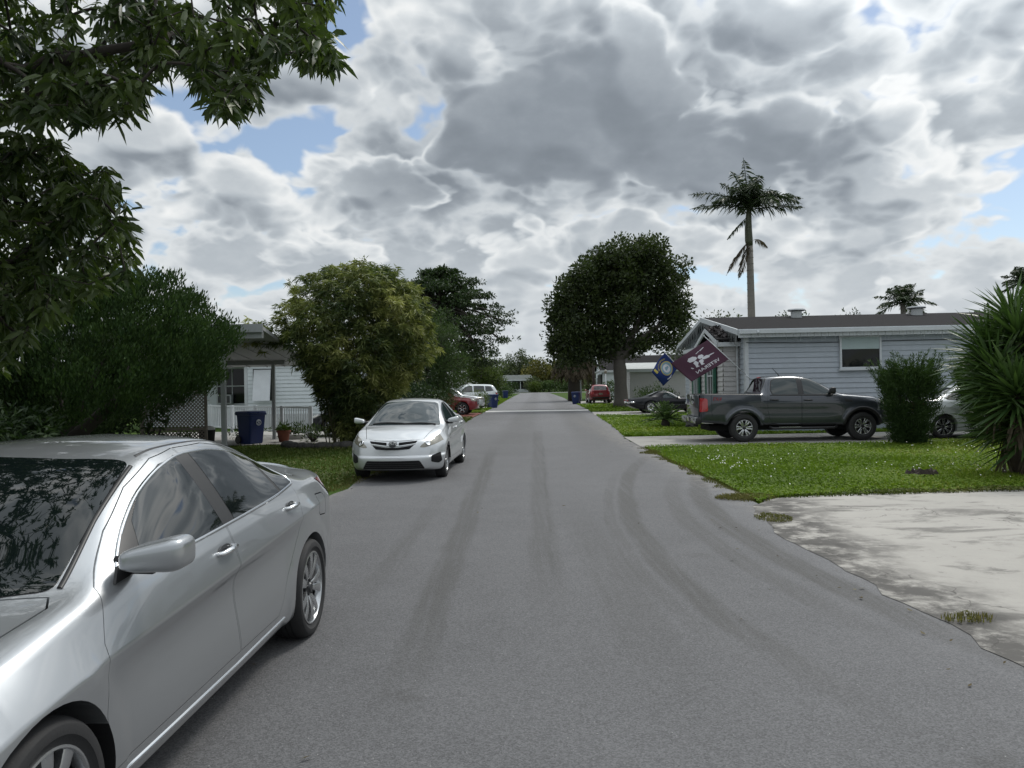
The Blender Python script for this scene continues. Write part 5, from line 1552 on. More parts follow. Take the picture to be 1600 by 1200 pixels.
# ---- black 1970s coupe ------------------------------------------------------
def build_coupe():
    root = thing('sports_car', 'low black vintage sports coupe with chrome rear bumper parked on the concrete strip', 'car')
    L = 4.70
    T = dict(
        zb=[(0, .26), (.5, .18), (3.7, .20), (4.3, .28), (4.70, .42)],
        wR=[(0, .45), (.4, .74), (.9, .80), (2.2, .76), (3.5, .82), (4.3, .76), (4.70, .62)],
        zR=[(0, .30), (.5, .23), (3.7, .25), (4.3, .34), (4.70, .46)],
        wL=[(0, .50), (.4, .79), (.95, .86), (2.2, .79), (3.5, .875), (4.3, .80), (4.70, .66)],
        zL=[(0, .38), (1, .38), (2.2, .38), (3.5, .42), (4.70, .52)],
        wM=[(0, .50), (.4, .80), (.95, .875), (2.2, .80), (3.5, .885), (4.3, .81), (4.70, .66)],
        zM=[(0, .46), (1, .54), (2.2, .52), (3.5, .56), (4.70, .58)],
        wC=[(0, .48), (.4, .78), (.95, .865), (2.2, .815), (3.5, .88), (4.3, .79), (4.70, .64)],
        zC=[(0, .52), (1, .66), (2.2, .62), (3.5, .68), (4.70, .66)],
        wB=[(0, .42), (.4, .68), (.95, .78), (2.2, .745), (2.8, .76), (3.4, .79), (4.3, .68), (4.70, .55)],
        zB=[(0, .56), (.4, .70), (.95, .815), (1.6, .775), (2.2, .765), (2.8, .80), (3.4, .885), (4.0, .84), (4.70, .75)],
        wT=[(0, .30), (.5, .50), (1.2, .55), (1.75, .60), (1.9, .60), (2.3, .50), (2.8, .49), (3.2, .50), (3.8, .50), (4.70, .40)],
        zT=[(0, .58), (.5, .70), (1.2, .76), (1.75, .80), (1.9, .85), (2.3, 1.09), (2.55, 1.165), (2.85, 1.16), (3.2, 1.05), (3.8, .865), (4.70, .77)],
        zc=[(0, .59), (.5, .73), (1.2, .82), (1.6, .85), (1.75, .87), (2.2, 1.12), (2.45, 1.205), (2.8, 1.21), (3.2, 1.08), (3.8, .875), (4.70, .79)])
    wf, wr, r = 1.02, 3.51, .335
    c = Car(root, L, T, [(wf, r, r), (wr, r, r)], .38, front=dict(prof=[(.2, .15), (.5, 0), (.7, .05)], plan=.2, w=.7, reach=.6),
            rear=dict(prof=[(.3, .12), (.5, .02), (.7, 0), (.8, .04)], plan=.10, w=.7, reach=.5), flare=.03, step=.05, fr=dict(C=.4, M=.5, B=.4))
    fd = [(1.80, .30), (1.78, .70), (1.95, .83), (2.3, 1.06), (2.5, 1.12), (2.72, 1.12), (2.85, .90), (2.92, .70), (2.90, .30)]
    c.body(black_p, [fd], gap=.008)
    c.patch('side_window', rounded([(1.98, .82), (2.30, 1.035), (2.48, 1.105), (2.70, 1.10), (2.80, .87), (2.78, .83)], .04), 'side', M['glass_clear'], .004)
    c.patch('windshield', rounded([(-.58, 1.80), (0, 1.68), (.58, 1.80), (.47, 2.36), (0, 2.28), (-.47, 2.36)], .04), 'top', M['glass_clear'], .004, (.7, 1.5))
    c.trim('windshield_chrome', [(.60, 1.80), (.54, 2.1), (.485, 2.36)], 'top', M['chrome'], .035, .012); c.trim('windshield_chrome', [(-.60, 1.80), (-.54, 2.1), (-.485, 2.36)], 'top', M['chrome'], .035, .012)
    c.patch('rear_window', rounded([(-.42, 2.95), (.42, 2.95), (.40, 3.45), (-.40, 3.45)], .05), 'top', M['glass'], .004, (.7, 1.5))
    c.patch('roof_panel', rounded([(-.46, 2.36), (.46, 2.36), (.46, 2.72), (-.46, 2.72)], .04), 'top', M['glass_clear'], .006, (1.0, 1.5))
    for sg in (1, -1):
        b = MB(); b.tube([(sg * .10, 4.70, .60), (sg * .50, 4.66, .60), (sg * .70, 4.50, .61), (sg * .755, 4.36, .61)], [.05, .055, .05, .035], 10)
        b.build('chrome_bumper', M['chrome'], root, smooth=True)
        for x in (.22, .42):
            b = MB(); b.lathe([(0, .012), (.055, .010), (.065, 0)], 20, 0, Matrix.Translation((sg * x, 4.685, .70)) @ Matrix.Rotation(R(-90), 4, 'X')); b.build('tail_light', M['lens_red'], root, smooth=True)
        make_wheel(root, .74 * sg, wf, r, .23, .20, 'rally', sg, M['chrome']); make_wheel(root, .745 * sg, wr, r, .24, .20, 'rally', sg, M['chrome'])
        mirror_part(c, 2.0, .83, sg, M['chrome'], .10, (.05, .04, .045))
    return root


coupe = build_coupe()
coupe.rotation_euler = (0, 0, R(90 + 4))
coupe.location = (pd(978, 640, 42.5).x + 4.72, 43.0, 0.02)


# ---- white sedan between the shrubs, dark sedan behind the bamboo -----------
def build_plain(label, m, L, W2, H, wf, wr, r, rim, style, glass, loc, rz):
    root = thing('parked_car', label, 'car', loc, rz)
    f = lambda y: gy(y) * L / 4.86
    kh = H / 1.465
    tabs = {k: [(gy(a) * L / 4.86 if k in ('wT', 'zT', 'zc', 'wB', 'zB') else a * L / 4.86, b * (W2 / .925 if k[0] == 'w' else 1)) for a, b in v] for k, v in sedan_tabs().items()}
    c = Car(root, L, tabs, [(wf, r, r), (wr, r, r)], .365,
            front=dict(prof=[(.18, .07), (.26, .02), (.40, 0), (.60, .03), (.78, .14), (.95, .22)], plan=.24, w=.75, reach=.75),
            rear=dict(prof=[(.25, .10), (.4, .03), (.6, 0), (.8, .02), (1.0, .06), (1.3, .1)], plan=.16, w=.8, reach=.6), flare=.01, step=.05, fr=dict(C=.2))
    c.kx = W2 / .925
    sedan_common(c, root, m, f, wf, wr, r, rim, style, glass)
    c.patch('tail_light', [(f(4.30), 1.0), (L + .1, 1.02), (L + .1, .78), (f(4.50), .80)], 'side', M['lens_red'], .005, (.5, 1.2))
    c.patch('headlight', [(-.05, .62), (.05, .74), (.30, .77), (.50, .80), (.42, .70), (.15, .61)], 'side', M['lens_clear'], .005, (.42, 1.2))
    for sg in (1, -1): mirror_part(c, f(1.73), 1.02, sg, m, .15, (.10, .07, .065))
    c.patch('grille', rounded([(-.4, .62), (.4, .62), (.34, .40), (-.34, .40)], .05), 'front', M['black'], .006, (-.3, .3))
    return root


build_plain('white sedan whose rear half shows between the two dark upright shrubs', white_p, 4.75, .92, 1.47, .93, 3.73, .33, .23, 'multi', M['glass'], (15.45, 21.75, .03), R(90))
build_plain('black sedan parked behind the bamboo on the left driveway', dark_p, 4.65, .90, 1.46, .93, 3.63, .33, .23, 'multi', M['glass'], (-7.2, 27.2, .02), R(-90 + 3))


# ---- SUVs and the hatchback down the road -----------------------------------
def suv_tabs(L=4.7, W=.92, H=1.72):
    t = lambda P: [(a * L / 4.7, b) for a, b in P]
    kh = H / 1.72
    z = lambda P: [(a * L / 4.7, b * kh) for a, b in P]
    return dict(zb=z([(0, .36), (.4, .28), (3.8, .30), (4.7, .40)]), wR=t([(0, .62), (.15, .76), (.5, .86), (4.2, .86), (4.7, .74)]), zR=z([(0, .40), (.5, .33), (3.8, .35), (4.7, .45)]),
                wL=t([(0, .66), (.15, .80), (.5, .90), (4.2, .90), (4.7, .78)]), zL=z([(0, .52), (1, .52), (4.7, .56)]), wM=t([(0, .67), (.15, .81), (.5, .90), (2, .885), (4.2, .90), (4.7, .78)]), zM=z([(0, .70), (1, .72), (4.7, .76)]),
                wC=t([(0, .66), (.15, .80), (.5, .89), (2, .90), (4.2, .89), (4.7, .77)]), zC=z([(0, .82), (1, .90), (4.7, .95)]),
                wB=t([(0, .58), (.15, .74), (.5, .81), (1.2, .84), (2, .86), (4.2, .84), (4.7, .73)]), zB=z([(0, .92), (.5, 1.0), (1.2, 1.07), (4.7, 1.12)]),
                wT=t([(0, .48), (.5, .64), (1.2, .70), (1.4, .70), (2.1, .60), (3, .61), (4.2, .60), (4.45, .62), (4.7, .66)]), zT=z([(0, .95), (.5, 1.04), (1.2, 1.11), (1.4, 1.17), (2.1, 1.61), (2.6, 1.66), (4.0, 1.62), (4.3, 1.55), (4.7, 1.14)]),
                zc=z([(0, .97), (.5, 1.07), (1.1, 1.14), (1.25, 1.18), (2.0, 1.66), (2.6, 1.72), (4.0, 1.69), (4.3, 1.62), (4.7, 1.16)]))


def build_suv(label, m, loc, rz, L=4.7, H=1.72, cat='suv', style='six'):
    root = thing('parked_suv', label, cat, loc, rz)
    kh, ky = H / 1.72, L / 4.7
    wf, wr, r = .9 * ky, 3.62 * ky, .37 * (.6 + .4 * kh)
    c = Car(root, L, suv_tabs(L, .92, H), [(wf, r, r), (wr, r, r)], r + .06, front=dict(prof=[(.3, .06), (.5, 0), (.9, .03), (1.1, .1)], plan=.2, w=.78, reach=.6),
            rear=dict(prof=[(.3, .06), (.6, 0), (1.2, .05)], plan=.12, w=.8, reach=.5), flare=.015, step=.07)
    c.kx = 1.0
    c.body(m, [])
    g = lambda P: [(a * ky, b * kh) for a, b in P]
    c.patch('side_window', rounded(g([(1.60, 1.10), (2.0, 1.46), (2.3, 1.585), (2.62, 1.60), (2.64, 1.12)]), .04), 'side', M['glass'], .004)
    c.patch('side_window', rounded(g([(2.74, 1.12), (2.72, 1.60), (3.55, 1.58), (3.58, 1.14)]), .04), 'side', M['glass'], .004)
    c.patch('side_window', rounded(g([(3.66, 1.14), (3.64, 1.57), (4.1, 1.54), (4.3, 1.20)]), .04), 'side', M['glass'], .004)
    c.patch('windshield', rounded([(-.68, 1.40 * ky), (0, 1.28 * ky), (.68, 1.40 * ky), (.56, 2.05 * ky), (0, 1.96 * ky), (-.56, 2.05 * ky)], .04), 'top', M['glass'], .004, (.9, 2))
    c.patch('rear_window', rounded([(-.56, 1.20 * kh), (.56, 1.20 * kh), (.50, 1.56 * kh), (-.50, 1.56 * kh)], .05), 'front', M['glass'], .004, (4.0 * ky, L + .3))
    c.patch('headlight', rounded(g([(-.05, .80), (-.05, .98), (.30, 1.02), (.42, 1.0), (.30, .84)]), .03), 'side', M['lens_clear'], .006, (.40, 1.2))
    c.patch('grille', rounded([(-.36, .62 * kh), (.36, .62 * kh), (.36, .92 * kh), (-.36, .92 * kh)], .04), 'front', M['alloy'], .008, (-.3, .3))
    for sg in (1, -1):
        p = [(sg * .56, .82 * kh), (sg * .80, .80 * kh), (sg * .80, 1.06 * kh), (sg * .56, 1.02 * kh)]
        c.patch('tail_light', p, 'front', M['lens_red'], .006, (L - .45, L + .3))
        mirror_part(c, 1.70 * ky, 1.14 * kh, sg, m, .15, (.10, .06, .08))
        make_wheel(root, .79 * sg, wf, r, .23, r * .66, style, sg); make_wheel(root, .79 * sg, wr, r, .23, r * .66, style, sg)
    b = MB(); b.box(-.70, .70, L - .02, L + .05, .42, .56); b.build('rear_bumper', M['black'], root, bevel=.02)
    b = MB(); b.box(-.17, .17, L - .02, L + .012, .80 * kh, .80 * kh + .12); b.build('licence_plate', M['lens_clear'], root)
    return root


pr = pd(754, 636, 44.5)
build_suv('red suv parked nose to the road on the red brick driveway', red_p, (pr.x - .25, 45.2, .02), R(90 - 6), 4.4, 1.62)
build_suv('silver suv parked just beyond the red one', silver2, (pd(757, 632, 51).x, 51.2, .02), R(90 - 4), 4.5, 1.60)
build_suv('white suv with dark windows under the trees beyond the other two', white_p, (pd(744, 620, 60).x - 3.0, 60.5, .02), R(-82), 4.7, 1.80)
build_suv('red hatchback seen from behind next to the dark wooden pole on the right', red_p, (pd(922, 627, 73).x, 77.3 - 8.9, .02), R(180), 4.2, 1.62, 'car')

# ------------------------------------------------------------------ vegetation
PR = np.random.default_rng(11)
bark_g = varied('grey_bark', (.095, .085, .075), .3, 4, .9, .7, 18)
bark_d = varied('dark_bark', (.045, .038, .032), .3, 5, .9, .7, 22)
palm_bark = varied('palm_bark', (.20, .185, .165), .25, 3, .85, .4, 20)


def nrmz(a): return a / np.maximum(np.linalg.norm(a, axis=1, keepdims=True), 1e-9)


def leaves(name, P, D, ln, wd, m, tint, parent=None, fold=.0, droop=0.0, rg=PR, up=None):
    """one leaf per row: base P, direction D, length, width; each leaf is a folded blade of two quads or one diamond"""
    n = len(P); D = nrmz(D)
    rnd = rg.normal(0, 1, (n, 3)) if up is None else np.asarray(up) + rg.normal(0, .35, (n, 3))
    B = nrmz(np.cross(D, rnd)); N = np.cross(B, D)
    ln = np.broadcast_to(ln, n)[:, None]; wd = np.broadcast_to(wd, n)[:, None]
    down = np.array([0, 0, -1.0])
    at = lambda u: P + D * ln * u + down * droop * ln * u * u
    tip = at(1.0)
    if fold:
        f1, f2 = at(.26), at(.66); w1, w2 = B * wd * .46, B * wd * .44; h = N * fold * wd
        V_ = np.stack([P, f1 - w1 + h, f1, f1 + w1 + h, f2 - w2 + h, f2, f2 + w2 + h, tip], 1).reshape(-1, 3); b = np.arange(n)[:, None] * 8
        F = np.concatenate([b + np.array([c_]) for c_ in ((0, 1, 2, 3), (1, 4, 5, 2), (2, 5, 6, 3), (4, 7, 6, 5))], 1).reshape(-1, 4); t = np.repeat(tint, 4)
    else:
        mid = at(.48); L = mid + B * wd / 2; R_ = mid - B * wd / 2
        V_ = np.stack([P, R_, tip, L], 1).reshape(-1, 3); F = np.arange(n * 4).reshape(-1, 4); t = tint
    return np_mesh(name, V_, F, m, parent, attrs={'tint': np.clip(t, 0, 1)})


def sph(n, rg=PR):
    return nrmz(rg.normal(0, 1, (n, 3)))


def clump_leaves(C, rad, per, ln, wd, m, parent, name='crown', out=.6, upb=.3, jit=.8, tvar=.18, base_t=.45, flat=1.0, droop=.1, rg=PR, ct=None, shell=.45, fold=0):
    """leaf clumps round the centres C"""
    nC = len(C); rad = np.broadcast_to(rad, nC)
    d = sph(nC * per, rg); k = np.repeat(np.arange(nC), per)
    rr = rad[k] * (shell + (1 - shell) * rg.random(len(k)) ** .5)
    off = d * rr[:, None]; off[:, 2] *= flat
    P = C[k] + off
    D = d * out + rg.normal(0, jit * .5, d.shape) + np.array([0, 0, upb])
    ct = rg.normal(base_t, tvar, nC) if ct is None else ct
    t = ct[k] + rg.normal(0, .12, len(k))
    return leaves(name, P, D, ln * rg.uniform(.7, 1.25, len(k)), wd * rg.uniform(.75, 1.2, len(k)), m, t, parent, fold, droop, rg)


def ell_clumps(n, c, r, rg=PR, lo=.0, noise=.25, seed=0, core=.55):
    """clump centres through an uneven ellipsoid, mostly towards its skin"""
    d = sph(n, rg)
    ph = np.random.default_rng(seed).uniform(0, 6.28, 9)
    lump = 1 + noise * (np.sin(3.1 * d[:, 0] + ph[0]) * np.sin(2.7 * d[:, 1] + ph[1]) + .7 * np.sin(5.3 * d[:, 2] + ph[2]) * np.sin(4.4 * d[:, 0] + ph[3]) + .5 * np.sin(8 * d[:, 1] + ph[4]) * np.sin(7 * d[:, 2] + ph[5]))
    s = core + (1 - core) * rg.random(n) ** .6
    P = d * (s * lump)[:, None] * np.array(r) + np.array(c)
    return P[P[:, 2] > lo]


def limbs(mb, base, tops, r0, r1=.02, rg=random, n=6, sides=7, sag=.0):
    """curved tapering limbs from a point to several targets"""
    b = Vector(base)
    for t in tops:
        t = Vector(t); m_ = b.lerp(t, .5) + Vector((rg.uniform(-.12, .12), rg.uniform(-.12, .12), .10 - sag)) * (t - b).length
        pts = []; rad = []
        for i in range(n + 1):
            u = i / n; pts.append((1 - u)**2 * b + 2 * u * (1 - u) * m_ + u * u * t); rad.append(r0 + (r1 - r0) * u ** .8)
        mb.tube(pts, rad, sides, cap=False)


LM = dict(
    mango=leafmat('mango_leaf', (0.024, 0.046, 0.014), (0.101, 0.142, 0.038), .38, .28, .4),
    cypress=leafmat('cypress_leaf', (0.018, 0.041, 0.014), (0.068, 0.113, 0.030), .7, .15, .2),
    bamboo=leafmat('bamboo_leaf', None, None, .5, .25, .35, extra=[(0, (.034, .060, .022)), (.36, (.080, .108, .034)), (.62, (.17, .195, .058)), (1, (.40, .40, .155))]),
    dark=leafmat('dark_leaf', (0.019, 0.038, 0.014), (0.054, 0.089, 0.024), .5, .22, .35),
    oak=leafmat('fig_leaf', (0.022, 0.035, 0.012), (0.062, 0.086, 0.024), .5, .25, .35),
    green=leafmat('green_leaf', (0.032, 0.065, 0.019), (0.089, 0.132, 0.038), .55, .25, .3),
    lime=leafmat('lime_leaf', (.048, .080, .016), (.13, .165, .045), .5, .3, .3),
    palm=leafmat('palm_leaf', (0.022, 0.041, 0.016), (0.068, 0.095, 0.038), .45, .2, .4),
    dead=leafmat('dead_frond', (.075, .060, .042), (.17, .145, .105), .8, .15, .2),
    yucca=leafmat('yucca_leaf', (0.030, 0.065, 0.018), (0.101, 0.169, 0.047), .38, .15, .45),
    far=leafmat('far_leaf', (0.041, 0.062, 0.030), (0.115, 0.135, 0.054), .6, .25, .3),
    gold=leafmat('gold_leaf', (.050, .062, .018), (.21, .175, .045), .6, .3, .3))

# ---- mango tree over the near car (trunk left of the picture) -----------------
mg = thing('mango_tree', 'mango tree with long drooping dark leaves overhanging the top left corner', 'tree', (-7.2, 6.6, 0))
mo = np.array([-7.2, 6.6, 0.0])
rg = np.random.default_rng(41)
low_x = [-200, 0, 60, 150, 205, 235, 300, 318, 330, 350, 385, 410, 440, 490, 540, 548]
low_y = [205, 200, 205, 215, 185, 120, 118, 160, 190, 195, 185, 120, 100, 130, 105, 40]
C = []
while len(C) < 760:
    px, dd = rg.uniform(-260, 522), rg.uniform(5.6, 8.8)
    lim = np.interp(px, low_x, low_y) - 18
    y = lim - abs(rg.normal(0, 110)) if rg.random() < .75 else rg.uniform(-500, lim)
    if y < -550: continue
    if px > 360 and y < -40 and rg.random() < .6: continue
    C.append(pd(px, y, dd))
n1_ = len(C)
pl = [(-200, 190), (0, 205), (85, 215), (120, 262), (175, 262), (196, 300), (205, 345), (212, 395), (195, 430), (150, 455), (105, 470), (70, 520), (0, 590), (-200, 640)]
pxs, pys = zip(*pl)
while len(C) < n1_ + 600:
    px, py = rg.uniform(-200, 215), rg.uniform(195, 610)
    if not inside(pl, np.array([px]), np.array([py]))[0]: continue
    if py > 480 and rg.random() < .45: continue
    C.append(pd(px, py, rg.uniform(6.4, 9.0)))
for _ in range(520):                              # the rest of the crown, over the car and beside the camera
    p = Vector((-5.2, 4.2, 5.6)) + Vector(tuple(sph(1, rg)[0])) * rg.uniform(1.6, 2.9); p.z = max(p.z, 4.0 if p.x > -4.4 else 2.4)
    r2_ = (p.x / max(p.y, .1) * 1200 + 800, 600 - (p.z - 1.7) / max(p.y, .1) * 1200)
    if p.y > .3 and r2_[0] > -60 and r2_[1] > -80: continue
    C.append(p)
C = np.array([tuple(c) for c in C])
per = 16
k = np.repeat(np.arange(len(C)), per)
D = rg.normal(0, 1, (len(k), 3)); D[:, 2] = D[:, 2] * .4 - .55
ct = rg.normal(.42, .2, len(C)); ct[rg.random(len(C)) < .12] += .35
P = C[k] + rg.normal(0, .035, (len(k), 3)) - mo
leaves('crown', P, D, rg.uniform(.10, .185, len(k)), rg.uniform(.034, .050, len(k)), LM['mango'], ct[k] + rg.normal(0, .1, len(k)), mg, fold=.16, droop=.28, rg=rg)
mb = MB()
mb.tube([(0, 0, 0), (.05, -.05, 1.0), (.15, -.1, 2.0), (.3, -.2, 3.0)], [.27, .22, .20, .19], 12)
heads = [Vector((x, y, z)) - Vector(tuple(mo)) for x, y, z in ((-4.6, 6.6, 4.7), (-3.0, 6.7, 4.75), (-5.0, 4.0, 5.2), (-5.2, 8.2, 4.2), (-4.7, 7.2, 3.5), (-3.6, 4.2, 5.6), (-6.4, 3.4, 5.4))]
limbs(mb, (.3, -.2, 2.9), heads, .12, .035, n=9, sides=8)
nodes = []
for h in heads:
    for u in np.linspace(.35, 1, 7): nodes.append(Vector((.3, -.2, 2.9)).lerp(h, u) + Vector((0, 0, .10 * (h - Vector((.3, -.2, 2.9))).length * 2 * u * (1 - u))))
# twigs grow from the limbs outwards: each leaf whorl joins the nearest wood already there
W_ = np.array([tuple(v) for v in nodes]); Q = C - mo; nN, nQ = len(W_), len(Q)
allp = np.concatenate([W_, Q]); par = np.full(nN + nQ, -1)
dist = np.linalg.norm(Q[:, None] - W_[None], axis=2); best = dist.min(1); arg = dist.argmin(1); done = np.zeros(nQ, bool); order = []
for _ in range(nQ):
    i = int(np.argmin(np.where(done, 1e9, best))); done[i] = True; par[nN + i] = arg[i]; order.append(i)
    d2 = np.linalg.norm(Q - Q[i], axis=1) * 1.02; m2 = d2 < best; best = np.where(m2, d2, best); arg = np.where(m2, nN + i, arg)
size = np.ones(nN + nQ)
for i in reversed(order): size[par[nN + i]] += size[nN + i]
for i in order:
    a_, b_ = Vector(allp[par[nN + i]]), Vector(Q[i]); r1_ = .0042 * size[nN + i] ** .38; r0_ = min(.0042 * size[par[nN + i]] ** .38, r1_ * 1.6, .03) if par[nN + i] >= nN else r1_ * 1.3
    mb.tube([a_, a_.lerp(b_, .5) + Vector((0, 0, .05 * (a_ - b_).length)), b_], [r0_, (r0_ + r1_) / 2, r1_], 5, cap=False)
mb.build('trunk', bark_d, mg, smooth=True)

# ---- cypress, dark shrubs at the left ------------------------------------------
def frame_tree(name, label, cat, base, group=None): return thing(name, label, cat, base, 0, group)


cy = frame_tree('cypress_tree', 'broad dense dark green cypress with a leaning trunk behind the nearest car', 'tree', (-10.0, 17.6, 0))
rg = np.random.default_rng(42)
n = 3600; d = sph(n, rg); d[:, 2] = np.where(d[:, 2] < -.92, -d[:, 2], d[:, 2])
ph = rg.uniform(0, 6.28, 6)
lump = 1 + .11 * np.sin(6 * d[:, 0] + ph[0]) * np.sin(5 * d[:, 2] + ph[1]) + .09 * np.sin(13 * d[:, 0] + ph[2]) * np.sin(11 * d[:, 1] + ph[3]) + .05 * np.sin(15 * d[:, 2] + ph[4])
s = np.where(rg.random(n) < .75, rg.uniform(.88, 1.0, n), rg.uniform(.5, .88, n)) * lump
C = d * s[:, None] * np.array([3.25, 2.6, 2.15]) + np.array([.15, 0, 2.30])
C[:, 0] += (C[:, 2] - 2.4) * .12
C = C[C[:, 2] > np.where(C[:, 0] > -.4, .55 + .42 * (C[:, 0] + .4), .15)]
per = 34; k = np.repeat(np.arange(len(C)), per)
outw = nrmz(C - np.array([0, 0, 1.0]))
D = outw[k] * .55 + np.array([0, 0, .75]) + rg.normal(0, .33, (len(k), 3))
P = C[k] + rg.normal(0, .095, (len(k), 3))
ct = rg.normal(.40, .15, len(C))
leaves('crown', P, D, rg.uniform(.07, .135, len(k)), rg.uniform(.024, .042, len(k)), LM['cypress'], ct[k] + rg.normal(0, .13, len(k)), cy, rg=rg)
mb = MB(); mb.tube([(-.6, 0, 0), (-.25, 0, .5), (.35, 0, 1.0), (.95, 0, 1.5), (1.3, 0, 2.3)], [.19, .17, .15, .12, .06], 10)
limbs(mb, (-.3, 0, .45), [(-1.6, .3, 2.0), (-.4, -.5, 2.6), (.4, .6, 2.6), (-1, .8, 2.4)], .10, .03)
mb.build('trunk', bark_d, cy, smooth=True)


def bush(name, label, cat, base, r, n, per, ln, wd, m, group=None, seed=0, upb=.35, stems=6, noise=.25, base_t=.4, core=.5, crad=.22, droop=.1, lift=0.15):
    t = thing(name, label, cat, base, 0, group); rg = np.random.default_rng(seed)
    C = ell_clumps(n, (0, 0, r[2] + lift), r, rg, .08, noise, seed, core)
    clump_leaves(C, crad, per, ln, wd, m, t, 'foliage', upb=upb, rg=rg, base_t=base_t, droop=droop)
    mb = MB()
    limbs(mb, (0, 0, 0), [(r[0] * .6 * math.cos(a), r[1] * .6 * math.sin(a), r[2] * 1.3) for a in np.linspace(0, 6.28, stems, endpoint=False)], .035, .01)
    mb.build('stem', bark_d, t, smooth=True)
    return t


bush('shrub', 'very dark leafy shrub mass under the mango branches at the left edge', 'shrub', (-12.6, 16.2, 0), (2.9, 2.2, 1.75), 520, 26, .16, .07, LM['dark'], seed=51, base_t=.2, noise=.2)
bush('shrub', 'dark undergrowth shrub at the foot of the cypress', 'shrub', (-10.2, 14.6, 0), (1.6, 1.0, .62), 150, 22, .24, .05, LM['dark'], seed=52, base_t=.15, droop=.3)
bush('shrub', 'young leafy shoot growing in front of the lattice screen', 'shrub', (-9.9, 21.2, 0), (.35, .3, .55), 14, 8, .22, .09, LM['dark'], seed=53, base_t=.4)
bush('shrub', 'tall dark shrub behind the lattice screen', 'shrub', (-12.8, 24.6, 0), (2.0, 1.6, 1.5), 220, 22, .18, .08, LM['dark'], seed=54, base_t=.25)

# ---- variegated bamboo clump ----------------------------------------------------
bb_ = thing('bamboo', 'large yellow-green variegated bamboo clump beside the silver sedan facing the camera', 'bamboo', (-4.85, 22.6, 0))
rg = np.random.default_rng(43)
zf = pchip([0.15, .8, 1.4, 2.0, 2.8, 3.6, 4.3, 4.9, 5.3], [.65, .85, 1.12, 1.50, 1.90, 2.06, 1.86, 1.3, .42])
C = []; T_ = []
ph = rg.uniform(0, 6.28, 8)
while len(C) < 2800:
    z = rg.uniform(.15, 5.3); a = rg.uniform(0, 6.28); R0 = float(zf(z))
    if rg.random() > R0 / 2.1: continue
    lump = 1 + .10 * math.sin(3 * a + ph[0] + z * 1.3) + .10 * math.sin(5 * a + ph[1] - z * 2.2) + .07 * math.sin(9 * a + z * 4 + ph[2])
    s = rg.uniform(.82, 1.02) if rg.random() < .64 else rg.uniform(.25, .82)
    x, y = R0 * lump * s * math.cos(a), R0 * lump * s * math.sin(a) * .9
    C.append((x + .35 + (.18 * (z - 3) if z > 3 and False else 0), y, z + rg.normal(0, .08)))
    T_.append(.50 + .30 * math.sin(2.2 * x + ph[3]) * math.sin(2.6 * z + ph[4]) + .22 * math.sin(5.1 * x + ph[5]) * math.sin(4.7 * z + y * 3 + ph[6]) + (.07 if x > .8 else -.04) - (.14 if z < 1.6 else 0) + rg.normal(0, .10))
for _ in range(60):                              # branch reaching left over the carport edge
    u = rg.random(); C.append((-1.5 - 1.3 * u, -.3 + rg.normal(0, .15), 3.15 + .25 * u + rg.normal(0, .16))); T_.append(.4 + .5 * (u > .8) + rg.normal(0, .1))
C = np.array(C); T_ = np.array(T_); per = 24; k = np.repeat(np.arange(len(C)), per)
D = rg.normal(0, 1, (len(k), 3)) * np.array([1, 1, .55]) + nrmz(C * np.array([1, 1, 0.01]))[k] * .5 + np.array([0, 0, -.12])
P = C[k] + rg.normal(0, .03, (len(k), 3))
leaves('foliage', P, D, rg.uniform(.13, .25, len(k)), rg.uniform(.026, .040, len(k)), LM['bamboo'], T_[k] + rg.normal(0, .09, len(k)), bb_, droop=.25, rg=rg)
mb = MB()
for i in range(46):
    a = rg.uniform(0, 6.28); r0 = rg.uniform(.1, .8); z1 = rg.uniform(2.2, 4.9); r1 = float(zf(z1)) * rg.uniform(.3, .85)
    mb.tube([(r0 * math.cos(a) * .8, r0 * math.sin(a) * .6, 0), (r0 * 1.1 * math.cos(a), r0 * math.sin(a), z1 * .45), (.3 + r1 * math.cos(a + .2), r1 * math.sin(a + .2), z1)], [.018, .015, .006], 6, cap=False)
mb.tube([(0, 0, 0), (-.8, -.2, 1.8), (-1.6, -.3, 2.9), (-2.7, -.3, 3.3)], [.02, .018, .012, .006], 6)
mb.build('canes', varied('bamboo_cane', (.085, .080, .040), .3, 6, .6), bb_, smooth=True)


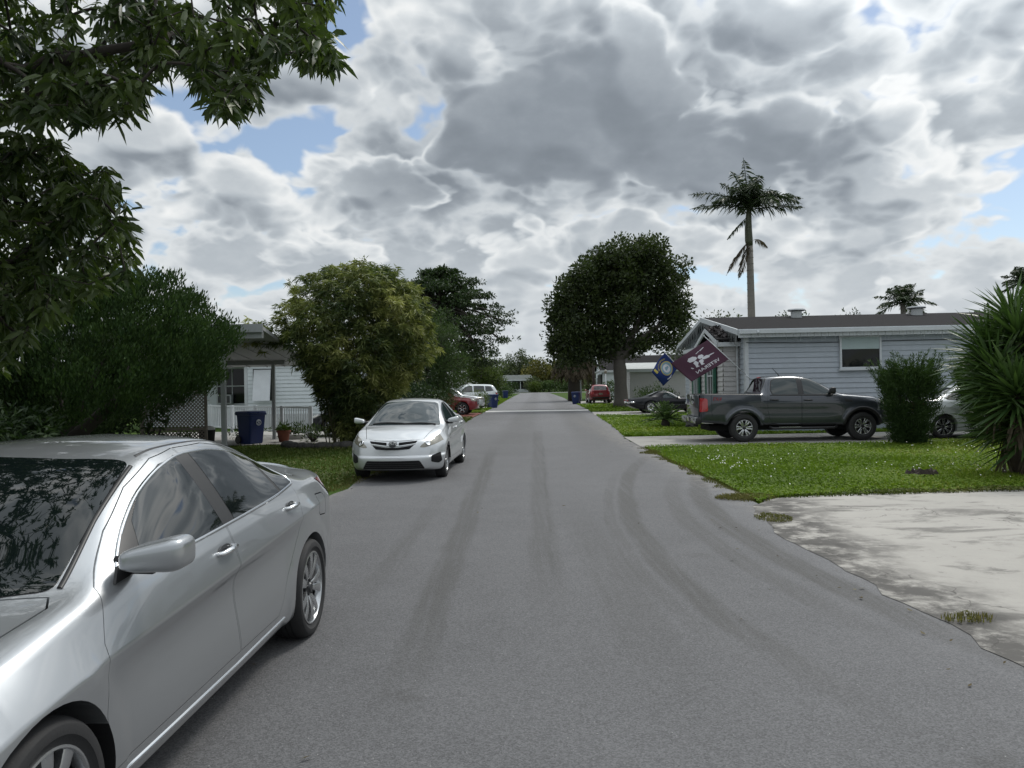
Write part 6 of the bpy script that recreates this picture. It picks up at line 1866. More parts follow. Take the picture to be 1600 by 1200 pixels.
# ---- broad trees ------------------------------------------------------------------
def tree(name, label, base, trunk, lobes, ln, wd, m, per, crad, seed, bark=bark_g, group=None, base_t=.42, flat=1.0, upb=.3, noise=.22, core=.5, cat='tree', forks=None, tvar=.17, lo=0.0):
    """lobes: (centre, radii, clumps); trunk: list of (point, radius)"""
    t = thing(name, label, cat, base, 0, group); rg = np.random.default_rng(seed)
    C = np.concatenate([ell_clumps(n, c, r, rg, lo, noise, seed + i, core) for i, (c, r, n) in enumerate(lobes)])
    clump_leaves(C, crad * rg.uniform(.7, 1.3, len(C)), per, ln, wd, m, t, 'crown', upb=upb, rg=rg, base_t=base_t, flat=flat, tvar=tvar)
    mb = MB(); mb.tube([p for p, _ in trunk], [r for _, r in trunk], 12)
    top = Vector(trunk[-1][0]); rr = random.Random(seed)
    limbs(mb, top, [Vector(c) + Vector((0, 0, r[2] * .2)) for c, r, n in lobes], trunk[-1][1] * .62, .04, rr, 8, 8)
    sub = C[rg.choice(len(C), min(len(C), 90), replace=False)]
    for c in sub:
        j = int(np.argmin([np.linalg.norm(c - np.array(l[0])) for l in lobes])); a = top.lerp(Vector(lobes[j][0]), rg.uniform(.45, .95))
        mb.tube([a, a.lerp(Vector(c), .5) + Vector((0, 0, .1)), c], [.05 * trunk[0][1] / .4 + .01, .03, .012], 5, cap=False)
    mb.build('trunk', bark, t, smooth=True)
    return t


# big round tree on the right lawn
tree('round_tree', 'big round dark tree with a thick grey trunk on the right lawn', (7.45, 52.5, 0),
     [((0, 0, -.05), .68), ((0, 0, .5), .50), ((-.03, 0, 1.6), .42), ((-.05, 0, 2.6), .46), ((-.1, 0, 3.3), .38)],
     [((-3.13, 0, 5.4), (1.46, 1.72, 1.55), 136), ((-2.47, -.4, 8.2), (1.63, 1.89, 1.46), 136), ((-0.85, -.4, 9.7), (1.46, 1.72, 1.12), 112), ((1.42, .2, 10.2), (1.72, 1.72, 1.29), 136), ((3.23, .2, 8.3), (1.29, 1.55, 1.46), 104), ((0.66, -.5, 8.2), (1.46, 1.55, 1.20), 88), ((-0.66, -.4, 6.4), (1.55, 1.72, 1.20), 96), ((1.99, .3, 6.5), (1.29, 1.46, 1.03), 68), ((3.80, -.2, 6.1), (0.77, 1.03, 1.03), 44), ((2.85, .6, 4.6), (0.86, 1.03, 0.60), 28), ((-2.85, 0, 3.9), (1.63, 1.55, 0.77), 96), ((-0.85, .2, 4.4), (1.29, 1.38, 0.77), 64), ((1.23, .3, 4.4), (0.86, 1.12, 0.52), 27), ((-3.99, .2, 6.9), (0.77, 1.03, 0.86), 36)],
     .26, .13, LM['oak'], 44, .56, 61, base_t=.40, noise=.38, tvar=.28, upb=.45, core=.62)
# low leafy branch of that tree hanging before the beige wall is part of its crown
# spreading layered tree on the left
lob = []
r5 = random.Random(5)
for i in range(12):
    z = 2.7 + i * .50; w_ = (3.4, 3.9, 4.1, 4.3, 4.4, 4.4, 4.3, 4.0, 3.5, 3.0, 2.3, 1.3)[i]
    for j in range(5):
        a = j * 1.257 + i * .8 + r5.uniform(-.3, .3); L_ = w_ * r5.uniform(.72, 1.12)
        for u, ww in ((.42, .34), (.78, .26)):
            lob.append(((L_ * u * math.cos(a), L_ * u * math.sin(a) * .85, z + .35 * u + r5.uniform(-.08, .08)), (w_ * ww, w_ * ww * .8, .15), 18))
tree('spreading_tree', 'tall dark tree with flat layered branches behind the bamboo', (-4.3, 46.0, 0), [((0, 0, 0), .34), ((.05, 0, 1.5), .27), ((.1, 0, 3.2), .22), ((.1, 0, 6.5), .12)],
     lob, .17, .085, LM['dark'], 20, .27, 62, bark=bark_d, base_t=.36, flat=.42, noise=.3, core=.2, upb=.2)
tree('feathery_tree', 'mid green feathery tree in front of the tall layered one', (-4.1, 36.8, 0), [((0, 0, 0), .16), ((.05, 0, 1.4), .12), ((.1, 0, 3.0), .08)],
     [((.55, 0, 3.7), (1.0, .9, 1.4), 190), ((-.5, 0, 2.6), (1.2, 1.0, 1.3), 190), ((1.0, -.2, 2.4), (1.0, .9, 1.2), 150), ((.1, 0, 1.4), (1.5, 1.1, .9), 150)], .22, .022, LM['green'], 30, .30, 63, bark=bark_d, base_t=.40, upb=.45, noise=.3)
tree('dark_shrub_tree', 'dark shaggy evergreen right behind the bamboo', (-5.9, 35.2, 0), [((0, 0, 0), .14), ((0, 0, 2.0), .10)],
     [((0, 0, 2.6), (1.5, 1.2, 1.6), 260), ((.9, 0, 1.5), (1.4, 1.1, 1.2), 200), ((-1.0, 0, 1.6), (1.4, 1.1, 1.3), 160)], .20, .03, LM['dark'], 26, .30, 64, bark=bark_d, base_t=.32, upb=.3, noise=.25)
bush('shrub', 'brownish low shrub in front of the red suv', 'shrub', (-3.9, 40.2, 0), (1.0, .6, .62), 90, 18, .16, .05, LM['dead'], seed=71, base_t=.1)
bush('hedge', 'clipped dark hedge behind the silver sedan facing the camera', 'hedge', (-4.6, 32.8, 0), (1.7, .8, .78), 200, 20, .13, .06, LM['dark'], seed=72, base_t=.25)
tree('light_green_tree', 'light green tree above the white suv on the left', (-3.0, 73, 0), [((0, 0, 0), .16), ((0, 0, 1.6), .12)], [((.3, 0, 2.9), (1.9, 1.7, 1.5), 170), ((1.2, 0, 2.2), (1.1, 1.2, .9), 80), ((-1, 0, 3.4), (1.6, 1.5, 1.3), 110)], .26, .08, LM['lime'], 20, .40, 65, base_t=.35)
bush('shrub', 'small yellow-green shrub beside the blue bin left of the road', 'shrub', (-2.2, 54.5, 0), (.7, .5, .55), 60, 16, .16, .05, LM['lime'], seed=73, base_t=.5)
bush('shrub', 'rounded green shrub by the farthest blue bin', 'shrub', (-1.2, 97, 0), (1.3, 1.0, .8), 70, 18, .24, .1, LM['green'], seed=74)

# trees and shrubs closing the end of the road
ends = [('tall_tree', 'tall round tree above the porch house at the end of the road', 'far', 812, 190, 3.8, 9.6, .3), ('leafy_tree', 'golden green tree just right of the porch house', 'gold', 850, 181, 4.2, 7.0, .4), ('leafy_tree', 'yellow tipped tree in front of the date palm at the road end', 'gold', 884, 184, 4.4, 7.6, .5),
        ('leafy_tree', 'mid green tree at the road end left of the porch house', 'far', 779, 186, 4.6, 7.4, .3), ('leafy_tree', 'dark leafy tree at the road end hidden behind the date palm', 'far', 918, 188, 5.0, 8.0, .3)]
for i, (nm, lb, mk, px, dd, rr, hh, bt) in enumerate(ends):
    x = pd(px, 600, dd).x
    tree(nm, lb, (x, dd, 0), [((0, 0, 0), .35), ((0, 0, hh * .45), .25)], [((0, 0, hh * .62), (rr, rr, hh * .38), 210), ((rr * .45, 0, hh * .40), (rr * .7, rr * .7, hh * .30), 110), ((-rr * .5, 0, hh * .42), (rr * .7, rr * .7, hh * .30), 110)], .55, .26, LM[mk], 17, .85, 81 + i, base_t=bt, noise=.28)
for i, (px, dd, r0, hz, mk, lb) in enumerate(((832, 168, 2.0, 1.5, 'far', 'grey green round shrub beside the porch house'), (858, 166.5, 2.6, 1.1, 'green', 'low dark hedge mound at the road end'), (836, 165, 1.1, .9, 'lime', 'small bright lime shrub at the road end'), (880, 167, 2.4, 1.2, 'green', 'wide dark shrub right of the low hedge mound'), (902, 166, 2.0, 1.4, 'far', 'pale strappy shrub beside the date palm foot'), (795, 167, 2.2, .9, 'dark', 'dark shrub bed in front of the porch house'))):
    bush('shrub', lb, 'shrub', (pd(px, 600, dd).x, dd, 0), (r0, r0 * .8, hz), 70, 18, .42, .18, LM[mk], None, 90 + i, crad=.5)
# far tree lines that close the horizon: uncountable, read as one mass
rg = np.random.default_rng(55)
def wood(name, label, pts, hmin, hmax, m, seed):
    rg = np.random.default_rng(seed); C = []
    for (x, y) in pts:
        h = rg.uniform(hmin, hmax); r0 = h * .48
        C.append(ell_clumps(60, (x, y, h * .55), (r0, r0, h * .5), rg, .2, .3, int(rg.integers(999)), .5))
    C = np.concatenate(C)
    o = clump_leaves(C, 1.1, 12, .8, .42, m, None, name, rg=rg, base_t=.35)
    return tag(o, label, 'trees', kind='stuff')


wood('far_trees', 'far line of trees behind the houses', [(x, 196 + rg.uniform(-8, 12)) for x in np.arange(-170, 200, 6.5)], 5, 9, LM['far'], 56)
wood('far_trees', 'trees behind the left houses', [(-30 + rg.uniform(-4, 4), y) for y in np.arange(30, 180, 7)], 4.5, 7.5, LM['dark'], 57)
wood('far_trees', 'trees behind the right houses', [(40 + .1 * y + rg.uniform(-4, 4), y) for y in np.arange(58, 180, 8)], 5, 7.5, LM['dark'], 58)
tree('leafy_tree', 'rounded tree rising behind the front gable of the blue-grey house', (16.6, 62, 0), [((0, 0, 0), .3), ((0, 0, 3.2), .2)], [((0, 0, 5.1), (3.0, 2.6, 1.7), 230), ((-2, 0, 4.2), (1.6, 1.6, 1.3), 90)], .30, .13, LM['far'], 18, .5, 66, base_t=.3)
tree('leafy_tree', 'thin topped tree showing above the middle of the dark roof', (21.2, 55, 0), [((0, 0, 0), .25), ((0, 0, 3.4), .16)], [((0, 0, 5.1), (2.4, 1.8, 1.15), 60), ((2.4, .5, 5.2), (1.5, 1.5, 1.0), 60), ((-1.6, 0, 5.3), (.9, .9, 1.2), 18)], .26, .10, LM['dark'], 14, .42, 67, base_t=.3, noise=.4)
tree('leafy_tree', 'small tree top above the roof left of the far palm', (16.1 + 9.5, 52, 0), [((0, 0, 0), .2), ((0, 0, 3.2), .14)], [((0, 0, 4.9), (1.6, 1.4, .75), 60)], .26, .11, LM['dark'], 15, .42, 68, base_t=.3, noise=.4)
bush('shrub', 'low green shrub by the beige house door', 'shrub', (8.55, 44.9 + 1.2, 0), (1.3, .6, .62), 80, 16, .2, .04, LM['green'], seed=75, upb=.8)
bush('shrub', 'low weedy shrub along the green skirting of the beige house', 'shrub', (10.6, 55.4, 0), (1.6, .5, .5), 70, 14, .2, .06, LM['dark'], seed=76)
bush('shrub', 'leafy weeds growing round the foot of the white post', 'shrub', (8.7, 68, 0), (1.0, .6, .75), 60, 14, .24, .1, LM['green'], seed=77)


# ---- palms ---------------------------------------------------------------------------
def frond(P0, direction, length, droop, leaflet, nl, m_acc, rg, hang=.5, wid=.035, tone=.4, vee=.25, r_acc=None, start=.12):
    """feather frond appended to lists: arching midrib with leaflets on both sides"""
    d = Vector(direction).normalized(); side = d.cross(Vector((0, 0, 1)))
    if side.length < .05: side = Vector((1, 0, 0))
    side.normalize()
    pts = []
    for i in range(nl + 1):
        u = i / nl; pts.append(Vector(P0) + d * (length * u) + Vector((0, 0, -1)) * (droop * length * u ** 2.1))
    if r_acc is not None: r_acc.append((pts[::3] + [pts[-1]], length))
    for i in range(int(nl * start), nl):
        u = i / nl; tg = (pts[i + 1] - pts[i]).normalized(); upv = side.cross(tg).normalized()
        ll = leaflet * (math.sin(math.pi * min(1, .12 + u * .93)) ** .6) * rg.uniform(.8, 1.15)
        for sg in (-1, 1):
            dv = side * sg * .85 + tg * .55 + upv * vee * rg.uniform(.2, 1.6) + Vector((0, 0, -hang * rg.uniform(.6, 1.4)))
            m_acc[0].append(tuple(pts[i])); m_acc[1].append(tuple(dv)); m_acc[2].append(ll); m_acc[3].append(wid * rg.uniform(.8, 1.2)); m_acc[4].append(tone + rg.normal(0, .10))


def palm_crown(name, t, m, fr, rg, leaf_droop=.35):
    acc = ([], [], [], [], []); ra = []
    for f in fr: frond(*f[:5], f[5], acc, rg, r_acc=ra, **(f[6] if len(f) > 6 else {}))
    o = leaves(name, np.array(acc[0]), np.array(acc[1]), np.array(acc[2]), np.array(acc[3]), m, np.array(acc[4]), t, droop=leaf_droop, rg=rg)
    mb = MB()
    for pts, L in ra: mb.tube(pts, [.030 * L / 3 * (1 - .8 * i / len(pts)) + .004 for i in range(len(pts))], 5, cap=False)
    mb.build('frond_ribs', LM['palm'] if m is not LM['dead'] else m, t, smooth=True)
    return o


pb = pd(1177, 595, 40.0)
rp = thing('palm_tree', 'tall royal palm with a smooth pale trunk rising behind the blue-grey house', 'palm tree', (pb.x, 40.0, 0))
rg = np.random.default_rng(44)
mb = MB(); mb.tube([(0, 0, 0), (-.01, 0, 2), (-.03, 0, 4.5), (-.05, 0, 7), (-.07, 0, 8.75)], [.26, .21, .195, .175, .165], 16)
for z in np.arange(.5, 8.6, .33): mb.lathe([(.172 + .03 * (1 - z / 9), 0), (.182 + .03 * (1 - z / 9), .02), (.172 + .03 * (1 - z / 9), .05)], 14, 0, Matrix.Translation((-.008 * z, 0, z)))
mb.build('trunk', palm_bark, rp, smooth=True)
mb = MB(); mb.tube([(-.07, 0, 8.7), (-.10, 0, 9.0), (-.12, 0, 9.6), (-.10, 0, 10.2), (-.06, 0, 10.8)], [.165, .20, .185, .15, .11], 14)
mb.build('crownshaft', varied('crownshaft_green', (.052, .060, .032), .25, 4, .5), rp, smooth=True)
top = Vector((-.05, 0, 10.75)); fr = []
def az(a, e): return (math.cos(R(a)) * math.cos(R(e)), math.sin(R(a)) * math.cos(R(e)), math.sin(R(e)))
for a, e, L, dr, to in ((178, 26, 3.1, .22, .3), (186, 12, 2.9, .18, .35), (2, 20, 2.7, .20, .3), (-8, 8, 2.5, .12, .35), (150, 58, 2.6, .25, .4), (100, 80, 2.9, .10, .4), (60, 70, 2.6, .35, .4), (30, 52, 2.5, .42, .35), (-40, 55, 2.4, .5, .3), (-90, 62, 2.5, .45, .35), (-140, 58, 2.5, .45, .35), (120, 66, 2.8, .2, .4), (-20, 38, 2.6, .38, .3), (200, 44, 2.4, .5, .3), (80, 35, 2.4, .4, .3), (-70, 30, 2.4, .5, .3), (40, 78, 2.5, .5, .35), (170, 70, 2.4, .5, .3), (-60, 74, 2.6, .4, .35), (-110, 72, 2.4, .55, .3), (10, 64, 2.4, .6, .35), (140, 40, 2.3, .5, .3), (-160, 34, 2.5, .45, .25), (-30, 22, 2.5, .4, .25)):
    fr.append((top + Vector((0, 0, .15 * math.sin(a))), az(a, e), L * 1.13, dr * 1.25, .66, 74, dict(hang=.75, wid=.062, tone=to, vee=.8)))
fr.append((Vector((-.2, -.05, 10.2)), az(200, -38), 1.6, .15, .42, 40, dict(hang=.6, wid=.05, tone=.35)))
palm_crown('crown', rp, LM['palm'], fr, rg)
fr = [(Vector((-.1, -.1, 8.95)), az(195, -35), 1.7, .5, .40, 44, dict(hang=.9, wid=.06, tone=.05)), (Vector((-.1, -.1, 8.9)), az(215, -60), 1.9, .2, .42, 44, dict(hang=.7, wid=.06, tone=.0)), (Vector((.1, -.1, 9.0)), az(10, 25), .9, .9, .36, 30, dict(hang=.9, wid=.05, tone=.5))]
palm_crown('dead_fronds', rp, LM['dead'], fr, rg)


def small_palm(label, px, dd, zc, L, n, seed, trunk_r=.16, tone=.3, e0=-15, e1=75):
    b = pd(px, 600, dd); t = thing('palm_tree', label, 'palm tree', (b.x, dd, 0)); rg = np.random.default_rng(seed)
    mb = MB(); mb.tube([(0, 0, 0), (.03, 0, zc * .5), (0, 0, zc)], [trunk_r * 1.3, trunk_r, trunk_r * .9], 12); mb.build('trunk', palm_bark, t, smooth=True)
    fr = []
    for i in range(n):
        a = i * 137.5; e = e0 + (e1 - e0) * (i / (n - 1)) ** .8
        fr.append((Vector((0, 0, zc)), az(a, e), L * rg.uniform(.85, 1.1), .28 + .12 * rg.random(), L * .27, 52, dict(hang=.45, wid=.06, tone=tone, vee=.6)))
    palm_crown('crown', t, LM['palm'], fr, rg)
    return t


small_palm('palm top showing above the roof near the right end of the house', 1413, 47, 6.3, 1.95, 22, 45)
small_palm('palm crown cut by the right edge above the yucca', 1606, 40, 6.6, 1.5, 20, 46)
# date palm with a skirt of dead fronds, under the big round tree
dp = thing('date_palm', 'shaggy date palm with a grey skirt of dead fronds beyond the big round tree', 'palm tree', (pd(897, 600, 76).x, 76, 0))
rg = np.random.default_rng(47)
mb = MB(); mb.tube([(0, 0, 0), (0, 0, 3), (0, 0, 6.4)], [.65, .55, .5], 12); mb.build('trunk', bark_d, dp, smooth=True)
fr = [(Vector((0, 0, 6.2)), az(i * 137.5, -5 + 70 * (i / 43)), 2.9 * rg.uniform(.85, 1.1), .42, .55, 40, dict(hang=.4, wid=.07, tone=.3, vee=.3)) for i in range(54)]
palm_crown('crown', dp, LM['palm'], fr, rg)
fr = [(Vector((.9 * math.cos(i * 2.4), .9 * math.sin(i * 2.4), 5.9 - 1.5 * rg.random())), az(i * 137.5, -52 - 30 * rg.random()), 3.0 * rg.uniform(.7, 1.0), .12, .55, 30, dict(hang=.8, wid=.09, tone=rg.uniform(.0, .45), vee=.1)) for i in range(110)]
palm_crown('dead_fronds', dp, LM['dead'], fr, rg)
# sago palm on the lawn
sp_ = gp(1040, 668); sg_ = thing('sago_palm', 'small sago palm on the lawn behind the pickup', 'cycad', (sp_.x, sp_.y, 0))
rg = np.random.default_rng(48)
mb = MB(); mb.tube([(0, 0, 0), (0, 0, .15), (0, 0, .34)], [.15, .17, .11], 14); mb.build('trunk', bark_d, sg_, smooth=True)
fr = [(Vector((0, 0, .30)), az(i * 137.5, 2 + 66 * (i / 33)), 1.0 * rg.uniform(.85, 1.1), .24, .15, 46, dict(hang=.02, wid=.024, tone=.9 * rg.uniform(.7, 1.3), vee=.35)) for i in range(44)]
palm_crown('crown', sg_, LM['yucca'], fr, rg, .05)


# ---- upright shrubs by the pickup, yucca ----------------------------------------------
def upright_shrub(label, loc, h, r, seed):
    t = thing('upright_shrub', label, 'shrub', loc); rg = np.random.default_rng(seed)
    zf = pchip([0, .3, .8, 1.3, 1.75, 2.1], [.50, .60, .74, .92, .98, .55])
    C = []; T_ = []
    while len(C) < 620:
        z = rg.uniform(.04, 2.0); a = rg.uniform(0, 6.28); R0 = float(zf(z)) * r
        s = rg.uniform(.78, 1.02) if rg.random() < .7 else rg.uniform(.2, .78)
        C.append((R0 * s * math.cos(a) * (1 + .16 * math.sin(3 * a + seed + 1.7 * z) + .12 * math.sin(7 * a - 3.1 * z)), R0 * s * math.sin(a), z * h / 2.1)); T_.append(.25 + .2 * (z / 2.1) + rg.normal(0, .1))
    nC = len(C)
    for i in range(120):                          # long upright shoots standing out of the top and shoulders
        a = rg.uniform(0, 6.28); rr = rg.uniform(.2, 1.0) * r * .95; lean = rg.uniform(.05, .45) * (1.6 if rr > .8 * r else 1)
        z0_ = h * rg.uniform(.62, .88); L = rg.uniform(.25, .72)
        for u in np.linspace(0, 1, 9): C.append((rr * math.cos(a) + lean * L * u * math.cos(a), rr * math.sin(a) + lean * L * u * math.sin(a), z0_ + L * u)); T_.append(.55 + rg.normal(0, .1))
    C = np.array(C); T_ = np.array(T_); reps = np.where(np.arange(len(C)) < nC, 40, 8)
    k = np.repeat(np.arange(len(C)), reps); core = (k < nC)[:, None]
    D = nrmz(C * np.array([1, 1, 0.01]))[k] * .6 + np.array([0, 0, .8]) + rg.normal(0, .45, (len(k), 3))
    P = C[k] + rg.normal(0, 1, (len(k), 3)) * np.where(core, .075, .018)
    leaves('foliage', P, D, rg.uniform(.07, .13, len(k)), rg.uniform(.014, .022, len(k)), LM['cypress'], T_[k] + rg.normal(0, .1, len(k)), t, rg=rg)
    mb = MB(); limbs(mb, (0, 0, 0), [(r * .6 * math.cos(a), r * .6 * math.sin(a), h * .8) for a in np.linspace(0, 6.28, 9, endpoint=False)], .03, .008); mb.build('stem', bark_d, t, smooth=True)
    return t


upright_shrub('dark upright shrub covering the front of the pickup', (10.2, 19.75, 0), 1.95, .66, 101)
upright_shrub('dark upright shrub half hidden behind the yucca', (12.45, 19.9, 0), 2.1, .80, 102)

yb = gp(1592, 743)
yu = thing('yucca', 'tall spiky yucca with sword leaves at the right edge of the lawn', 'yucca', (yb.x, yb.y, 0))
rg = np.random.default_rng(49)
heads = []
for px, py, dd in ((1592, 507, 13.1), (1545, 530, 13.5), (1588, 592, 12.6), (1640, 480, 13.4), (1660, 560, 12.9), (1625, 545, 13.9), (1562, 600, 13.4), (1612, 640, 12.7), (1580, 480, 13.6), (1555, 565, 13.0), (1606, 668, 12.8), (1568, 655, 13.2)): heads.append(pd(px, py + (20 if py < 600 else 0), dd) - Vector((yb.x, yb.y, 0)))
P, D, Ln, Wd, T_ = [], [], [], [], []
for hi, hd in enumerate(heads):
    nn = 190 if hi < 6 else 120
    for i in range(nn):
        e = math.asin(np.clip(-.55 + 1.5 * (i + .5) / nn, -1, 1)); a = i * 2.39996
        dv = Vector((math.cos(a) * math.cos(e), math.sin(a) * math.cos(e), math.sin(e)))
        P.append(tuple(hd + Vector((0, 0, -.22 + .30 * i / nn)) + dv * .03)); D.append(tuple(dv)); Ln.append(rg.uniform(.62, .95)); Wd.append(rg.uniform(.048, .066)); T_.append(rg.normal(.42, .2))
leaves('leaves', np.array(P), np.array(D), np.array(Ln), np.array(Wd), LM['yucca'], np.array(T_), yu, fold=.22, droop=.06, rg=rg, up=np.array([0, 0, 1.0]))
P, D, Ln, Wd, T_ = [], [], [], [], []
for hd in heads[:3] + heads[6:]:
    for i in range(26):
        a = rg.uniform(0, 6.28); dv = Vector((math.cos(a) * .35, math.sin(a) * .35, -1))
        P.append(tuple(hd + Vector((0, 0, -.25 - .35 * rg.random())) + dv * .05)); D.append(tuple(dv)); Ln.append(rg.uniform(.35, .6)); Wd.append(.04); T_.append(rg.normal(.5, .25))
leaves('dead_leaves', np.array(P), np.array(D), np.array(Ln), np.array(Wd), LM['dead'], np.array(T_), yu, fold=.15, rg=rg)
mb = MB(); mb.tube([(.05, 0, -.02), (-.02, 0, .35), (-.12, 0, .75), (-.10, 0, 1.0)], [.13, .10, .10, .09], 12)
limbs(mb, (-.10, 0, .9), [h + Vector((0, 0, -.1)) for h in heads], .075, .05, n=6, sides=9)
mb.build('trunk', varied('yucca_bark', (.085, .068, .052), .35, 6, .9, .8, 25), yu, smooth=True)
# plant in the terracotta pot
rg = np.random.default_rng(50); n = 60
pp = thing('potted_plant', 'bushy green plant growing in the terracotta pot', 'plant', (-7.28, 24.4, .36))
d = sph(n, rg); d[:, 2] = np.abs(d[:, 2]) + .3
leaves('foliage', d * .05, d, rg.uniform(.18, .34, n), .05, LM['green'], rg.normal(.4, .2, n), pp, fold=.15, droop=.25, rg=rg)
for i, (x, y, lb, mk) in enumerate(((-9.35, 21.6, 'weedy tuft by the bucket', 'green'), (-8.55, 24.9, 'leafy weeds behind the blue bin by the near post', 'green'), (-6.3, 24.2, 'scrawny weed on the driveway edge by the bamboo rocks', 'green'), (-7.6, 26.5, 'low border plants under the ramp railing', 'green'))):
    bush('weed_clump', lb, 'weeds', (x, y, 0), (.55 if i != 2 else .4, .3, .24), 26, 12, .16, .035, LM[mk], None, 120 + i, upb=.6, crad=.12, lift=.02)

# ------------------------------------------------------------------ bins, flags, poles, pots
bin_blue = varied('blue_bin_plastic', (.010, .026, .115), .18, 3, .42)
bin_white = mat('bin_print', (.55, .58, .62), .5)


def wheelie_bin(label, loc, rz, group='blue wheeled bins along the road', logo=True):
    t = thing('wheelie_bin', label, 'bin', loc, rz, group)
    mb = MB(); lv = [(.0, .235, .25, .25), (.05, .25, .27, .26), (.5, .275, .31, .29), (.88, .295, .35, .31), (.89, .325, .38, .34), (.94, .325, .38, .34)]
    v = []; f = []
    for z, hx, yf, yb in lv:
        for x, y in rounded([(-hx, -yf), (hx, -yf), (hx, yb), (-hx, yb)], .05, 3): v.append((x, y, z))
    n = 16
    for i in range(len(lv) - 1):
        for k in range(n): f.append((i * n + k, i * n + (k + 1) % n, (i + 1) * n + (k + 1) % n, (i + 1) * n + k))
    f.append(tuple(reversed(range(n)))); f.append(tuple((len(lv) - 1) * n + k for k in range(n)))
    mb.add(v, f)
    bd = mb.build('body', bin_blue, t, smooth=True, sharp=35)
    mb = MB(); pts = []
    mb.ell((0, .0, .955), (.345, .40, .06), .35, .35, 32, 10, warp=lambda q_: [q_[0], q_[1], q_[2] if q_[2] > 0 else q_[2] * .3])
    mb.box(-.05, .05, -.43, -.36, .95, .985)
    ld = mb.build('lid', bin_blue, t, smooth=True, sharp=40)
    mb = MB(); mb.tube([(-.24, .36, .90), (-.24, .44, .93), (.24, .44, .93), (.24, .36, .90)], .016, 8); mb.build('handle', bin_blue, t, smooth=True)
    for sx in (-1, 1):
        mb = MB(); mb.lathe([(.0, .03), (.07, .03), (.12, .025), (.125, 0), (.12, -.025), (0, -.03)], 20, 0, Matrix.Translation((sx * .29, .24, .125)) @ Matrix.Rotation(R(90), 4, 'Y')); mb.build('wheel', M['black'], t, smooth=True, sharp=40)
    if logo:
        mb = MB(); c = (0, -.372, .66)
        ring = [(.085 * math.cos(a), .085 * math.sin(a)) for a in np.linspace(0, 2 * math.pi, 25)]
        mb.tube([(x, c[1] + (0.0), c[2] + z) for x, z in ring], .010, 6, cap=False)
        mb.tube([(.05, c[1], c[2] + .04), (.0, c[1], c[2] + .055), (-.05, c[1], c[2] + .03), (.0, c[1], c[2]), (.05, c[1], c[2] - .03), (.0, c[1], c[2] - .055), (-.05, c[1], c[2] - .04)], .012, 6)
        mb.build('logo', bin_white, bd, smooth=True)
    return t


b0 = wheelie_bin('blue bin with a round white logo beside the near carport post', (-8.15, 23.9, .02), R(58))
p = gp(770, 637.5); wheelie_bin('blue bin on the grass strip left of the road, before the white suv', (p.x, p.y, .02), R(40))
p = pd(791, 622, 92); wheelie_bin('farthest blue bin on the left, under the light green tree', (p.x - .1, 92, .02), R(10), logo=False)
p = gp(902, 631.5); wheelie_bin('blue bin on the right beside the red hatchback', (p.x - .1, p.y, .02), R(-20))

# flags
flag_m = bpy.data.materials


def cloth(name, label, cat, tip, base, h0, fly, wid, m, texts=(), emblem=None, sag=.05, parent=None, waves=2.2):
    """flag on a slanting pole; hoist runs along the pole from h0 (distance from tip)"""
    t = thing(name, label, cat, base)
    tip, base = Vector(tip), Vector(base); d = (base - tip).normalized()
    mb = MB(); mb.tube([Vector((0, 0, 0)), tip - base], [.016, .012], 10); mb.ell(tuple(tip - base), (.025, .025, .025), 1, 1, 10, 8)
    mb.tube([Vector((0, 0, 0)) + d * .10, Vector((0, 0, 0)) - d * .08], [.024, .024], 8)
    mb.build('pole', trim_w, t, smooth=True)
    o0 = tip + d * h0 - base; fv = Vector(fly); nrm = d.cross(fv).normalized()
    NU, NV = 36, 22
    def S_(u, v):                      # u along the hoist (0 top..1), v along the fly
        p = o0 + d * (u * wid) + fv * v
        return p + nrm * (sag * math.sin(v * waves * math.pi + u * 1.8) * (v ** .7)) + Vector((0, 0, -1)) * (.05 * v * v * (1 - u))
    v = [S_(i / NU, j / NV) for i in range(NU + 1) for j in range(NV + 1)]
    f = [(i * (NV + 1) + j, (i + 1) * (NV + 1) + j, (i + 1) * (NV + 1) + j + 1, i * (NV + 1) + j + 1) for i in range(NU) for j in range(NV)]
    mb = MB(); mb.add(v, f); cl_ = mb.build('cloth', m, t, smooth=True)
    sm = cl_.modifiers.new('thick', 'SOLIDIFY'); sm.thickness = .003
    return t, cl_, S_, nrm


def stick(S_, nrm, side, shapes, m, name, parent):
    """flat printed shapes given in flag (u, v) laid on the cloth, finely divided so that they follow it"""
    bm = bmesh.new()
    for poly in shapes:
        vs = [bm.verts.new((a, b_, 0)) for a, b_ in poly]; bm.faces.new(vs)
    bmesh.ops.triangulate(bm, faces=bm.faces)
    for _ in range(1): bmesh.ops.subdivide_edges(bm, edges=[e for e in bm.edges if e.calc_length() > .08], cuts=2, use_grid_fill=False)
    bmesh.ops.triangulate(bm, faces=bm.faces)
    for v in bm.verts: v.co = S_(v.co.x, v.co.y) + nrm * side * .006
    me = bpy.data.meshes.new(name); bm.to_mesh(me); bm.free(); me.materials.append(m)
    o = bpy.data.objects.new(name, me); COL.objects.link(o); o.parent = parent
    return o


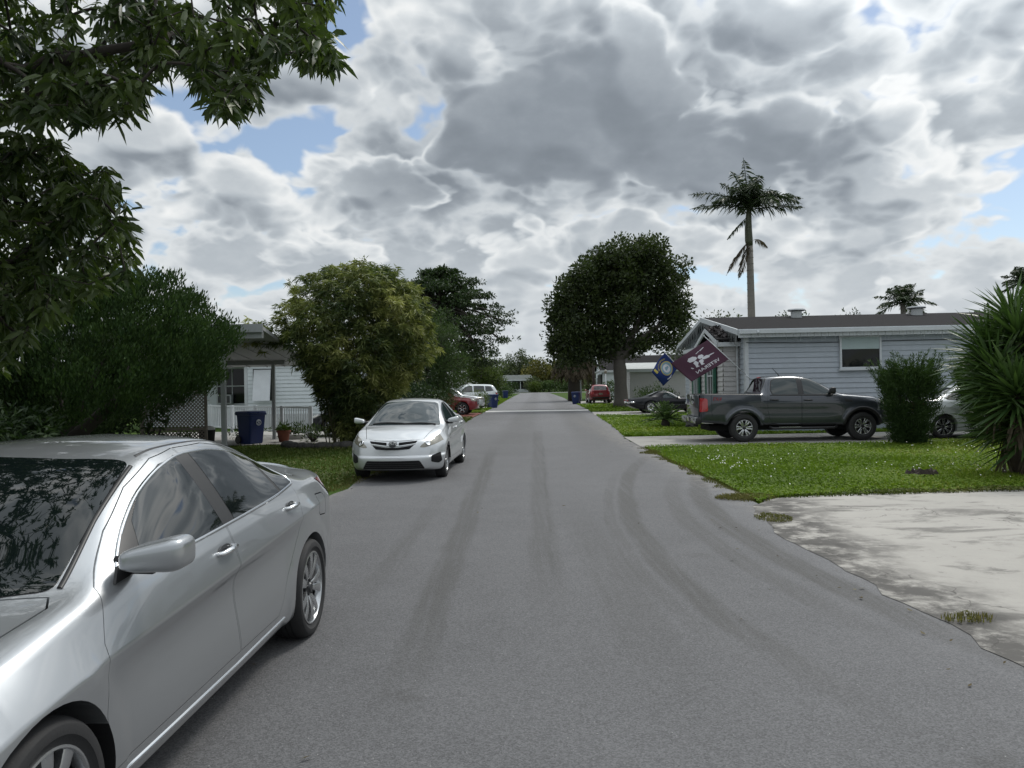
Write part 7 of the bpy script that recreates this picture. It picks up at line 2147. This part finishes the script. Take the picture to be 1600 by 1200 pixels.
def text_on(S_, nrm, side, body, size, fu, m, name, parent):
    """letters mapped through fu(x, y) -> (u, v) of the flag"""
    fc = bpy.data.curves.new(name, 'FONT'); fc.body = body; fc.size = size; fc.align_x = 'CENTER'; fc.offset = .012 * size; fc.resolution_u = 3
    fo = bpy.data.objects.new(name, fc); COL.objects.link(fo); bpy.context.view_layer.update()
    me = bpy.data.meshes.new_from_object(fo.evaluated_get(bpy.context.evaluated_depsgraph_get())); bpy.data.objects.remove(fo)
    for v in me.vertices:
        u, w_ = fu(v.co.x, v.co.y); v.co = S_(u, w_) + nrm * side * .006
    me.materials.clear(); me.materials.append(m)
    o = bpy.data.objects.new(name, me); COL.objects.link(o); o.parent = parent
    return o


maroon = varied('maroon_cloth', (.070, .026, .048), .15, 5, .8)
navy = varied('navy_cloth', (.008, .030, .15), .15, 5, .8)
print_w = mat('print_white', (.62, .62, .66), .7); print_y = mat('print_yellow', (.55, .45, .10), .7); print_b = mat('print_pale_blue', (.22, .34, .42), .7)
base1 = pd(1168, 588, 24.7); tip1 = pd(1100, 525, 24.7)
fl = pd(1079, 597, 24.5) - pd(1137, 562, 24.7)
f1, c1, S1, n1 = cloth('flag', 'maroon veteran flag with a white emblem on a slanting pole', 'flag', tip1, base1, .18, fl, .92, maroon, sag=.045)
sd1 = 1 if n1.y < 0 else -1
# emblem: an eagle-like figure over an anchor with a trident
EM = [[(.30, .50), (.22, .56), (.20, .66), (.27, .72), (.36, .70), (.40, .60), (.37, .52)],
      [(.33, .36), (.30, .44), (.36, .50), (.44, .48), (.45, .40), (.40, .35)],
      [(.40, .58), (.52, .56), (.60, .62), (.66, .60), (.64, .68), (.54, .66), (.44, .66)],
      [(.46, .46), (.56, .44), (.62, .50), (.68, .48), (.66, .56), (.56, .54), (.48, .54)],
      [(.44, .30), (.50, .24), (.56, .28), (.54, .38), (.50, .46), (.44, .42)],
      [(.48, .20), (.505, .12), (.525, .14), (.51, .50), (.49, .50)],
      [(.17, .34), (.13, .22), (.15, .20), (.20, .33)], [(.20, .46), (.165, .36), (.185, .35), (.215, .45)],
      [(.62, .76), (.55, .78), (.54, .76), (.63, .73)]]
stick(S1, n1, sd1, EM, print_w, 'emblem', c1)
text_on(S1, n1, sd1, 'VETERAN', .17, lambda x, y: (.86 - y * .95, .46 + x * .86), print_w, 'lettering', c1)
base2 = pd(1089, 603, 30.6); tip2 = pd(1033, 545, 30.2)
fl2 = pd(1046, 604, 29.8) - pd(1064, 574, 30.2)
f2, c2, S2, n2 = cloth('flag', 'blue flag with a round seal hanging from a dark pole by the bay window', 'flag', tip2, base2, .22, fl2 * 1.0 + Vector((-.12, 0, .02)), .82, navy, sag=.10, waves=1.6)
sd2 = 1 if n2.y < 0 else -1
def disc2(cu, cv, ru, rv, n=28): return [(cu + ru * math.cos(a), cv + rv * math.sin(a)) for a in np.linspace(0, 2 * math.pi, n, endpoint=False)]
stick(S2, n2, sd2, [disc2(.55, .42, .33, .30)], print_y, 'emblem_rim', c2)
k_ = n2 * sd2 * .004
S2b = lambda u, v: S2(u, v) + k_
stick(S2b, n2, sd2, [disc2(.55, .42, .29, .265)], print_b, 'emblem', c2)
S2c = lambda u, v: S2(u, v) + 2 * k_
stick(S2c, n2, sd2, [disc2(.55, .42, .20, .18)], print_w, 'emblem_centre', c2)
S2d = lambda u, v: S2(u, v) + 3 * k_
stick(S2d, n2, sd2, [[(.60, .32), (.62, .50), (.56, .52), (.50, .50), (.50, .34), (.54, .30)], [(.46, .40), (.50, .40), (.50, .48), (.46, .47)]], print_b, 'emblem_ship', c2)
stick(S2, n2, sd2, [[(.05, .80), (.30, .80), (.30, .90), (.05, .90)]], print_y, 'banner', c2)
stick(S2, n2, sd2, [[(.92, .45), (.98, .60), (.94, .74), (.88, .76), (.92, .62)]], print_w, 'stripe', c2)
text_on(S2, n2, sd2, 'UNITED STATES', .105, lambda x, y: (.55 - (.40 + y * 1.0) * math.cos((x) * 2.2 + .15), .42 + (.36 + y) * math.sin((x) * 2.2 + .15)), print_y, 'lettering', c2)

# wooden post by the red hatchback, white post by the third house
p = gp(928, 629); wp = thing('wooden_post', 'dark wooden post standing in front of the red hatchback', 'post', (p.x, p.y, 0))
b = MB(); b.tube([(0, 0, 0), (.02, 0, 2.2), (-.02, .02, 4.6)], [.13, .12, .10], 10); b.build('shaft', varied('creosote_wood', (.035, .026, .02), .3, 5, .85, .4, 30), wp, smooth=True)
b = MB(); b.box(-.14, .14, -.16, -.10, 1.2, 1.5); b.build('plate', M['steel'], wp)
p = gp(947, 629.5); mp = thing('lamp_post', 'thin white post with a small lamp by the third house', 'lamp post', (p.x, p.y, 0))
b = MB(); b.tube([(0, 0, 0), (0, 0, 2.6)], [.05, .04], 8); b.build('pole', trim_w, mp, smooth=True)
b = MB(); b.ell((0, 0, 2.72), (.12, .12, .16), .7, .7, 12, 8); b.build('lantern', M['lens_clear'], mp, smooth=True)

# terracotta pot, black pot with a pale lid, concrete block, garden edging
terra = varied('terracotta', (.17, .055, .03), .2, 6, .8, .2, 30)
pt = thing('plant_pot', 'terracotta pot with a small plant beside the blue bin', 'plant pot', (-7.28, 24.4, .02))
b = MB(); b.lathe([(0, .0), (.14, 0), (.20, .30), (.225, .31), (.225, .37), (.195, .37), (.18, .30), (0, .30)], 24); b.build('pot', terra, pt, smooth=True, sharp=40)
bp = thing('bucket', 'black bucket with a pale lid at the foot of the lattice screen', 'bucket', (-9.0, 22.6, 0))
b = MB(); b.lathe([(0, 0), (.19, 0), (.23, .48), (.24, .50), (.24, .54), (.0, .54)], 24); b.build('body', M['black'], bp, smooth=True, sharp=40)
b = MB(); b.ell((0, 0, .56), (.235, .235, .10), .9, 1, 24, 10); b.build('lid', varied('pale_plastic', (.45, .45, .43), .15, 5, .6), bp, smooth=True)
cb = MB(); cb.box(-.24, .24, -.12, .12, 0, .16); o = cb.build('concrete_block', varied('block_concrete', (.36, .35, .33), .2, 9, .9, .3, 50), bevel=.012)
o.location = (-7.2, 25.5, .02); o.rotation_euler = (0, 0, .2); tag(o, 'pale concrete block by the foot of the rear carport post', 'block')
# rotting stump on the clover lawn
p = gp(1452, 747)
sm_ = thing('tree_stump', 'low rotten stump half sunk in the clover lawn', 'stump', (p.x, p.y + .2, 0))
bark = varied('rotten_bark', (.055, .043, .035), .5, 8, .9, .9, 30)
r4 = random.Random(9); b = MB(); prof = []
for k in range(3):
    n_ = 18; c_ = (-.16 + .18 * k, .05 * k); base_r = (.17, .20, .12)[k]; hgt = (.10, .13, .09)[k]
    ring0 = [(c_[0] + base_r * r4.uniform(.85, 1.2) * math.cos(a), c_[1] + base_r * .7 * r4.uniform(.85, 1.2) * math.sin(a)) for a in np.linspace(0, 2 * math.pi, n_, endpoint=False)]
    v = [(x, y, 0) for x, y in ring0] + [(c_[0] + (x - c_[0]) * .8, c_[1] + (y - c_[1]) * .8, hgt * r4.uniform(.6, 1.3)) for x, y in ring0] + [(c_[0], c_[1], hgt * .5)]
    b.add(v, [(i, (i + 1) % n_, n_ + (i + 1) % n_, n_ + i) for i in range(n_)] + [(n_ + i, n_ + (i + 1) % n_, 2 * n_) for i in range(n_)])
b.build('wood', bark, sm_)
# edging of dark rocks round the bamboo
rk = varied('dark_rock', (.045, .043, .04), .35, 4, .9, .8, 15)
for k in range(22):
    a = math.pi * (1.02 + .96 * k / 21); rr = 1.0
    x, y = -5.0 + 1.55 * math.cos(a), 22.4 + .95 * math.sin(a); s_ = random.uniform(.10, .19)
    b = MB(); ph = random.random() * 6
    b.ell((0, 0, s_ * .45), (s_ * random.uniform(1, 1.5), s_, s_ * .75), .8, .8, 12, 8, warp=lambda q_: [q_[0] * (1 + .18 * math.sin(9 * q_[1] / s_ + ph)), q_[1] * (1 + .15 * math.sin(7 * q_[0] / s_)), q_[2]])
    o = b.build('edging_rock', rk, smooth=True); o.location = (x, y, 0); o.rotation_euler = (0, 0, random.random() * 3)
    tag(o, 'dark rock in the ring edging the bamboo bed', 'rock', 'rocks edging the bamboo bed')
